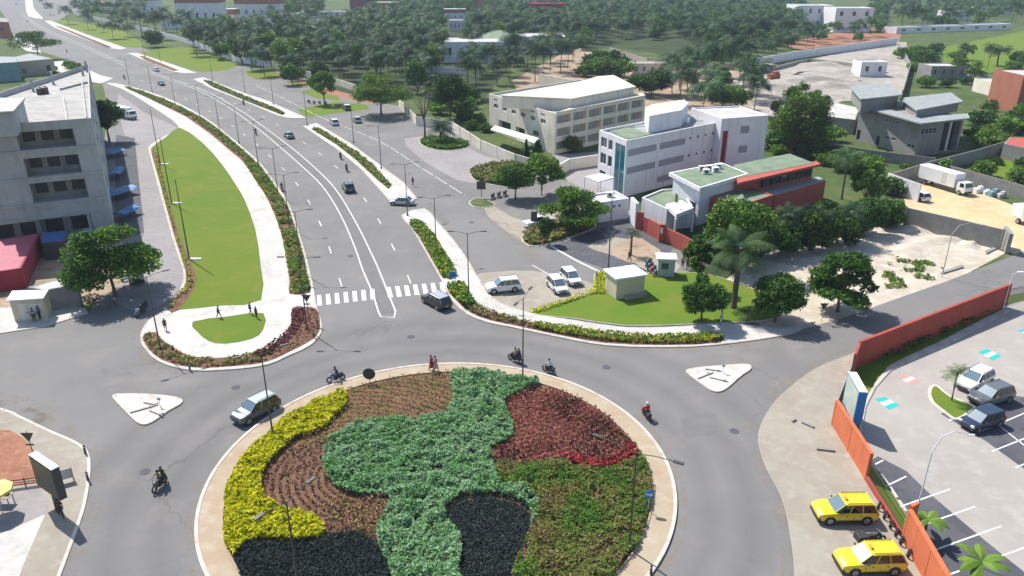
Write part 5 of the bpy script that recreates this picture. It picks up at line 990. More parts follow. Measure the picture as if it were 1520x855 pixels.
P = [p - lK for p in GP(2.95, (9, 446), (64, 442.5), (72, 430), (18, 431.5))]; b = MB(); b.prism(P, 2.82, 2.95); b.build('roof_sheet', B['white'], tK)
for i, (px, py, w, dd_, hh, lb) in enumerate([(935, 443, 3.9, 3.1, 2.7, 'cream plastered utility cabin with a white slab roof on the corner lawn'), (988, 412, 2.2, 1.9, 2.4, 'small pale blue-grey kiosk with a white roof beside parked motorbikes')]):
    t = thing('utility_cabin' if not i else 'kiosk', lb, 'cabin' if not i else 'kiosk', g(px, py, .02), .35 if not i else -.1); m_ = B['kiosk'] if not i else wm('pale_blue', (.40, .46, .50)); b = MB(); b.bbox((0, dd_ / 2, hh / 2 + .12), (w, dd_, hh), 0); b.build('wall', m_, t)
    b = MB(); b.bbox((0, dd_ / 2, hh + .22), (w + .5, dd_ + .5, .2), 0); b.build('roof', B['white'], t); b = MB(); b.box((w * .15, -.3 if not i else .0, .3), (w * .75, .6, .6)) if not i else b.box((-.2, -.03, 1.6), (.9, .06, .8)); b.build('plinth' if not i else 'window', B['conc'] if 'conc' in B else (B['tan'] if not i else B['glass']), t)
house('house', 'house with a teal side wall at the left edge beyond the concrete building', GP(6.5, (-40, 82), (24, 84), (26, 92), (-40, 96)), 6.5, B['tealw'], B['groof'], {}, par=.1)
house('house', 'brown block house with grey sheet roof, far left', GP(5.5, (24, 92), (79, 87), (44, 79), (22, 84)), 5.5, B['tan'], B['groof'], {3: [(.1, .2, 1, 3), (.8, .9, 1.5, 3)], 0: [(.1, .2, 1, 3), (.75, .88, 1.2, 3.4, .2, 'dark')]}, par=.1)
house('brick_house', 'unfinished brick and concrete house at the far left edge', GP(9, (-30, 30), (13, 33), (10, 26), (-30, 22)), 9, B['brick'], B['block'], {0: [(.6, .75, 4, 6, .3, 'dark')]}, par=.3)
# background buildings, each on its own plot
def farbox(label, xl, xr, yb, yt, depth, wl, rf, red=None, nw=4, name='house', skew=0, par=.3, floors=1, yb2=None):
    a, c = g(xl, yb), g(xr, yb2 or yb); h = hgt((xl + xr) / 2, (yb + (yb2 or yb)) / 2, yt); d = (c - a).normalized(); n = Vector((-d.y, d.x, 0)); f = [a, c, c + n * depth + d * skew, a + n * depth + d * skew]; wz = {0: []}
    for fl in range(floors):
        for i in range(nw): wz[0].append(((i + .35) / nw, (i + .62) / nw, h * (fl + .35) / (floors + (1 if red else 0)), h * (fl + .72) / (floors + (1 if red else 0)), .25))
    t, l, F_ = house(name, label, f, h if not red else h * .62, wl, rf, wz, par=par)
    if red: b = MB(); b.prism(inset(F_, .0 if red else 0), h * .62 + .01, h); b.build('upper_storey', red, t); b = MB(); b.prism(inset(F_, -.5), h, h + .3); b.build('roof_slab', B['roofw'], t)
    return t
farbox('white house with a dark red upper storey, leftmost of the red-topped row', 200, 233, 25, -14, 14, B['white'], B['roofw'], B['brick'], 3)
farbox('big white block with a brick-red upper storey behind the palms', 264, 326, 38, -16, 18, B['white'], B['roofw'], B['brick'], 5)
farbox('white block with a thin red roof line, right of the big red-topped block', 350, 418, 26, -6, 16, B['white'], B['roofw'], B['brick'], 6)
farbox('orange-red house at the top edge left of the maroon one', 436, 476, 16, -16, 14, B['brick'], B['roofw'], None, 3)
farbox('maroon house at the top edge', 520, 552, 19, -18, 14, B['maroon'], B['roofw'], None, 2)
farbox('long low grey wall building below the maroon house', 446, 556, 27, 17, 10, B['lav'], B['roofw'], None, 7)
farbox('low white house half hidden by palms left of the grove', 450, 492, 58, 41, 12, B['white'], B['roofw'], None, 4)
farbox('shed with a blue-green sheet roof behind the dark rounded tree', 386, 418, 42, 30, 14, B['white'], B['tealw'], None, 3, 'shed')
farbox('grey open shed with parked vehicles behind the palms', 296, 345, 52, 42, 8, B['lav'], B['roofw'], None, 4, 'shed')
farbox('white colonnaded house above the green-roofed villa', 667, 702, 47, 30, 10, B['white'], B['roofw'], None, 6)
farbox('long low white villa with a flat pale roof', 660, 764, 93, 62, 22, B['white'], B['roofw'], None, 6, 'villa')
farbox('right wing of the long low white villa, behind a row of palms', 766, 838, 80, 54, 20, B['white'], B['roofw'], None, 5, 'villa')
def hip(label, px, ze, zr, m, name='pavilion'):
    P = GP(ze, *px); c = sum(P, Vector()) / 4; c.z = 0; t = thing(name, label, 'building', c); Q = [p - c for p in P]; b = MB(); b.prism([Vector((q.x * .85, q.y * .85, 0)) for q in Q], 0, ze); b.build('wall', B['white'], t)
    b = MB(); r1 = (Q[0] + Q[3]) / 2 * .35; r2 = (Q[1] + Q[2]) / 2 * .35; V = [(q.x, q.y, ze) for q in Q] + [(r1.x, r1.y, zr), (r2.x, r2.y, zr)]; b.add(V, [(0, 1, 5, 4), (1, 2, 5), (2, 3, 4, 5), (3, 0, 4), (3, 2, 1, 0)]); b.build('roof', m, t)
hip('pavilion with a dull green hipped roof on the long white villa', [(712, 62), (758, 62), (756, 48), (716, 48)], 7.5, 10.5, B['green'])
farbox('crimson house left of the wide palm grove', 784, 846, 34, 5, 14, B['maroon'], mat('crimson_roof', (.55, .03, .07), .6), None, 4)
farbox('long building with a bright blue roof at the top edge', 855, 898, 15, 2, 12, B['white'], B['blue'], None, 4)
farbox('small crimson building at the top edge above the palms', 1014, 1040, 13, -8, 10, B['maroon'], B['maroon'], None, 2)
farbox('beige roofless ruin beside the yard', 938, 998, 112, 94, 9, B['cream'], B['tan'], None, 5, 'shed')
farbox('large white villa in the upper right with a flat roof', 1180, 1232, 44, 8, 22, B['white'], B['roofw'], None, 4, 'villa', floors=2)
farbox('right half of the large white villa, shaded by trees', 1236, 1292, 48, 12, 20, B['lav'], B['roofw'], None, 3, 'villa', floors=2)
farbox('small white hut on the pale yard beside the long wall', 1276, 1314, 114, 92, 8, B['white'], B['roofw'], None, 2, 'hut')
farbox('long grey-roofed shed in the upper right', 1330, 1500, 50, 38, 10, B['lav'], B['groof'], None, 8, 'shed', yb2=44)
farbox('pink block house at the right edge', 1506, 1560, 168, 112, 14, B['brick'], B['roofw'], None, 2)
farbox('beige house at the right edge beside the dark palm', 1468, 1530, 142, 122, 10, B['cream'], B['roofw'], None, 2)
wall('yard_wall', 'long pale wall around the pale sandy yard', [(1096, 104), (1180, 88), (1260, 76), (1330, 66)], 3.4, B['lav'], .3, posts=16)
wall('yard_wall', 'low inner wall across the pale sandy yard', [(1120, 112), (1200, 92), (1240, 96), (1300, 104)], 1.4, B['tan'], .3)
wall('grove_wall', 'weathered pale wall along the lower edge of the grove', [(905, 78), (960, 96), (1090, 104)], 2.4, B['tan'], .3)
wall('parapet', 'freestanding white parapet wall behind the cream building roof', [(800, 132), (848, 142)], 5, B['cream'], .4)
wall('garden_wall', 'pale wall behind the lawn by the service road', [(404, 98), (440, 110), (505, 128), (556, 145)], 2.2, B['cream'], .25)
wall('villa_wall', 'white wall in front of the long low villa', [(600, 120), (640, 108), (690, 112)], 2.5, B['white'], .3)

for i, (xl, xr, yb, yt, dp, m_, lb) in enumerate([(560, 590, 64, 50, 9, 'white', 'small white house peeping out of the grove left of the villa'), (600, 632, 42, 28, 9, 'cream', 'cream house among the far trees left of the colonnaded house'), (492, 516, 84, 70, 8, 'white', 'white house deep in the grove above the light green tree'),
    (520, 560, 50, 37, 9, 'lav', 'pale house among trees below the long grey wall building'), (740, 775, 24, 10, 9, 'white', 'white house in the far trees left of the crimson house'), (640, 668, 18, 4, 9, 'cream', 'cream house at the top above the grove'), (690, 722, 16, 0, 9, 'brick', 'brick-red house at the top edge'), (1105, 1140, 16, 4, 9, 'white', 'white house at the top edge left of the large white villa'),
    (960, 992, 8, -6, 9, 'white', 'white house at the top edge above the wide grove'), (355, 386, 60, 46, 8, 'white', 'white house behind the palms of the second roadside lawn'), (240, 262, 44, 30, 8, 'lav', 'pale house behind the dark rounded tree by the lawn'), (1400, 1440, 30, 16, 10, 'white', 'white house in the tree belt at the upper right'), (1450, 1500, 22, 8, 10, 'cream', 'cream house in the tree belt near the upper right corner')]):
    farbox(lb, xl, xr, yb, yt, dp, B[m_], B['roofw'] if i % 3 else B['brick'], None, 3)
for i, (xl, xr, yb, yt, dp, m_, rd, lb) in enumerate([(150, 176, 20, 4, 12, 'white', 1, 'white and red house behind the palms left of the red-topped row'), (112, 138, 10, -4, 12, 'cream', 0, 'cream house at the top left beyond the first lawn'), (330, 350, 34, 14, 10, 'cream', 1, 'cream and red house between the two big red-topped blocks'), (418, 446, 36, 20, 10, 'white', 0, 'white house right of the thin-roofed block'),
    (560, 592, 20, 4, 12, 'white', 1, 'white and red house right of the maroon house at the top'), (470, 505, 40, 29, 9, 'cream', 0, 'cream house under the long grey wall building'), (596, 640, 12, -4, 12, 'lav', 0, 'pale block at the top edge above the cream house'), (780, 815, 52, 40, 9, 'cream', 0, 'cream house at the left edge of the wide grove'), (660, 690, 28, 14, 10, 'white', 1, 'white and red house above the colonnaded house'), (1060, 1096, 12, -2, 12, 'white', 0, 'white house at the top edge right of the small crimson building')]):
    farbox(lb, xl, xr, yb, yt, dp, B[m_], B['roofw'], B['brick'] if rd else None, 3)
wall('garden_wall', 'long pale wall along the back of the roadside lawns', [(110, 22), (215, 46), (285, 66), (350, 92), (402, 100)], 2.2, B['white'], .3)
wall('garden_wall', 'pale wall crossing the grove above the light green tree', [(430, 92), (520, 84), (640, 92)], 2.4, B['cream'], .3)
wall('yard_wall', 'grey wall between the sandy yard and the plots on the right', [(1332, 68), (1350, 104), (1338, 146)], 2.6, B['block'], .3)
wall('yard_wall', 'grey wall running right from the sandy yard towards the pink house', [(1350, 104), (1440, 120), (1500, 128)], 2.4, B['block'], .3, posts=12)
farbox('low unfinished concrete structure on the plot right of the sandy yard', 1380, 1432, 118, 98, 10, B['block'], B['roofw'], None, 4, 'unfinished_building')
farbox('grey roofless structure at the left of the sandy yard', 1118, 1150, 108, 96, 8, B['block'], B['tan'], None, 3, 'unfinished_building')
def roofkit(label, group, z, pts, kind='box'):
    for x, y in pts:
        p_ = g(x, y, z); t = thing('air_conditioner' if kind == 'box' else 'water_tank', label, 'air conditioner' if kind == 'box' else 'water tank', p_, R.uniform(-.2, .2), group)
        if kind == 'box': MB().bbox((0, 0, .4), (1.1, .7, .8)).build('casing', B['lav'], t); MB().disc((0, -.36, .42), (0, 1, 0), .28, .04, 12).build('fan', B['steel'], t)
        else: MB().tube([(0, 0, 0), (0, 0, 1.1), (0, 0, 1.35)], [.55, .55, .15], 14).build('tank_body', B['steel'], t); MB().disc((0, 0, 1.4), (0, 0, 1), .2, .08, 10).build('lid', B['lav'], t)
roofkit('grey air-conditioning unit on the roof of the white office building', 'units on the office roof', zC - .45, [(985, 184), (1000, 180), (1040, 172)])
roofkit('black water tank on the roof of the white office building', 'tanks on the office roof', zC - .45, [(1052, 177)], 'tank')
roofkit('small grey unit on the green roof nearest the white office building', 'units on the green roof', 6.63, [(1042, 253), (1052, 252), (1062, 255), (1048, 258), (1066, 250)])
roofkit('grey unit on the flat roof of the cream building', 'units on the cream roof', zB - .45, [(800, 156), (812, 160)])
roofkit('black water tank on the bare roof of the concrete building', 'tanks on the concrete roof', zA - .95, [(60, 140), (68, 139)], 'tank')
roofkit('air-conditioning unit on the guard house roof', 'units on the guard house', 3.15, [(905, 292)])

# ------------------------------------------------------------------ vehicles
def paint(key, c, r=.28, coat=.6, metal=0): return mat('paint_' + key, c, r, coat=coat, metal=metal)
V = {'white': paint('white', (.72, .72, .72)), 'silver': paint('silver', (.42, .44, .45), .3, .5, .4), 'dark': paint('dark_grey', (.045, .055, .062)), 'black': paint('black', (.018, .02, .024)), 'navy': paint('navy', (.02, .03, .06)), 'grey': paint('grey', (.14, .15, .15), .35, .4, .3),
     'yellow': paint('taxi_yellow', (.66, .50, .015)), 'teal': paint('grey_teal', (.10, .15, .16)), 'red': paint('red', (.35, .02, .02)), 'blue': paint('blue', (.03, .08, .25)),
     'tyre': mat('tyre', (.018, .018, .019), .9), 'rim': mat('rim', (.38, .38, .39), .35, metal=.7), 'glass': mat('car_glass', (.012, .017, .022), .05, spec=.9), 'glassl': mat('sunlit_windscreen', (.10, .16, .20), .08, spec=.9), 'trim': mat('car_trim', (.025, .026, .028), .6),
     'lamp': mat('headlight_glass', (.62, .64, .66), .12, spec=.8), 'tail': mat('taillight', (.35, .012, .01), .25), 'plate': mat('number_plate', (.55, .55, .52), .5), 'amber': mat('amber_sign', (.62, .28, .06), .4), 'shade': mat('sunshade', (.60, .58, .57), .6)}
CARS = {  # body stations: x/L, z low, z high, half width factor ; cabin: belt x0,x1 -> roof x0,x1
 'suv': dict(L=4.45, W=1.86, H=1.69, st=[(-.5, .50, .88, .84), (-.492, .34, 1.04, .92), (-.45, .28, 1.10, .97), (-.32, .27, 1.10, 1.01), (-.2, .26, 1.08, .985), (.15, .26, 1.06, .985), (.24, .27, 1.05, 1.0), (.31, .28, 1.03, 1.015), (.40, .30, .98, .98), (.465, .32, .90, .92), (.492, .38, .82, .84), (.5, .48, .70, .78)], cab=(-.475, .235, -.40, .07)),
 'sedan': dict(L=4.4, W=1.74, H=1.44, st=[(-.5, .42, .76, .84), (-.485, .30, .90, .92), (-.40, .24, .93, .99), (-.2, .22, .90, 1), (.15, .22, .87, 1), (.25, .23, .85, .98), (.40, .26, .76, .94), (.475, .28, .68, .88), (.5, .38, .56, .80)], cab=(-.39, .27, -.24, .07)),
 'hatch': dict(L=4.15, W=1.78, H=1.56, st=[(-.5, .44, .78, .86), (-.485, .30, .93, .93), (-.42, .25, .96, .99), (0, .23, .94, 1), (.22, .24, .92, .99), (.38, .27, .84, .95), (.47, .30, .74, .88), (.5, .40, .60, .80)], cab=(-.475, .27, -.40, .08))}
def wheel(par, x, y, r, w=.22, outer=1, mats=None, name='wheel'):
    t = MB(); t.tube([(x, y - w / 2, r), (x, y - w * .38, r), (x, y + w * .38, r), (x, y + w / 2, r)], [r * .90, r, r, r * .90], 18); o = t.build(name, V['tyre'], par)
    q = MB(); yy = y + outer * (w / 2 + .006); q.disc((x, yy, r), (0, 1, 0), r * .62, .02, 14)
    for k in range(5): a = 2 * PI * k / 5; q.box((x + math.cos(a) * r * .3, yy + outer * .012, r + math.sin(a) * r * .3), (r * .5, .012, .05), 0)
    q.build('rim', V['rim'], o); return o
def carmesh(kind, paint_, roofp=None, clad=False, rails=False, wind=None):
    k = CARS[kind]; L, Wd, H = k['L'], k['W'], k['H']; hw = Wd / 2; parts = []
    b = MB(); rings = []
    for (x, z0, z1, w) in k['st']:
        w *= hw; rings.append([(x * L, -w * .90, z0), (x * L, -w, z0 + .12), (x * L, -w, z0 + (z1 - z0) * .62), (x * L, -w * .93, z1 - .04), (x * L, -w * .80, z1), (x * L, w * .80, z1), (x * L, w * .93, z1 - .04), (x * L, w, z0 + (z1 - z0) * .62), (x * L, w, z0 + .12), (x * L, w * .90, z0)])
    b.loft(rings, 0); rw = .335 if kind != 'suv' else .36; xf, xr = .31 * L, -.30 * L
    for x in (xf, xr):
        for s in (-1, 1): b.disc((x, s * (hw - .012), rw + .02), (0, 1, 0), rw + .07, .05, 18, 1)
    for x in (.16 * L, -.07 * L, -.28 * L):
        for s in (-1, 1): b.box((x, s * (hw + .001), .62), (.014, .012, .56), 0, 1)
    for x in (.05 * L, -.18 * L):
        for s in (-1, 1): b.box((x, s * (hw + .012), .82), (.16, .03, .035), 0, 1 if clad else 0)
    if clad:
        for s in (-1, 1): b.box((0, s * (hw + .005), .36), (L * .42, .05, .17), 0, 1)
        b.bbox((L * .47, 0, .44), (.28, Wd * .92, .30), 0, 1, .05); b.bbox((-L * .475, 0, .46), (.24, Wd * .93, .30), 0, 1, .05)
    parts.append(('body', b.mesh('body', [paint_, V['trim']])))
    c0, c1, r0, r1 = [q * L for q in k['cab']]; zb = k['st'][4][2] - .03; zt = H - .05
    g_ = MB(); a1, a2 = hw * .94, hw * .79
    ring0 = [(c1, -a1 * .82, zb), (c1 - .25, -a1, zb), (c0 + .12, -a1, zb), (c0, -a1 * .84, zb), (c0, a1 * .84, zb), (c0 + .12, a1, zb), (c1 - .25, a1, zb), (c1, a1 * .82, zb)]
    ring1 = [(r1, -a2 * .86, zt), (r1 - .10, -a2, zt), (r0 + .08, -a2, zt), (r0, -a2 * .9, zt), (r0, a2 * .9, zt), (r0 + .08, a2, zt), (r1 - .10, a2, zt), (r1, a2 * .86, zt)]
    g_.loft([ring0, ring1], 0); n0 = len(g_.f); g_.m[7] = 1
    parts.append(('window', g_.mesh('window', [V['glass'], wind or V['glassl']])))
    r_ = MB(); z = zt - .005; rr = [(r1 + .03, -a2 * .84), (r1 - .10, -a2 - .015), (r0 + .08, -a2 - .015), (r0 - .04, -a2 * .88), (r0 - .04, a2 * .88), (r0 + .08, a2 + .015), (r1 - .10, a2 + .015), (r1 + .03, a2 * .84)]
    r_.loft([[(x, y, z) for x, y in rr], [(x, y, z + .03) for x, y in rr], [(x * .93, y * .88, z + .062) for x, y in rr]], 0)
    for s in (-1, 1):
        r_.tube([(c1 - .03, s * a1 * .84, zb), (r1, s * a2 * .88, zt)], .035, 5); r_.tube([(c0 + .03, s * a1 * .87, zb), (r0 + .02, s * a2 * .93, zt)], .06, 5)
        for t in (.36, .68): x0 = c0 + (c1 - c0) * t; x1 = r0 + (r1 - r0) * (t + .06); r_.tube([(x0, s * (a1 + .004), zb), (x1, s * (a2 + .008), zt)], .032, 5)
    parts.append(('roof', r_.mesh('roof', [roofp or paint_, V['trim']])))
    if rails:
        for s in (-1, 1): q = MB(); q.tube([(r1 - .15, s * a2 * .9, z + .05), (r1 - .22, s * a2 * .9, z + .13), (r0 + .2, s * a2 * .9, z + .13), (r0 + .1, s * a2 * .9, z + .05)], .025, 5); parts.append(('roof_rail', q.mesh('roof_rail', V['trim'])))
    for s in (-1, 1):
        q = MB(); q.bbox((L * .463, s * hw * .68, .70 if kind != 'sedan' else .62), (.22, .34, .16), s * -.25, 0, .03); parts.append(('headlight', q.mesh('headlight', V['lamp'])))
        q = MB(); q.bbox((-L * .487, s * hw * .78, .84 if kind != 'sedan' else .76), (.10, .24, .26 if kind != 'sedan' else .16), 0, 0, .02); parts.append(('taillight', q.mesh('taillight', V['tail'])))
        q = MB(); q.bbox((c1 - .42, s * (hw + .09), zb + .10), (.10, .18, .13), 0, 0, .03); parts.append(('mirror', q.mesh('mirror', V['trim'] if clad else paint_)))
    q = MB(); q.box((L * .497, 0, .50), (.05, Wd * .55, .16)); q.box((L * .492, 0, .70), (.04, Wd * .40, .09)); parts.append(('grille', q.mesh('grille', V['trim'])))
    q = MB(); q.box((-L * .503, 0, .60), (.02, .46, .12)); parts.append(('number_plate', q.mesh('number_plate', V['plate'])))
    if rails or kind == 'sedan': pass
    return parts, (xf, xr, hw, rw), k
def car(name, label, front, rear, kind, paint_, small=False, group=None, taxi=False, z=.03, roofp=None, wind=None, L=None, hood_sheen=None):
    a, c = g(*front, z), g(*rear, z); m = (a + c) / 2; rz = math.atan2(a.y - c.y, a.x - c.x)
    parts, (xf, xr, hw, rw), k = carmesh(kind, paint_, roofp, taxi, taxi or kind == 'suv', wind); t = thing(name, label, 'taxi' if taxi else 'car', m, rz, group)
    for n_, me in parts:
        o = bpy.data.objects.new(n_, me); C.objects.link(o); o.parent = t
        if n_ in ('body', 'roof'): me.polygons.foreach_set('use_smooth', [False] * len(me.polygons))
        if n_ == 'body': bv = o.modifiers.new('bevel', 'BEVEL'); bv.width = .07; bv.segments = 3; me.polygons.foreach_set('use_smooth', [True] * len(me.polygons)); bv.harden_normals = True; bv.limit_method = 'ANGLE'
    for x in (xf, xr):
        for s in (-1, 1): wheel(t, x, s * (hw - .10), rw, .23, s)
    if hood_sheen: L_ = k['L']; q = MB(); q.loft([[(.225 * L_, -.76, .98), (.225 * L_, .76, .98), (.475 * L_, .68, .84), (.475 * L_, -.68, .84)], [(.225 * L_, -.74, 1.075), (.225 * L_, .74, 1.075), (.40 * L_, .70, 1.0), (.40 * L_, -.70, 1.0)], [(.23 * L_, -.70, 1.085), (.23 * L_, .70, 1.085), (.46 * L_, .64, .925), (.46 * L_, -.64, .925)]]); q.build('bonnet_sheen', hood_sheen, t)
    if taxi: MB().bbox((.1, 0, k['H'] + .10), (.16, .42, .16), 0, 0, .03).build('taxi_sign', V['amber'], t)
    return t
car('parked_taxi', 'yellow taxi with black bumpers and roof rails, the upper of the two on the sidewalk', (1211, 768), (1291, 767), 'suv', V['yellow'], taxi=True, z=.06)
car('parked_taxi', 'yellow taxi with a pale windscreen sunshade at the bottom edge, beside the tall orange wall', (1246, 843), (1330, 840), 'suv', V['yellow'], taxi=True, z=.06, wind=V['shade'])
car('car', 'dark grey estate car driving round the left side of the roundabout', (354, 630), (407, 603), 'suv', V['dark'], roofp=V['silver'], hood_sheen=V['silver'])  # silver bonnet and roof: reflections painted onto a dark car
car('car', 'dark car with a light roof leaving the roundabout just below the crosswalk', (635, 446), (661, 460), 'suv', V['black'], roofp=V['silver'])
car('parked_car', 'white estate car parked on the beige paving, leftmost of the three white cars', (722, 434), (771, 429), 'suv', V['white'])
car('parked_car', 'white saloon car parked nose outwards, middle one of the three white cars', (838, 441), (817, 419), 'hatch', V['white'])
car('parked_car', 'white car parked beside the yellow-green hedge, rightmost of the three white cars', (859, 429), (836, 407), 'hatch', V['white'])
car('car', 'black car with its tail to the viewer driving up the avenue', (513, 276), (522, 290), 'suv', V['black'])
car('car', 'silver car turning through the gap between two islands', (583, 303), (611, 304), 'sedan', V['silver'])
car('car', 'grey-green car driving up the avenue beside the white median lines', (423, 200), (436, 209), 'sedan', V['teal'])
car('car', 'white car with dark windows at the head of the service road, nearest the white path', (490, 180), (503, 190), 'hatch', V['white'])
car('car', 'silver car on the edge of the big round tree shadow', (524, 176), (537, 187), 'hatch', V['silver'])
car('car', 'pale-roofed dark car beside the grass triangle near the parked motorbikes', (507, 158), (523, 168), 'hatch', V['grey'], roofp=V['white'])
car('car', 'small white car far up the avenue beside the second lawn', (225, 102), (240, 109), 'sedan', V['white'])
car('car', 'dark car far up the avenue coming towards the viewer', (247, 130), (233, 123), 'sedan', V['navy'])
car('car', 'dark car at the top left where the avenue leaves the view', (19, 10), (29, 4), 'sedan', V['grey'])
car('parked_car', 'white four-wheel drive parked behind the yellowish palm in the car park', (1425, 583), (1464, 562), 'suv', V['white'], z=.07)
car('parked_car', 'grey estate car parked in the middle of the three in the car park', (1440, 604), (1497, 588), 'suv', V['grey'], z=.07)
car('parked_car', 'navy blue car, nearest of the three parked in the car park', (1429, 639), (1480, 624), 'hatch', V['navy'], z=.07)
car('parked_car', 'white car half hidden under the layered tree by the white wall', (832, 331), (866, 326), 'sedan', V['white'])
car('parked_car', 'dark car parked in the shade beneath the big corner tree', (205, 425), (199, 405), 'hatch', V['black'])
car('parked_car', 'small white car beside the truck on the yellow sand', (1352, 292), (1374, 300), 'hatch', V['white'])
car('parked_car', 'white car parked outside the brown house at the upper left', (42, 72), (62, 76), 'sedan', V['white'])
def pickup(name, label, front, rear, pm):
    a, c = g(*front, .03), g(*rear, .03); m = (a + c) / 2; t = thing(name, label, 'pickup', m, math.atan2(a.y - c.y, a.x - c.x)); b = MB()
    b.bbox((1.75, 0, .72), (1.5, 1.78, .62), 0, 0, .1); b.bbox((.25, 0, .66), (1.6, 1.8, .74), 0, 0, .06); b.build('body', pm, t)
    b = MB(); b.loft([[(1.05, -.82, 1.03), (-.5, -.82, 1.03), (-.5, .82, 1.03), (1.05, .82, 1.03)], [(.55, -.68, 1.62), (-.42, -.68, 1.62), (-.42, .68, 1.62), (.55, .68, 1.62)]]); b.build('window', V['glass'], t)
    b = MB(); b.bbox((.07, 0, 1.66), (1.05, 1.42, .08), 0, 0, .03); b.build('roof', pm, t); b = MB(); b.box((-1.55, 0, .55), (2.0, 1.7, .08)); b.box((-1.55, .86, .80), (2.0, .06, .5)); b.box((-1.55, -.86, .80), (2.0, .06, .5)); b.box((-2.53, 0, .80), (.06, 1.7, .5)); b.build('cargo_bed', pm, t)
    for x in (1.6, -1.45):
        for s in (-1, 1): wheel(t, x, s * .80, .36, .24, s)
pickup('pickup_truck', 'white pickup parked on beige paving left of the layered tree', (783, 338), (814, 332), V['white'])
def truck(name, label, front, rear, cat='truck', L=None, boxh=2.5):
    a, c = g(*front, .03), g(*rear, .03); m = (a + c) / 2; L = L or (a - c).length; t = thing(name, label, cat, m, math.atan2(a.y - c.y, a.x - c.x)); bl = L - 2.2
    b = MB(); b.bbox((-1.1, 0, 1.05 + boxh / 2), (bl, 2.35, boxh), 0, 0, .05); o = b.build('cargo_box', V['white'], t)
    for s in (-1, 1): q = MB(); q.box((-1.1 + bl * .2, s * 1.183, 1.05 + boxh / 2), (1.0, .02, boxh * .8)); q.build('door', V['plate'], o)
    for s in (-.28, .28): q = MB(); q.box((-1.1 - bl / 2 - .012, s * 2, 1.05 + boxh / 2), (.02, .98, boxh * .86)); q.build('door', V['plate'], o)
    b = MB(); b.loft([[(L / 2, -1.0, .55), (L / 2 - 1.75, -1.0, .55), (L / 2 - 1.75, 1.0, .55), (L / 2, 1.0, .55)], [(L / 2, -1.02, 1.45), (L / 2 - 1.8, -1.02, 1.45), (L / 2 - 1.8, 1.02, 1.45), (L / 2, 1.02, 1.45)], [(L / 2 - .28, -.95, 2.35), (L / 2 - 1.8, -.95, 2.35), (L / 2 - 1.8, .95, 2.35), (L / 2 - .28, .95, 2.35)]]); b.build('cab', V['white'], t)
    b = MB(); b.add([(L / 2 + .005, -.85, 1.5), (L / 2 + .005, .85, 1.5), (L / 2 - .22, .82, 2.22), (L / 2 - .22, -.82, 2.22)], [(0, 1, 2, 3)])
    for s in (-1, 1): b.add([(L / 2 - .25, s * 1.025, 1.5), (L / 2 - 1.2, s * 1.025, 1.5), (L / 2 - 1.2, s * .965, 2.2), (L / 2 - .45, s * .965, 2.2)], [(0, 1, 2, 3)])
    b.build('window', V['glass'], t); b = MB(); b.box((-.3, 0, .85), (L - .8, .9, .22)); b.box((L / 2 - .02, 0, .62), (.2, 2.0, .25)); b.build('chassis', V['trim'], t)
    for s in (-1, 1): b = MB(); b.box((L / 2 + .012, s * .78, .82), (.03, .3, .18)); b.build('headlight', V['lamp'], t)
    for x in (L / 2 - 1.1, -L / 2 + 1.7):
        for s in (-1, 1): wheel(t, x, s * .98, .45, .28, s)
truck('box_truck', 'large white box truck parked on the yellow sand in front of the dark wall', (1436, 291), (1367, 270))
truck('box_truck', 'white box van cut by the right edge of the view on the yellow sand', (1552, 345), (1506, 327), 'van', boxh=1.9)
truck('delivery_van', 'white lorry with a dark cab half behind the dark tree by the concrete building', (199, 178), (172, 172), 'van', boxh=1.9)
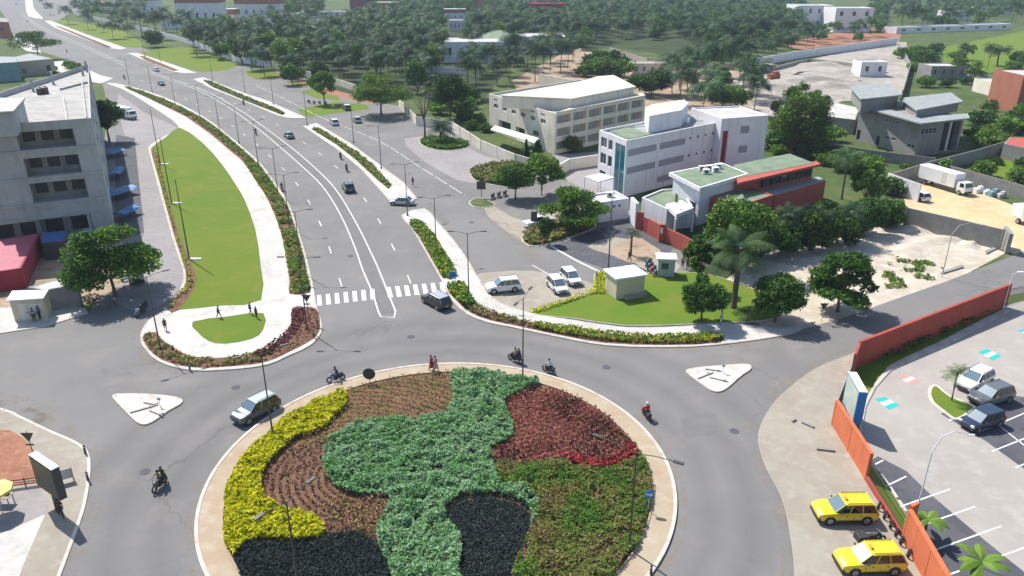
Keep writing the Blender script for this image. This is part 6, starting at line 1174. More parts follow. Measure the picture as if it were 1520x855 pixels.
# people ------------------------------------------------------------
SK = mat('skin_brown', (.10, .055, .035), .6); HAIR = mat('hair_black', (.012, .010, .010), .8); EYE = mat('eye_white', (.5, .5, .48), .4)
def skin(name, pts, edges, rad, root=0, sub=1):
    me = bpy.data.meshes.new(name); me.from_pydata(pts, edges, []); o = bpy.data.objects.new(name, me); C.objects.link(o); m = o.modifiers.new('s', 'SKIN')
    sv = me.skin_vertices[0].data
    for i, r in enumerate(rad): sv[i].radius = (r, r) if not hasattr(r, '__len__') else r
    sv[root].use_root = True; m.use_smooth_shade = True; s = o.modifiers.new('d', 'SUBSURF'); s.levels = sub; s.render_levels = sub
    dg = bpy.context.evaluated_depsgraph_get(); out = bpy.data.meshes.new_from_object(o.evaluated_get(dg)); bpy.data.objects.remove(o); out.name = name; return out
POSE = {
 'stand': dict(pel=(0, 0, .94), ch=(0, 0, 1.28), nk=(0, 0, 1.48), hd=(.03, 0, 1.62), sh=(0, .17, 1.41), el=(-.02, .23, 1.14), wr=(.06, .24, .90), hp=(0, .09, .90), kn=((.02, .10, .50), (.02, -.10, .50)), an=((-.01, .10, .09), (.01, -.10, .09))),
 'walk': dict(pel=(0, 0, .93), ch=(.02, 0, 1.28), nk=(.03, 0, 1.47), hd=(.07, 0, 1.61), sh=(.02, .17, 1.40), el=(-.05, .23, 1.14), wr=(.12, .24, .93), hp=(0, .09, .89), kn=((.16, .10, .52), (-.04, -.10, .50)), an=((.24, .10, .09), (-.32, -.10, .14))),
 'ride': dict(pel=(-.22, 0, .88), ch=(-.10, 0, 1.20), nk=(-.04, 0, 1.40), hd=(.02, 0, 1.55), sh=(-.07, .18, 1.33), el=(.12, .28, 1.10), wr=(.38, .29, 1.08), hp=(-.18, .10, .85), kn=((.22, .19, .78), (.22, -.19, .78)), an=((.05, .18, .38), (.05, -.18, .38))),
 'pillion': dict(pel=(-.22, 0, .90), ch=(-.16, 0, 1.23), nk=(-.12, 0, 1.43), hd=(-.08, 0, 1.57), sh=(-.14, .17, 1.35), el=(-.02, .25, 1.10), wr=(.16, .18, 1.0), hp=(-.18, .10, .87), kn=((.14, .24, .80), (.14, -.24, .80)), an=((-.02, .22, .44), (-.02, -.22, .44)))}
PM = {}
def pmesh(pose):
    if pose in PM: return PM[pose]
    p = POSE[pose]; m = lambda v: (v[0], -v[1], v[2]); P = [p['pel'], p['ch'], p['nk'], p['hd'], (p['hd'][0] + .01, 0, p['hd'][2] + .09)]; E = [(0, 1), (1, 2), (2, 3), (3, 4)]; Rd = [(.13, .11), (.14, .12), .055, .095, .07]
    def add(v, par, r): P.append(tuple(v)); E.append((par, len(P) - 1)); Rd.append(r); return len(P) - 1
    add((p['hd'][0] + .12, 0, p['hd'][2] - .01), 3, .022)
    for s in (1, -1):
        f = (lambda v: v) if s == 1 else m; a = add(f(p['sh']), 1, .06); b_ = add(f(p['el']), a, .042); w = add(f(p['wr']), b_, .028)
        ev = Vector(f(p['wr'])) - Vector(f(p['el'])); ev.normalize(); pl = add(Vector(f(p['wr'])) + ev * .07, w, (.035, .02)); sd_ = ev.cross(Vector((0, 1, 0))).normalized()
        for k in range(4): add(Vector(P[pl]) + ev * (.07, .085, .08, .06)[k] + sd_ * (k - 1.5) * .022, pl, .009)
        add(Vector(P[w]) + ev * .06 + Vector((0, -s * .045, 0)), w, .010)
    hipi = []
    for i, s in enumerate((1, -1)):
        f = (lambda v: v) if s == 1 else m; a = add(f(p['hp']), 0, .095); k = add(p['kn'][i], a, .06); n = add(p['an'][i], k, .04); v = Vector(p['an'][i]); add(v + Vector((.17, 0, -.05)), n, .035)
    body = skin('body', P, E, Rd)
    # clothing: slightly fuller shells over the same joints
    S_ = [p['ch'], p['pel'], p['nk']]; SE = [(0, 1), (0, 2)]; SR = [(.165, .145), (.15, .13), .06]
    for s in (1, -1):
        f = (lambda v: v) if s == 1 else m; S_.append(f(p['sh'])); SE.append((0, len(S_) - 1)); SR.append(.078); S_.append(tuple(Vector(f(p['sh'])).lerp(Vector(f(p['el'])), .8))); SE.append((len(S_) - 2, len(S_) - 1)); SR.append(.06)
    shirt = skin('shirt', S_, SE, SR)
    S_ = [tuple(Vector(p['pel']) + Vector((0, 0, .02)))]; SE = []; SR = [(.15, .13)]
    for i, s in enumerate((1, -1)):
        f = (lambda v: v) if s == 1 else m; S_.append(f(p['hp'])); SE.append((0, len(S_) - 1)); SR.append(.115); S_.append(p['kn'][i]); SE.append((len(S_) - 2, len(S_) - 1)); SR.append(.078); S_.append(tuple(Vector(p['an'][i]) + Vector((0, 0, .04)))); SE.append((len(S_) - 2, len(S_) - 1)); SR.append(.058)
    tr = skin('trousers', S_, SE, SR)
    h = p['hd']; b = MB(); b.ball((h[0] - .015, 0, h[2] + .05), (.112, .102, .10), 12, 8); hair = b.mesh('hair', HAIR)
    b = MB(); [b.ball((h[0] + .092, s * .035, h[2] + .02), .012, 6, 4) for s in (-1, 1)]; eye = b.mesh('eyes', EYE)
    body.materials.clear(); body.materials.append(SK)
    for q in (shirt, tr): q.materials.clear(); q.materials.append(HAIR)
    PM[pose] = (body, shirt, tr, hair, eye); return PM[pose]
def cloth(c): return mat('cloth_%d_%d_%d' % tuple(int(q * 255) for q in c), c, .85)
def person(label, loc, rz, pose, shirt, trousers, helmet=None, skirt=None, group=None, sc=1.0):
    t = thing('person', label, 'person', loc, rz, group); t.scale = (sc,) * 3
    for n_, me in zip(('body', 'shirt', 'trousers', 'hair', 'eyes'), pmesh(pose)):
        if n_ == 'hair' and helmet: continue
        o = bpy.data.objects.new(n_, me); C.objects.link(o); o.parent = t
        if n_ in ('shirt', 'trousers'): o.material_slots[0].link = 'OBJECT'; o.material_slots[0].material = cloth(shirt if n_ == 'shirt' else trousers)
    h = POSE[pose]['hd']
    if helmet: b = MB(); b.ball((h[0] - .005, 0, h[2] + .04), (.145, .13, .135), 12, 8); b.box((h[0] + .11, 0, h[2] + .02), (.06, .17, .07)); b.build('helmet', cloth(helmet), t)
    if skirt: b = MB(); b.tube([(0, 0, 1.02), (0, 0, .85), (0, 0, .42)], [.17, .20, .30], 14); b.build('skirt', cloth(skirt), t)
    return t
def motorcycle(label, front, rear, pm, z=.03, group=None, cargo=False, scale=1.0):
    a, c = g(*front, z), g(*rear, z); m = (a + c) / 2; t = thing('motorcycle', label, 'motorcycle', m, math.atan2(a.y - c.y, a.x - c.x), group)
    for x in (.66, -.64):
        q = MB(); n = 18; ring = []
        for k in range(n):
            aa = 2 * PI * k / n; ring.append([(x + math.cos(aa) * (.26 + .07 * math.cos(bb)), .065 * math.sin(bb), .32 + math.sin(aa) * (.26 + .07 * math.cos(bb))) for bb in np.linspace(0, 2 * PI, 6, endpoint=False)])
        ring.append(ring[0]); q.loft(ring, 0, False); w = q.build('wheel', V['tyre'], t); q = MB(); q.disc((x, 0, .31), (0, 1, 0), .05, .12, 8)
        for k in range(8): aa = 2 * PI * k / 8; q.tube([(x, 0, .31), (x + math.cos(aa) * .26, 0, .31 + math.sin(aa) * .26)], .008, 4)
        q.build('rim', V['rim'], w)
    b = MB()
    for s in (-1, 1): b.tube([(.66, s * .07, .31), (.50, s * .07, .68), (.42, s * .06, .92)], .02, 5)
    b.build('fork', V['rim'], t); b = MB(); b.tube([(.42, 0, .86), (.05, 0, .42), (-.25, 0, .38), (-.64, 0, .31)], .035, 6); b.tube([(.40, 0, .84), (-.3, 0, .70), (-.7, 0, .74)], .03, 6); b.box((.02, 0, .42), (.42, .34, .34)); b.bbox((-.35, 0, .62), (.75, .34, .30), 0, 0, .05); b.build('frame', V['trim'], t); b = MB(); b.loft([[(.50, -.24, .42), (.46, 0, .40), (.50, .24, .42), (.42, .24, .42), (.38, 0, .40), (.42, -.24, .42)], [(.44, -.22, .95), (.50, 0, 1.0), (.44, .22, .95), (.36, .2, .95), (.38, 0, 1.0), (.36, -.2, .95)]]); b.build('fairing', pm, t)
    b = MB(); b.loft([[(.38, -.05, .78), (.38, .05, .78), (.38, .05, .88), (.38, -.05, .88)], [(.2, -.14, .70), (.2, .14, .70), (.2, .11, .96), (.2, -.11, .96)], [(-.08, -.09, .70), (-.08, .09, .70), (-.08, .07, .86), (-.08, -.07, .86)]]); b.build('fuel_tank', pm, t)
    b = MB(); b.bbox((-.38, 0, .82), (.74, .32, .12), 0, 0, .03); b.build('seat', V['trim'], t)
    b = MB(); b.tube([(.34, -.36, 1.04), (.42, -.14, 1.0), (.42, .14, 1.0), (.34, .36, 1.04)], .016, 5); b.build('handlebar', V['rim'], t); b = MB(); b.ball((.52, 0, .88), (.09, .1, .1), 8, 6); b.build('headlight', V['lamp'], t)
    b = MB(); b.tube([(-.1, -.14, .30), (-.5, -.15, .30), (-.8, -.15, .36)], [.03, .04, .045], 6); b.build('exhaust', V['rim'], t)
    b = MB()
    for x0, dx in ((.66, 0), (-.64, -.04)): b.tube([(x0 + .30 * math.cos(q), 0, .34 + .33 * math.sin(q)) for q in np.linspace(.35, PI - .4, 7)], .035, 5)
    b.build('mudguard', pm, t)
    if cargo: b = MB(); b.bbox((-1.0, 0, .75), (.75, .8, .5), 0, 0, .03); b.build('cargo_box', V['trim'], t)
    return t
def ride(label, mlabel, front, rear, pm, shirt, trs, helmet=None, second=None):
    t = motorcycle(mlabel, front, rear, pm); rz = t.rotation_euler.z; person(label, t.location + Vector((0, 0, .01)), rz, 'ride', shirt, trs, helmet)
    if second: q = t.location - Vector((math.cos(rz), math.sin(rz), 0)) * .34; person(second[0], q + Vector((0, 0, .01)), rz, 'pillion', second[1], second[2], second[3] if len(second) > 3 else None)
Wt, Dk, Bl, Rd_, Kh, Yl = (.55, .54, .52), (.03, .03, .035), (.05, .10, .22), (.40, .03, .05), (.35, .30, .16), (.5, .5, .12)
ride('rider in a dark shirt steering left at the upper left rim of the roundabout', 'blue motorcycle at the upper left rim of the roundabout', (487, 569), (511, 563), V['blue'], Dk, Bl)
ride('rider in a pale green shirt behind the tall lamp at the top of the roundabout', 'dark motorcycle behind the tall lamp at the top of the roundabout', (754, 533), (776, 541), V['black'], Kh, Dk, None, ('pillion passenger in black behind the rider in pale green', Dk, Dk))
ride('rider in a white shirt at the upper right rim of the roundabout', 'pale motorcycle at the upper right rim of the roundabout', (805, 549), (825, 559), V['silver'], Wt, Dk)
ride('rider with a white helmet and red top, right of the roundabout', 'red motorcycle right of the roundabout', (953, 613), (966, 629), V['red'], Rd_, Dk, Wt)
ride('rider in a patterned light shirt coming towards the viewer on the left road', 'grey motorcycle coming towards the viewer on the left road', (231, 731), (245, 717), V['grey'], Kh, Dk, None, ('passenger in dark clothes behind the rider on the left road', Dk, Dk))
ride('rider in dark clothes beside the planted island, farther of two on the avenue', 'black motorcycle beside the planted island, farther of two on the avenue', (504, 233), (508, 240), V['black'], Dk, Dk)
ride('rider in grey beside the planted island, nearer of two on the avenue', 'black motorcycle beside the planted island, nearer of two on the avenue', (512, 250), (518, 259), V['black'], (.12, .12, .13), Dk)
ride('rider in dark clothes between the verge lamps of the avenue', 'dark motorcycle between the verge lamps of the avenue', (382, 203), (378, 197), V['black'], Dk, Bl)
ride('rider in black near the upper thin planted island', 'dark motorcycle near the upper thin planted island', (360, 154), (364, 158), V['black'], Dk, Dk)
ride('rider at the mouth of the white path beyond the concrete building', 'dark motorcycle at the mouth of the white path beyond the concrete building', (188, 119), (182, 116), V['black'], Dk, Dk)
ride('rider far up the avenue near the flat-topped tree', 'dark motorcycle far up the avenue near the flat-topped tree', (101, 80), (98, 77), V['black'], Dk, Dk)
ride('rider farthest up the avenue on the right-hand lanes', 'dark motorcycle farthest up the avenue on the right-hand lanes', (40, 32), (43, 35), V['black'], Dk, Dk)
ride('rider in white waiting by the kerb on the left side of the avenue', 'motorcycle waiting by the kerb on the left side of the avenue', (421, 287), (417, 280), V['red'], (.1, .1, .12), Dk)
for i, (f, r, pm) in enumerate([((462, 154), (455, 152), 'black'), ((470, 156), (463, 153), 'red'), ((478, 156), (471, 153), 'blue'), ((487, 157), (480, 154), 'black')]):
    motorcycle(['black motorcycle at the left end of the row parked under the light green tree', 'red motorcycle second in the row under the light green tree', 'blue motorcycle third in the row under the light green tree', 'black motorcycle at the right end of the row under the light green tree'][i], f, r, V[pm], group='motorbikes under the light green tree')
for i, (f, r, pm) in enumerate([((960, 403), (970, 396), 'black'), ((964, 408), (975, 401), 'red'), ((969, 413), (980, 406), 'grey'), ((958, 397), (967, 391), 'blue')]):
    motorcycle(['black motorcycle, second of the row left of the pale blue kiosk', 'red motorcycle, third of the row left of the pale blue kiosk', 'grey motorcycle nearest the lawn in the row left of the kiosk', 'blue motorcycle farthest from the lawn in the row left of the kiosk'][i], f, r, V[pm], group='motorbikes beside the kiosk')
for i, (f, r, pm) in enumerate([((728, 298), (735, 291), 'black'), ((737, 296), (744, 289), 'grey'), ((746, 294), (753, 287), 'black')]):
    motorcycle(['black motorcycle beside the small kerbed patch, left of three', 'grey motorcycle beside the forecourt tree, middle of three', 'black motorcycle under the forecourt tree, right of three'][i], f, r, V[pm], group='motorbikes by the forecourt')
motorcycle('pale motorcycle parked at the left tip of the white path', (202, 472), (215, 463), V['silver']); motorcycle('dark motorcycle parked beside the pale one near the lamp', (208, 464), (219, 456), V['black'])
motorcycle('black cargo motorcycle parked between the two yellow taxis', (1305, 806), (1285, 808), V['black'], .06, cargo=True)
for a in [('person in a dark red dress walking on the rim at the top of the roundabout', (641, 550), 2.6, 'walk', Rd_, Dk, Rd_), ('person in a pink top and light skirt walking beside the person in dark red', (647, 551), 2.6, 'walk', (.55, .25, .28), Wt, (.5, .35, .35)),
          ('person in dark clothes on the white path near the left lamp post', (246, 490), -1, 'walk', Dk, Dk, None), ('person in grey at the middle of the cross path above the half-moon lawn', (325, 471), 0, 'walk', (.15, .15, .16), Dk, None),
          ('person in dark clothes at the right corner of the half-moon lawn', (381, 472), 1, 'stand', Dk, Dk, None), ('person in blue beside the one at the corner of the half-moon lawn', (372, 466), 1, 'walk', Bl, Dk, None),
          ('person in white standing left in the group before the cream kiosk', (45, 474), -1.5, 'stand', Wt, Dk, None), ('person in a light blue shirt in the middle of the group before the kiosk', (52, 477), -1.2, 'stand', (.3, .4, .5), Dk, None),
          ('person in dark blue at the right of the group before the cream kiosk', (60, 474), -2, 'stand', Bl, Dk, None), ('person in black walking beside the foot of the dark billboard', (92, 769), -1, 'walk', Dk, Dk, None),
          ('person in white in the tree shade at the edge of the footpath', (1070, 481), 2.5, 'stand', Wt, Wt, None), ('person in dark clothes crossing the service road near the avenue gap', (613, 276), 1, 'walk', Dk, Dk, None),
          ('person in white, left of the people waiting under the tree by the kiosk', (1013, 397), -2, 'stand', Wt, Dk, None), ('person in red among the people waiting under the tree by the kiosk', (1020, 400), -2, 'stand', Rd_, Dk, None), ('person in pink, right of the people waiting under the tree by the kiosk', (1029, 399), -2, 'stand', (.5, .25, .25), Dk, None),
          ('person in brown near the young palm in the planter', (934, 388), -1, 'walk', (.15, .09, .05), Dk, None)]:
    person(a[0], g(*a[1], .15), a[2], a[3], a[4], a[5], None, a[6], sc=.85 if 400 > a[1][0] > 200 else 1)
# ------------------------------------------------------------------ lamps, poles, signs
def lamp(label, px, py, h, az, arm=1.7, group=None, z=.14, m=None, arms=2, name='street_lamp'):
    m = m or B['steel']; t = thing(name, label, 'street lamp', g(px, py, z), az, group); b = MB(); b.tube([(0, 0, 0), (0, 0, h * .5), (0, 0, h)], [.085, .065, .045], 8); b.build('pole', m, t); b = MB(); b.bbox((0, 0, .2), (.28, .28, .4), 0, 0, .03); b.build('base', m, t)
    for s in ((-1, 1) if arms == 2 else (1,)):
        b = MB(); b.tube([(0, 0, h - .15), (s * arm * .5, 0, h + .12), (s * arm, 0, h + .22)], .03, 5); b.build('arm', m, t); b = MB(); b.bbox((s * (arm + .28), 0, h + .24), (.72, .26, .09), 0, 0, .02); b.build('lamp_head', m, t)
gl, gr = 'double-armed lamps along the left verge', 'double-armed lamps along the right islands'
LV = [(456, 490), (448, 405), (430, 339), (413, 291), (383, 242), (355, 213), (326, 195), (297, 174), (260, 155), (226, 137), (192, 124)]
for i, (x, y) in enumerate(LV): lamp('double-armed lamp on the left verge of the avenue, %s up from the roundabout' % ORD[i], x, y, 8.6, math.radians((0, 5, 15, 25, 35, 42, 45, 48, 50, 50, 50)[i]), group=gl)
RV = [(696, 444), (648, 381), (605, 320), (566, 250), (525, 212), (456, 186), (406, 155), (364, 138), (316, 120), (238, 92), (215, 84)]
for i, (x, y) in enumerate(RV): lamp('double-armed lamp on the islands right of the avenue, %s up from the roundabout' % ORD[i], x, y, 8.6, math.radians((0, 15, 20, 30, 40, 45, 45, 48, 50, 50, 50)[i]), group=gr)
lamp('tall double-armed lamp at the top of the roundabout rim', 776, 566, 9, 1.2, z=.2); lamp('tall double-armed lamp at the right rim of the roundabout', 934, 815, 8.2, -.55, arm=2.6, z=.2); lamp('double-armed lamp at the left rim of the roundabout behind the dark grey car', 405, 645, 8, .6, z=.2)
c = g(446, 905, .2); lamp('double-armed lamp rising from the dark zone at the bottom of the roundabout', 448, 906, 8.6, 1.0, z=.2); lamp('dark lamp post in the left corner of the crescent bed', 239, 521, 8.6, .6)
for i, (x, y, h) in enumerate([(281, 385, 11.5), (255, 302, 11.5), (238, 244, 11.3)]):
    t = thing('light_pole', 'tall slim dark pole at the left edge of the big lawn, %s' % ('nearest of the row', 'middle of the row', 'farthest of the row')[i], 'pole', g(x, y, .14), 0, 'slim poles along the big lawn'); MB().tube([(0, 0, 0), (0, 0, h)], [.11, .05], 8).build('pole', B['steel'], t); MB().bbox((.9, 0, .08), (1.6, .55, .16)).build('footing', B['white'], t)
t = thing('light_pole', 'tall slim dark pole on the corner lawn beside the cream utility cabin', 'pole', g(902, 420, .16)); MB().tube([(0, 0, 0), (0, 0, hgt(902, 420, 296))], [.11, .05], 8).build('pole', B['steel'], t)
t = thing('light_pole', 'grey concrete pole in front of the hut beside the big corner tree', 'pole', g(122, 452)); MB().tube([(0, 0, 0), (0, 0, hgt(122, 452, 366))], [.16, .10], 8).build('pole', B['block'], t)
def curved(label, px, py, ty, dx, m, z=0):
    t = thing('street_lamp', label, 'street lamp', g(px, py, z)); h = hgt(px, py, ty); b = MB(); b.tube([(0, 0, 0), (0, 0, h * .8), (dx * .2, 0, h * .95), (dx * .55, 0, h), (dx, 0, h * .97)], [.065, .05, .04, .035, .03], 7); b.build('pole', m, t); b = MB(); b.bbox((dx * 1.08, 0, h * .965), (.5, .18, .08)); b.build('lamp_head', m, t)
curved('thin grey lamp with a long curved arm on the pale sand lot', 1398, 411, 331, 3.4, B['galv'])
curved('white lamp with a curved arm rising behind the tall orange wall', 1352, 792, 640, 2.2, B['white'])
lamp('white pole at the far right end of the long red wall', 1489, 458, 4.5, 0, m=B['white'], z=.05, arms=1, arm=.6)
def sign(name, label, px, py, ty, shape, m, r=.35, rz=0, z=.14, plate=False, pm=None, arrow=None):
    t = thing(name, label, 'road sign', g(px, py, z), rz); h = hgt(px, py, ty) - z; MB().tube([(0, 0, 0), (0, 0, h + r * .8)], .035, 6).build('pole', pm or B['galv'], t); b = MB()
    if shape == 'disc': b.disc((0, -.05, h), (0, 1, 0), r, .03, 20)
    elif shape == 'tri': b.add([(-r, -.06, h + r * .6), (r, -.06, h + r * .6), (0, -.06, h - r), (-r, -.03, h + r * .6), (r, -.03, h + r * .6), (0, -.03, h - r)], [(0, 2, 1), (3, 4, 5), (0, 1, 4, 3), (1, 2, 5, 4), (2, 0, 3, 5)])
    else: b.box((0, -.05, h), (r * 1.8, .03, r * 1.8))
    b.build('sign_face', m, t)
    if plate: b = MB(); b.box((0, -.05, h - r - .25), (r * 1.2, .03, .16)); b.build('plate', m, t)
    if arrow: b = MB(); b.add([(-.30, -.072, h - .02), (.05, -.072, h - .14), (.02, -.072, h - .24), (.30, -.072, h - .06), (.10, -.072, h + .14), (.08, -.072, h + .04), (-.28, -.072, h + .10)], [(0, 1, 6), (1, 5, 6), (2, 3, 4)]); b.build('arrow', B['white'], t)
bk = B['steel']; blu = mat('sign_blue', (.02, .16, .45), .4)
sign('road_sign', 'dark round sign seen from behind at the upper left rim of the roundabout', 549, 568, 552, 'disc', bk, .62, z=.2, pm=bk)
sign('road_sign', 'round blue sign with a white arrow at the right rim of the roundabout', 962, 758, 730, 'disc', blu, .36, z=.2, arrow=True)
sign('road_sign', 'dark triangular sign with a small plate beside the first left verge lamp', 459, 478, 440, 'tri', bk, .55, plate=True, pm=bk)
sign('road_sign', 'dark triangular sign with a small plate behind the dark billboard', 54, 690, 645, 'tri', bk, .55, plate=True, pm=bk)
sign('road_sign', 'square blue crossing sign at the right end of the crosswalk', 672, 428, 406, 'sq', blu, .42)
sign('road_sign', 'small dark triangular sign on the street kerb left of the lone sand-lot tree', 1219, 477, 452, 'tri', bk, .5)
def board(name, label, base, z0, z1, a, c, th, fm, bm, post=.2, posts=(.5,), top=None, cat='billboard'):
    A_, C_ = a, c; d = (C_ - A_); L = d.length; az = math.atan2(d.y, d.x); m = (A_ + C_) / 2; t = thing(name, label, cat, (m.x, m.y, 0), az)
    for u in posts: MB().tube([(-L / 2 + L * u, 0, 0), (-L / 2 + L * u, 0, z0 + .1)], post, 10).build('post', bm, t)
    b = MB(); b.box((0, 0, (z0 + z1) / 2), (L, th, z1 - z0)); b.build('frame', bm, t)
    for s in (-1, 1): b = MB(); b.box((0, s * (th / 2 + .012), (z0 + z1) / 2), (L * .93, .02, (z1 - z0) * .9)); b.build('face', fm, t)
    if top: b = MB(); b.box((0, 0, z1 + .04), (L, th + .02, .07)); b.build('top', top, t)
    return t
h = hgt(83, 759, 684); a, c = g(48, 673, h), g(82, 696, h); _, zb = wall_hit(Vector((a.x, a.y, 0)), Vector((c.x, c.y, 0)), 68, 722)
board('billboard', 'thick dark billboard on one post at the left kerb, seen from behind', None, zb, h, Vector((a.x, a.y, 0)), Vector((c.x, c.y, 0)), .55, bk, B['steel'], .2, (.55,), B['lav'])
a, c = g(1265, 553, 4.4), g(1282, 583, 4.4); board('advertising_board', 'double-sided advertising board with a blue end frame beside the red wall', None, 1.3, 4.4, Vector((a.x, a.y, 0)), Vector((c.x, c.y, 0)), .7, mat('poster_cream', (.55, .50, .34), .6, (.25, .40, .42), .9), blu, .1, (.08, .92), B['white'], 'advertising board')
a, c = g(708, 294), g(721, 294); board('billboard', 'small brown billboard on a thin pole beside the small kerbed patch', None, 1.6, hgt(714, 294, 269), a, c, .12, mat('brown_panel', (.10, .065, .04), .7), bk, .06)
a, c = g(788, 353), g(797, 353); board('billboard', 'narrow dark board on a pole at the tip of the dry strip by the pickup', None, 2.6, hgt(793, 353, 314), a, c, .12, bk, bk, .06)
t = thing('sign_easel', 'small pale framed panel on legs beside the dark billboard', 'sign', g(97, 716, .12), .5); MB().box((0, 0, .75), (1.3, .06, .9)).build('panel', B['roofw'], t)
for s in (-.6, .6): MB().tube([(s, -.25, 0), (s, 0, 1.25), (s, .25, 0)], .03, 5).build('leg', B['tan'], t)
t = thing('parasol', 'pale yellow parasol over a stand at the left edge', 'parasol', g(3, 760, .12)); b = MB(); b.tube([(0, 0, 0), (0, 0, 2.4)], .03, 6); b.build('pole', B['galv'], t); b = MB(); b.tube([(0, 0, 1.95), (0, 0, 2.1), (0, 0, 2.5)], [1.25, 1.2, .04], 8); b.build('canopy', mat('parasol_yellow', (.62, .60, .18), .7), t)
t = thing('vendor_table', 'cluttered dark table in the shade of the yellow parasol', 'table', g(7, 748, .12)); MB().box((0, 0, .78), (1.3, .8, .06)).build('tabletop', B['tan'], t)
for sx in (-.55, .55):
    for sy in (-.3, .3): MB().box((sx, sy, .38), (.06, .06, .75)).build('leg', B['tan'], t)
b = MB(); b.box((-.3, 0, .95), (.4, .4, .28)); b.box((.3, .1, .9), (.35, .3, .2)); tag(b.build('goods_box', B['brick']), 'brown goods box on the table under the yellow parasol', 'box').location = g(7, 748, .12)
t = thing('barrier', 'low red and white plank barrier between red earth and pale paving at the left', 'barrier', g(38, 722, .12), .25)
for k in range(3): MB().box((0, 0, .25 + .22 * k), (4.2, .05, .12)).build('plank', (B['brick'], B['tan'], B['brick'])[k], t)
for s in (-2, 0, 2): MB().box((s, .05, .4), (.08, .06, .85)).build('post', B['steel'], t)
# bollards on kerbs
for x, y, lb in ((282, 549, 'black bollard at the bottom of the crescent bed'), (466, 501, 'black bollard at the right kerb of the crescent bed'), (471, 481, 'black bollard just above the right kerb curve of the crescent bed'), (127, 673, 'black bollard at the upper left kerb corner'), (131, 713, 'black bollard beside the left road opposite the yellow hedge'), (966, 853, 'black bollard at the bottom right of the roundabout rim'), (886, 410, 'dark bollard at the corner of the yellow-green edging hedge')):
    t = thing('bollard', lb, 'bollard', g(x, y, .14)); MB().tube([(0, 0, 0), (0, 0, .75), (0, 0, .85)], [.10, .09, .03], 10).build('post', B['steel'], t); MB().tube([(0, 0, .6), (0, 0, .68)], .095, 10).build('band', B['white'], t)
for (x, y, w) in ((230, 606, 'left'), (1065, 556, 'right')):
    t = thing('marker_post', 'short white post with a grey plate on the %s white triangular island' % w, 'marker post', g(x + 8, y - 2, .17)); MB().tube([(0, 0, 0), (0, 0, .8)], .04, 8).build('post', B['lav'], t); MB().box((0, 0, .85), (.3, .05, .22)).build('plate', B['groof'], t)
    for k, (dx, dy, L_, az, nm) in enumerate(((-18, 2, 2.2, .6, 'left'), (2, 8, 1.8, -.5, 'nearest'), (-6, -6, 1.6, -.3, 'farthest'))):
        b = MB(); b.box((0, 0, .05), (L_, .12, .1)); b.box((L_ * .3, .1, .06), (.12, .5, .08)); o = b.build('fallen_post', B['block']); o.location = g(x + dx, y + dy, .17); o.rotation_euler[2] = az; tag(o, 'grey fallen sign post lying on the %s white triangular island, %s one' % (w, nm), 'post')
# railing on the low red wall, gate at the far end
def railing(label, px, z0, z1, m, gap=.16, cat='railing'):
    P = W2(px); c = P[0].copy(); t = thing('railing', label, cat, (c.x, c.y, 0)); Q = [p - c for p in P]; b = MB(); q = MB()
    for i in range(len(Q) - 1):
        d = Q[i + 1] - Q[i]; L = d.length; m_ = (Q[i] + Q[i + 1]) / 2; az = math.atan2(d.y, d.x)
        for z in (z0 + .08, z1): b.box((m_.x, m_.y, z), (L, .04, .05), az)
        for k in range(int(L / gap)): p = Q[i].lerp(Q[i + 1], k * gap / L); q.box((p.x, p.y, (z0 + z1) / 2), (.018, .018, z1 - z0), az)
    b.build('rail', m, t); q.build('bars', m, t)
railing('dark iron railing on the low red wall beside the upper taxi', [(1286, 713), (1338, 796)], .5, 1.7, B['steel'])
railing('dark iron railing behind the advertising board between the red and orange walls', [(1262, 566), (1237, 630)], .1, 2.3, B['steel'])
railing('dark iron gate at the far right end of the long red wall', [(1494, 455), (1535, 442)], .1, 2.2, B['steel'], .2, 'gate')
for i, (x, y) in enumerate(((1311, 768), (1320, 782), (1328, 794), (1335, 806), (1346, 825), (1302, 754))):
    b = MB(); n = 16; ring = []
    for k in range(n): aa = 2 * PI * k / n; ring.append([(math.cos(aa) * (.26 + .08 * math.cos(bb)), .08 * math.sin(bb), .33 + math.sin(aa) * (.26 + .08 * math.cos(bb))) for bb in np.linspace(0, 2 * PI, 6, endpoint=False)])
    ring.append(ring[0]); b.loft(ring, 0, False); o = b.build('old_tyre', V['tyre']); o.location = g(x, y, .06); o.rotation_euler = (.25, 0, 1.0); tag(o, 'worn black tyre leaning on the foot of the low red wall', 'tyre', 'old tyres along the low red wall')
for i, (px, lb) in enumerate([([(1190, 626), (1208, 634), (1207, 637), (1189, 629)], 'grey plank lying on the sandy sidewalk left of the orange wall'), ([(1212, 666), (1238, 669), (1238, 672), (1212, 669)], 'dark plank lying beside a pale stain on the sidewalk'), ([(1174, 625), (1180, 622), (1182, 625), (1176, 628)], 'small concrete lump at the left of the sandy sidewalk'), ([(1462, 374), (1480, 366), (1482, 369), (1464, 378)], 'dark beam lying at the end of the weathered wall'), ([(1398, 404), (1428, 395), (1430, 398), (1400, 407)], 'dark beam lying on the sand by the curved lamp')]):
    P = W2(px, 0); b = MB(); b.prism(P, .05, .22); tag(b.build('debris', B['block']), lb, 'debris')
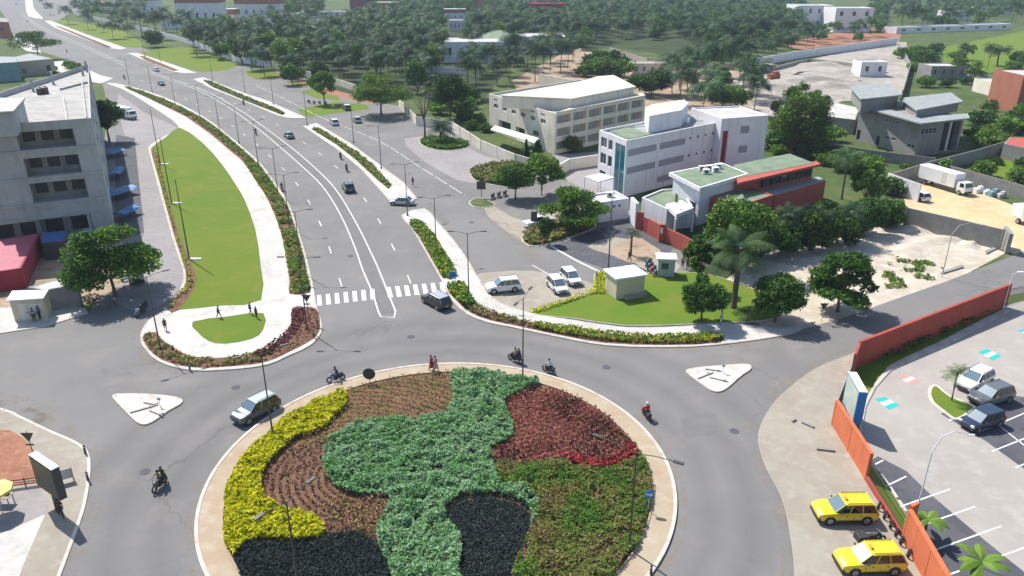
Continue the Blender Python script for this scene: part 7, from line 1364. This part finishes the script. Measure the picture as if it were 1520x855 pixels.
for i, (x, y, lb, s) in enumerate([(1452, 286, 'pale bundle of sacks leftmost of the things against the far lot wall', 1.1), (1464, 288, 'white sack pile second from left against the far lot wall', .8), (1474, 291, 'grey-green crate stack against the far lot wall', 1.2), (1486, 293, 'pale crate at the right of the things against the far lot wall', 1.0), (1148, 118, 'dark red machine on the pale sandy yard', 2.6)]):
    b = MB(); b.bbox((0, 0, s * .4), (s * 1.5, s, s * .8), .2, 0, .12); b.bbox((s * .2, 0, s * .95), (s * .8, s * .7, s * .35), .5, 0, .1); o = b.build('goods_pile' if i < 4 else 'site_machine', (B['lav'], B['white'], B['tealw'], B['roofw'], B['brick'])[i]); o.location = g(x, y, .02); tag(o, lb, 'goods' if i < 4 else 'machine')
for i, (x, y, w, d_, lb) in enumerate([(186, 232, 3, 4, 'crumpled blue tarpaulin awning farthest along the east wall of the concrete building'), (192, 262, 3, 5, 'blue tarpaulin awning second from the far end beside the concrete building'), (197, 292, 3, 5, 'dark blue tarpaulin awning in the middle of the stalls by the concrete building'), (202, 322, 3, 4.5, 'blue tarpaulin awning nearest the big corner tree')]):
    t = thing('tarpaulin_awning', lb, 'awning', g(x - 14, y), .1 * i, 'blue tarpaulins beside the concrete building'); b = MB(); rn = random.Random(i); N_ = 7; w *= rn.uniform(.7, 1.3); d_ *= rn.uniform(.8, 1.25); t.rotation_euler[2] = rn.uniform(-.5, .5); t.location.x += rn.uniform(-1, 1); V_ = [(-w / 2 + w * a / N_, -d_ / 2 + d_ * c / N_, 1.5 - abs(a - 3.5) * .12 + rn.uniform(-.14, .14)) for a in range(N_ + 1) for c in range(N_ + 1)]
    b.add(V_, [(a * 8 + c, (a + 1) * 8 + c, (a + 1) * 8 + c + 1, a * 8 + c + 1) for a in range(7) for c in range(7)]); b.build('canopy', B['tarp'], t)
    for sx in (-1, 1):
        for sy in (-1, 1): MB().tube([(sx * w / 2 * .95, sy * d_ / 2 * .95, 0), (sx * w / 2 * .95, sy * d_ / 2 * .95, 1.3)], .03, 5).build('pole', B['tan'], t)

# ------------------------------------------------------------------ heaps, fill planting, haze
def heap(label, px, py, rx, ry, h, m, rz=0, name='sand_heap'):
    b = MB(); n, k = 40, 16; c = g(px, py, .02); rings = []
    for j in range(k):
        t = 1 - j / (k - 1) * .97; z = h * (math.cos(t * PI) + 1) / 2
        rings.append([(rx * t * (1 + .22 * mn.noise(Vector((math.cos(2 * PI * i / n) * 1.3 + px, math.sin(2 * PI * i / n) * 1.3, t)))) * math.cos(2 * PI * i / n), ry * t * (1 + .22 * mn.noise(Vector((math.sin(2 * PI * i / n) * 1.5, px, t)))) * math.sin(2 * PI * i / n), z * (1 + .5 * mn.noise(Vector((math.cos(2 * PI * i / n) * 2 * t + px, math.sin(2 * PI * i / n) * 2 * t, 3)))) + .10 * h * mn.noise(Vector((i * .9 + px, j * .9, 5))) - .04) for i in range(n)])
    b.loft(rings, 0); b.v = [(v[0], v[1], v[2] * .6) for v in b.v]; o = b.build(name, m, smooth=True); o.location = c; o.rotation_euler[2] = rz; return tag(o, label, 'heap')
for i, (px, py, rx, ry, h, lb) in enumerate([(1352, 342, 7, 2.6, 1.2, 'pale sand heap against the left end of the weathered concrete wall'), (1395, 356, 7, 2.4, .9, 'low pale sand ridge against the middle of the weathered concrete wall'), (1308, 356, 8, 3, .9, 'broad pale sand mound between the thicket and the weathered wall'), (1265, 372, 6, 3, .5, 'low pale sand mound at the foot of the thicket'), (1350, 372, 5, 3, .6, 'small pale mound near the middle of the sand lot'), (1440, 362, 4, 2, .8, 'small pale heap near the right end of the weathered wall')]):
    heap(lb, px, py, rx, ry, h, M['sand'], .2 * i)
for i, (px, py, rx, ry, h) in enumerate([(1150, 132, 16, 8, 2.4), (1200, 120, 20, 8, 2.8), (1190, 145, 14, 7, 2.0), (1235, 128, 15, 8, 2.6), (1250, 108, 20, 8, 2.0), (1140, 150, 12, 6, 1.6), (1290, 90, 20, 8, 2.0), (1220, 96, 18, 8, 2.0)]):
    heap(['broad pale heap at the left of the sandy yard', 'long pale heap in the middle of the sandy yard', 'pale heap just above the weathered outbuilding', 'pale heap right of the middle of the sandy yard', 'pale heap below the long yard wall', 'low pale heap beside the palm cluster', 'pale heap behind the small white hut', 'flat pale heap along the inner yard wall'][i], px, py, rx, ry, h, M['yard'], .15)
SH = [tree_meshes(2.6, 2.4, 'shrub', 90 + i, (MD, LT, DK, ('olive', 'mid', 'light'))[i], 700, .42) for i in range(4)]
def shrubs(px, n, label, group, gap=3.5, s=(.7, 1.5)):
    P = W2(px); pts = []
    for x, y in scatter(P, n * 30 + 100):
        if len(pts) < n and all((x - a) ** 2 + (y - b_) ** 2 > gap * gap for a, b_ in pts): pts.append((x, y))
    for x, y in pts: put_tree('shrub', label, SH[R.randrange(4)], (x, y, 0), R.uniform(0, 6), R.uniform(*s), group, 'shrub')
NR.seed(33)
shrubs([(1140, 240), (1150, 195), (1225, 190), (1240, 225), (1310, 262), (1330, 290), (1240, 262), (1210, 235)], 26, 'green shrub in the overgrown strip below the big pale green tree', 'shrubs behind the low building', 3.2)
shrubs([(1215, 225), (1380, 255), (1370, 262), (1220, 240)], 8, 'low green shrub along the pale wall under the villa', 'shrubs under the villa wall', 4, (.5, 1))
shrubs([(1420, 210), (1480, 150), (1540, 170), (1540, 215), (1450, 225)], 16, 'shrub on the rough grass right of the villa', 'shrubs right of the villa', 5, (.7, 1.6))
shrubs([(1440, 262), (1470, 240), (1540, 250), (1540, 285)], 6, 'low shrub on the bright grass behind the sand lot wall', 'shrubs behind the sand lot wall', 5, (.5, 1.1))
shrubs([(1330, 80), (1400, 70), (1450, 112), (1440, 130), (1345, 130)], 16, 'shrub between the sandy yard and the green field', 'shrubs beside the sandy yard', 6, (1, 2.2))
shrubs([(640, 135), (700, 150), (730, 180), (700, 190), (640, 165)], 12, 'dark shrub in the garden behind the boundary wall', 'garden shrubs behind the boundary wall', 4, (.9, 1.8))
shrubs([(860, 112), (905, 98), (940, 108), (905, 125)], 8, 'bushy shrub behind the roof of the cream building', 'shrubs behind the cream building', 5, (1.4, 2.6))
shrubs([(60, 96), (100, 92), (120, 108), (80, 120)], 5, 'shrub beside the pale forecourt beyond the concrete building', 'shrubs beyond the concrete building', 5, (.7, 1.2))
layer('pale_forecourt', [(70, 92), (100, 90), (150, 112), (168, 116), (150, 124), (110, 118), (80, 110)], .034, M['conc'])
layer('pale_forecourt', [(18, 50), (45, 62), (62, 78), (40, 76), (20, 62)], .034, M['conc'])
grove([(1150, 180), (1225, 170), (1240, 158), (1215, 150), (1150, 160)], 7, 6, 'tree', 'trees behind the outbuilding', 1, 'dark tree between the sandy yard and the weathered outbuilding', .5)
grove([(1420, 130), (1540, 110), (1540, 70), (1420, 90)], 14, 8, 'palm on the field at the upper right', 'palms of the upper right field', .3, None, .8)
hz = MB(); hz.box((0, 1340, 22), (4600, 3500, 46)); o = hz.build('haze', None); o.data.materials.clear()
hm = bpy.data.materials.new('haze'); hm.use_nodes = True; t_ = hm.node_tree; t_.nodes.remove(t_.nodes['Principled BSDF']); pv = t_.nodes.new('ShaderNodeVolumePrincipled'); pv.inputs['Color'].default_value = (.72, .86, 1, 1); pv.inputs['Density'].default_value = .00015; pv.inputs['Anisotropy'].default_value = .1
t_.links.new(pv.outputs[0], t_.nodes['Material Output'].inputs['Volume']); o.data.materials.append(hm); tag(o, 'thin pale blue air haze softening the far palm groves and houses', 'haze', None, 'stuff')
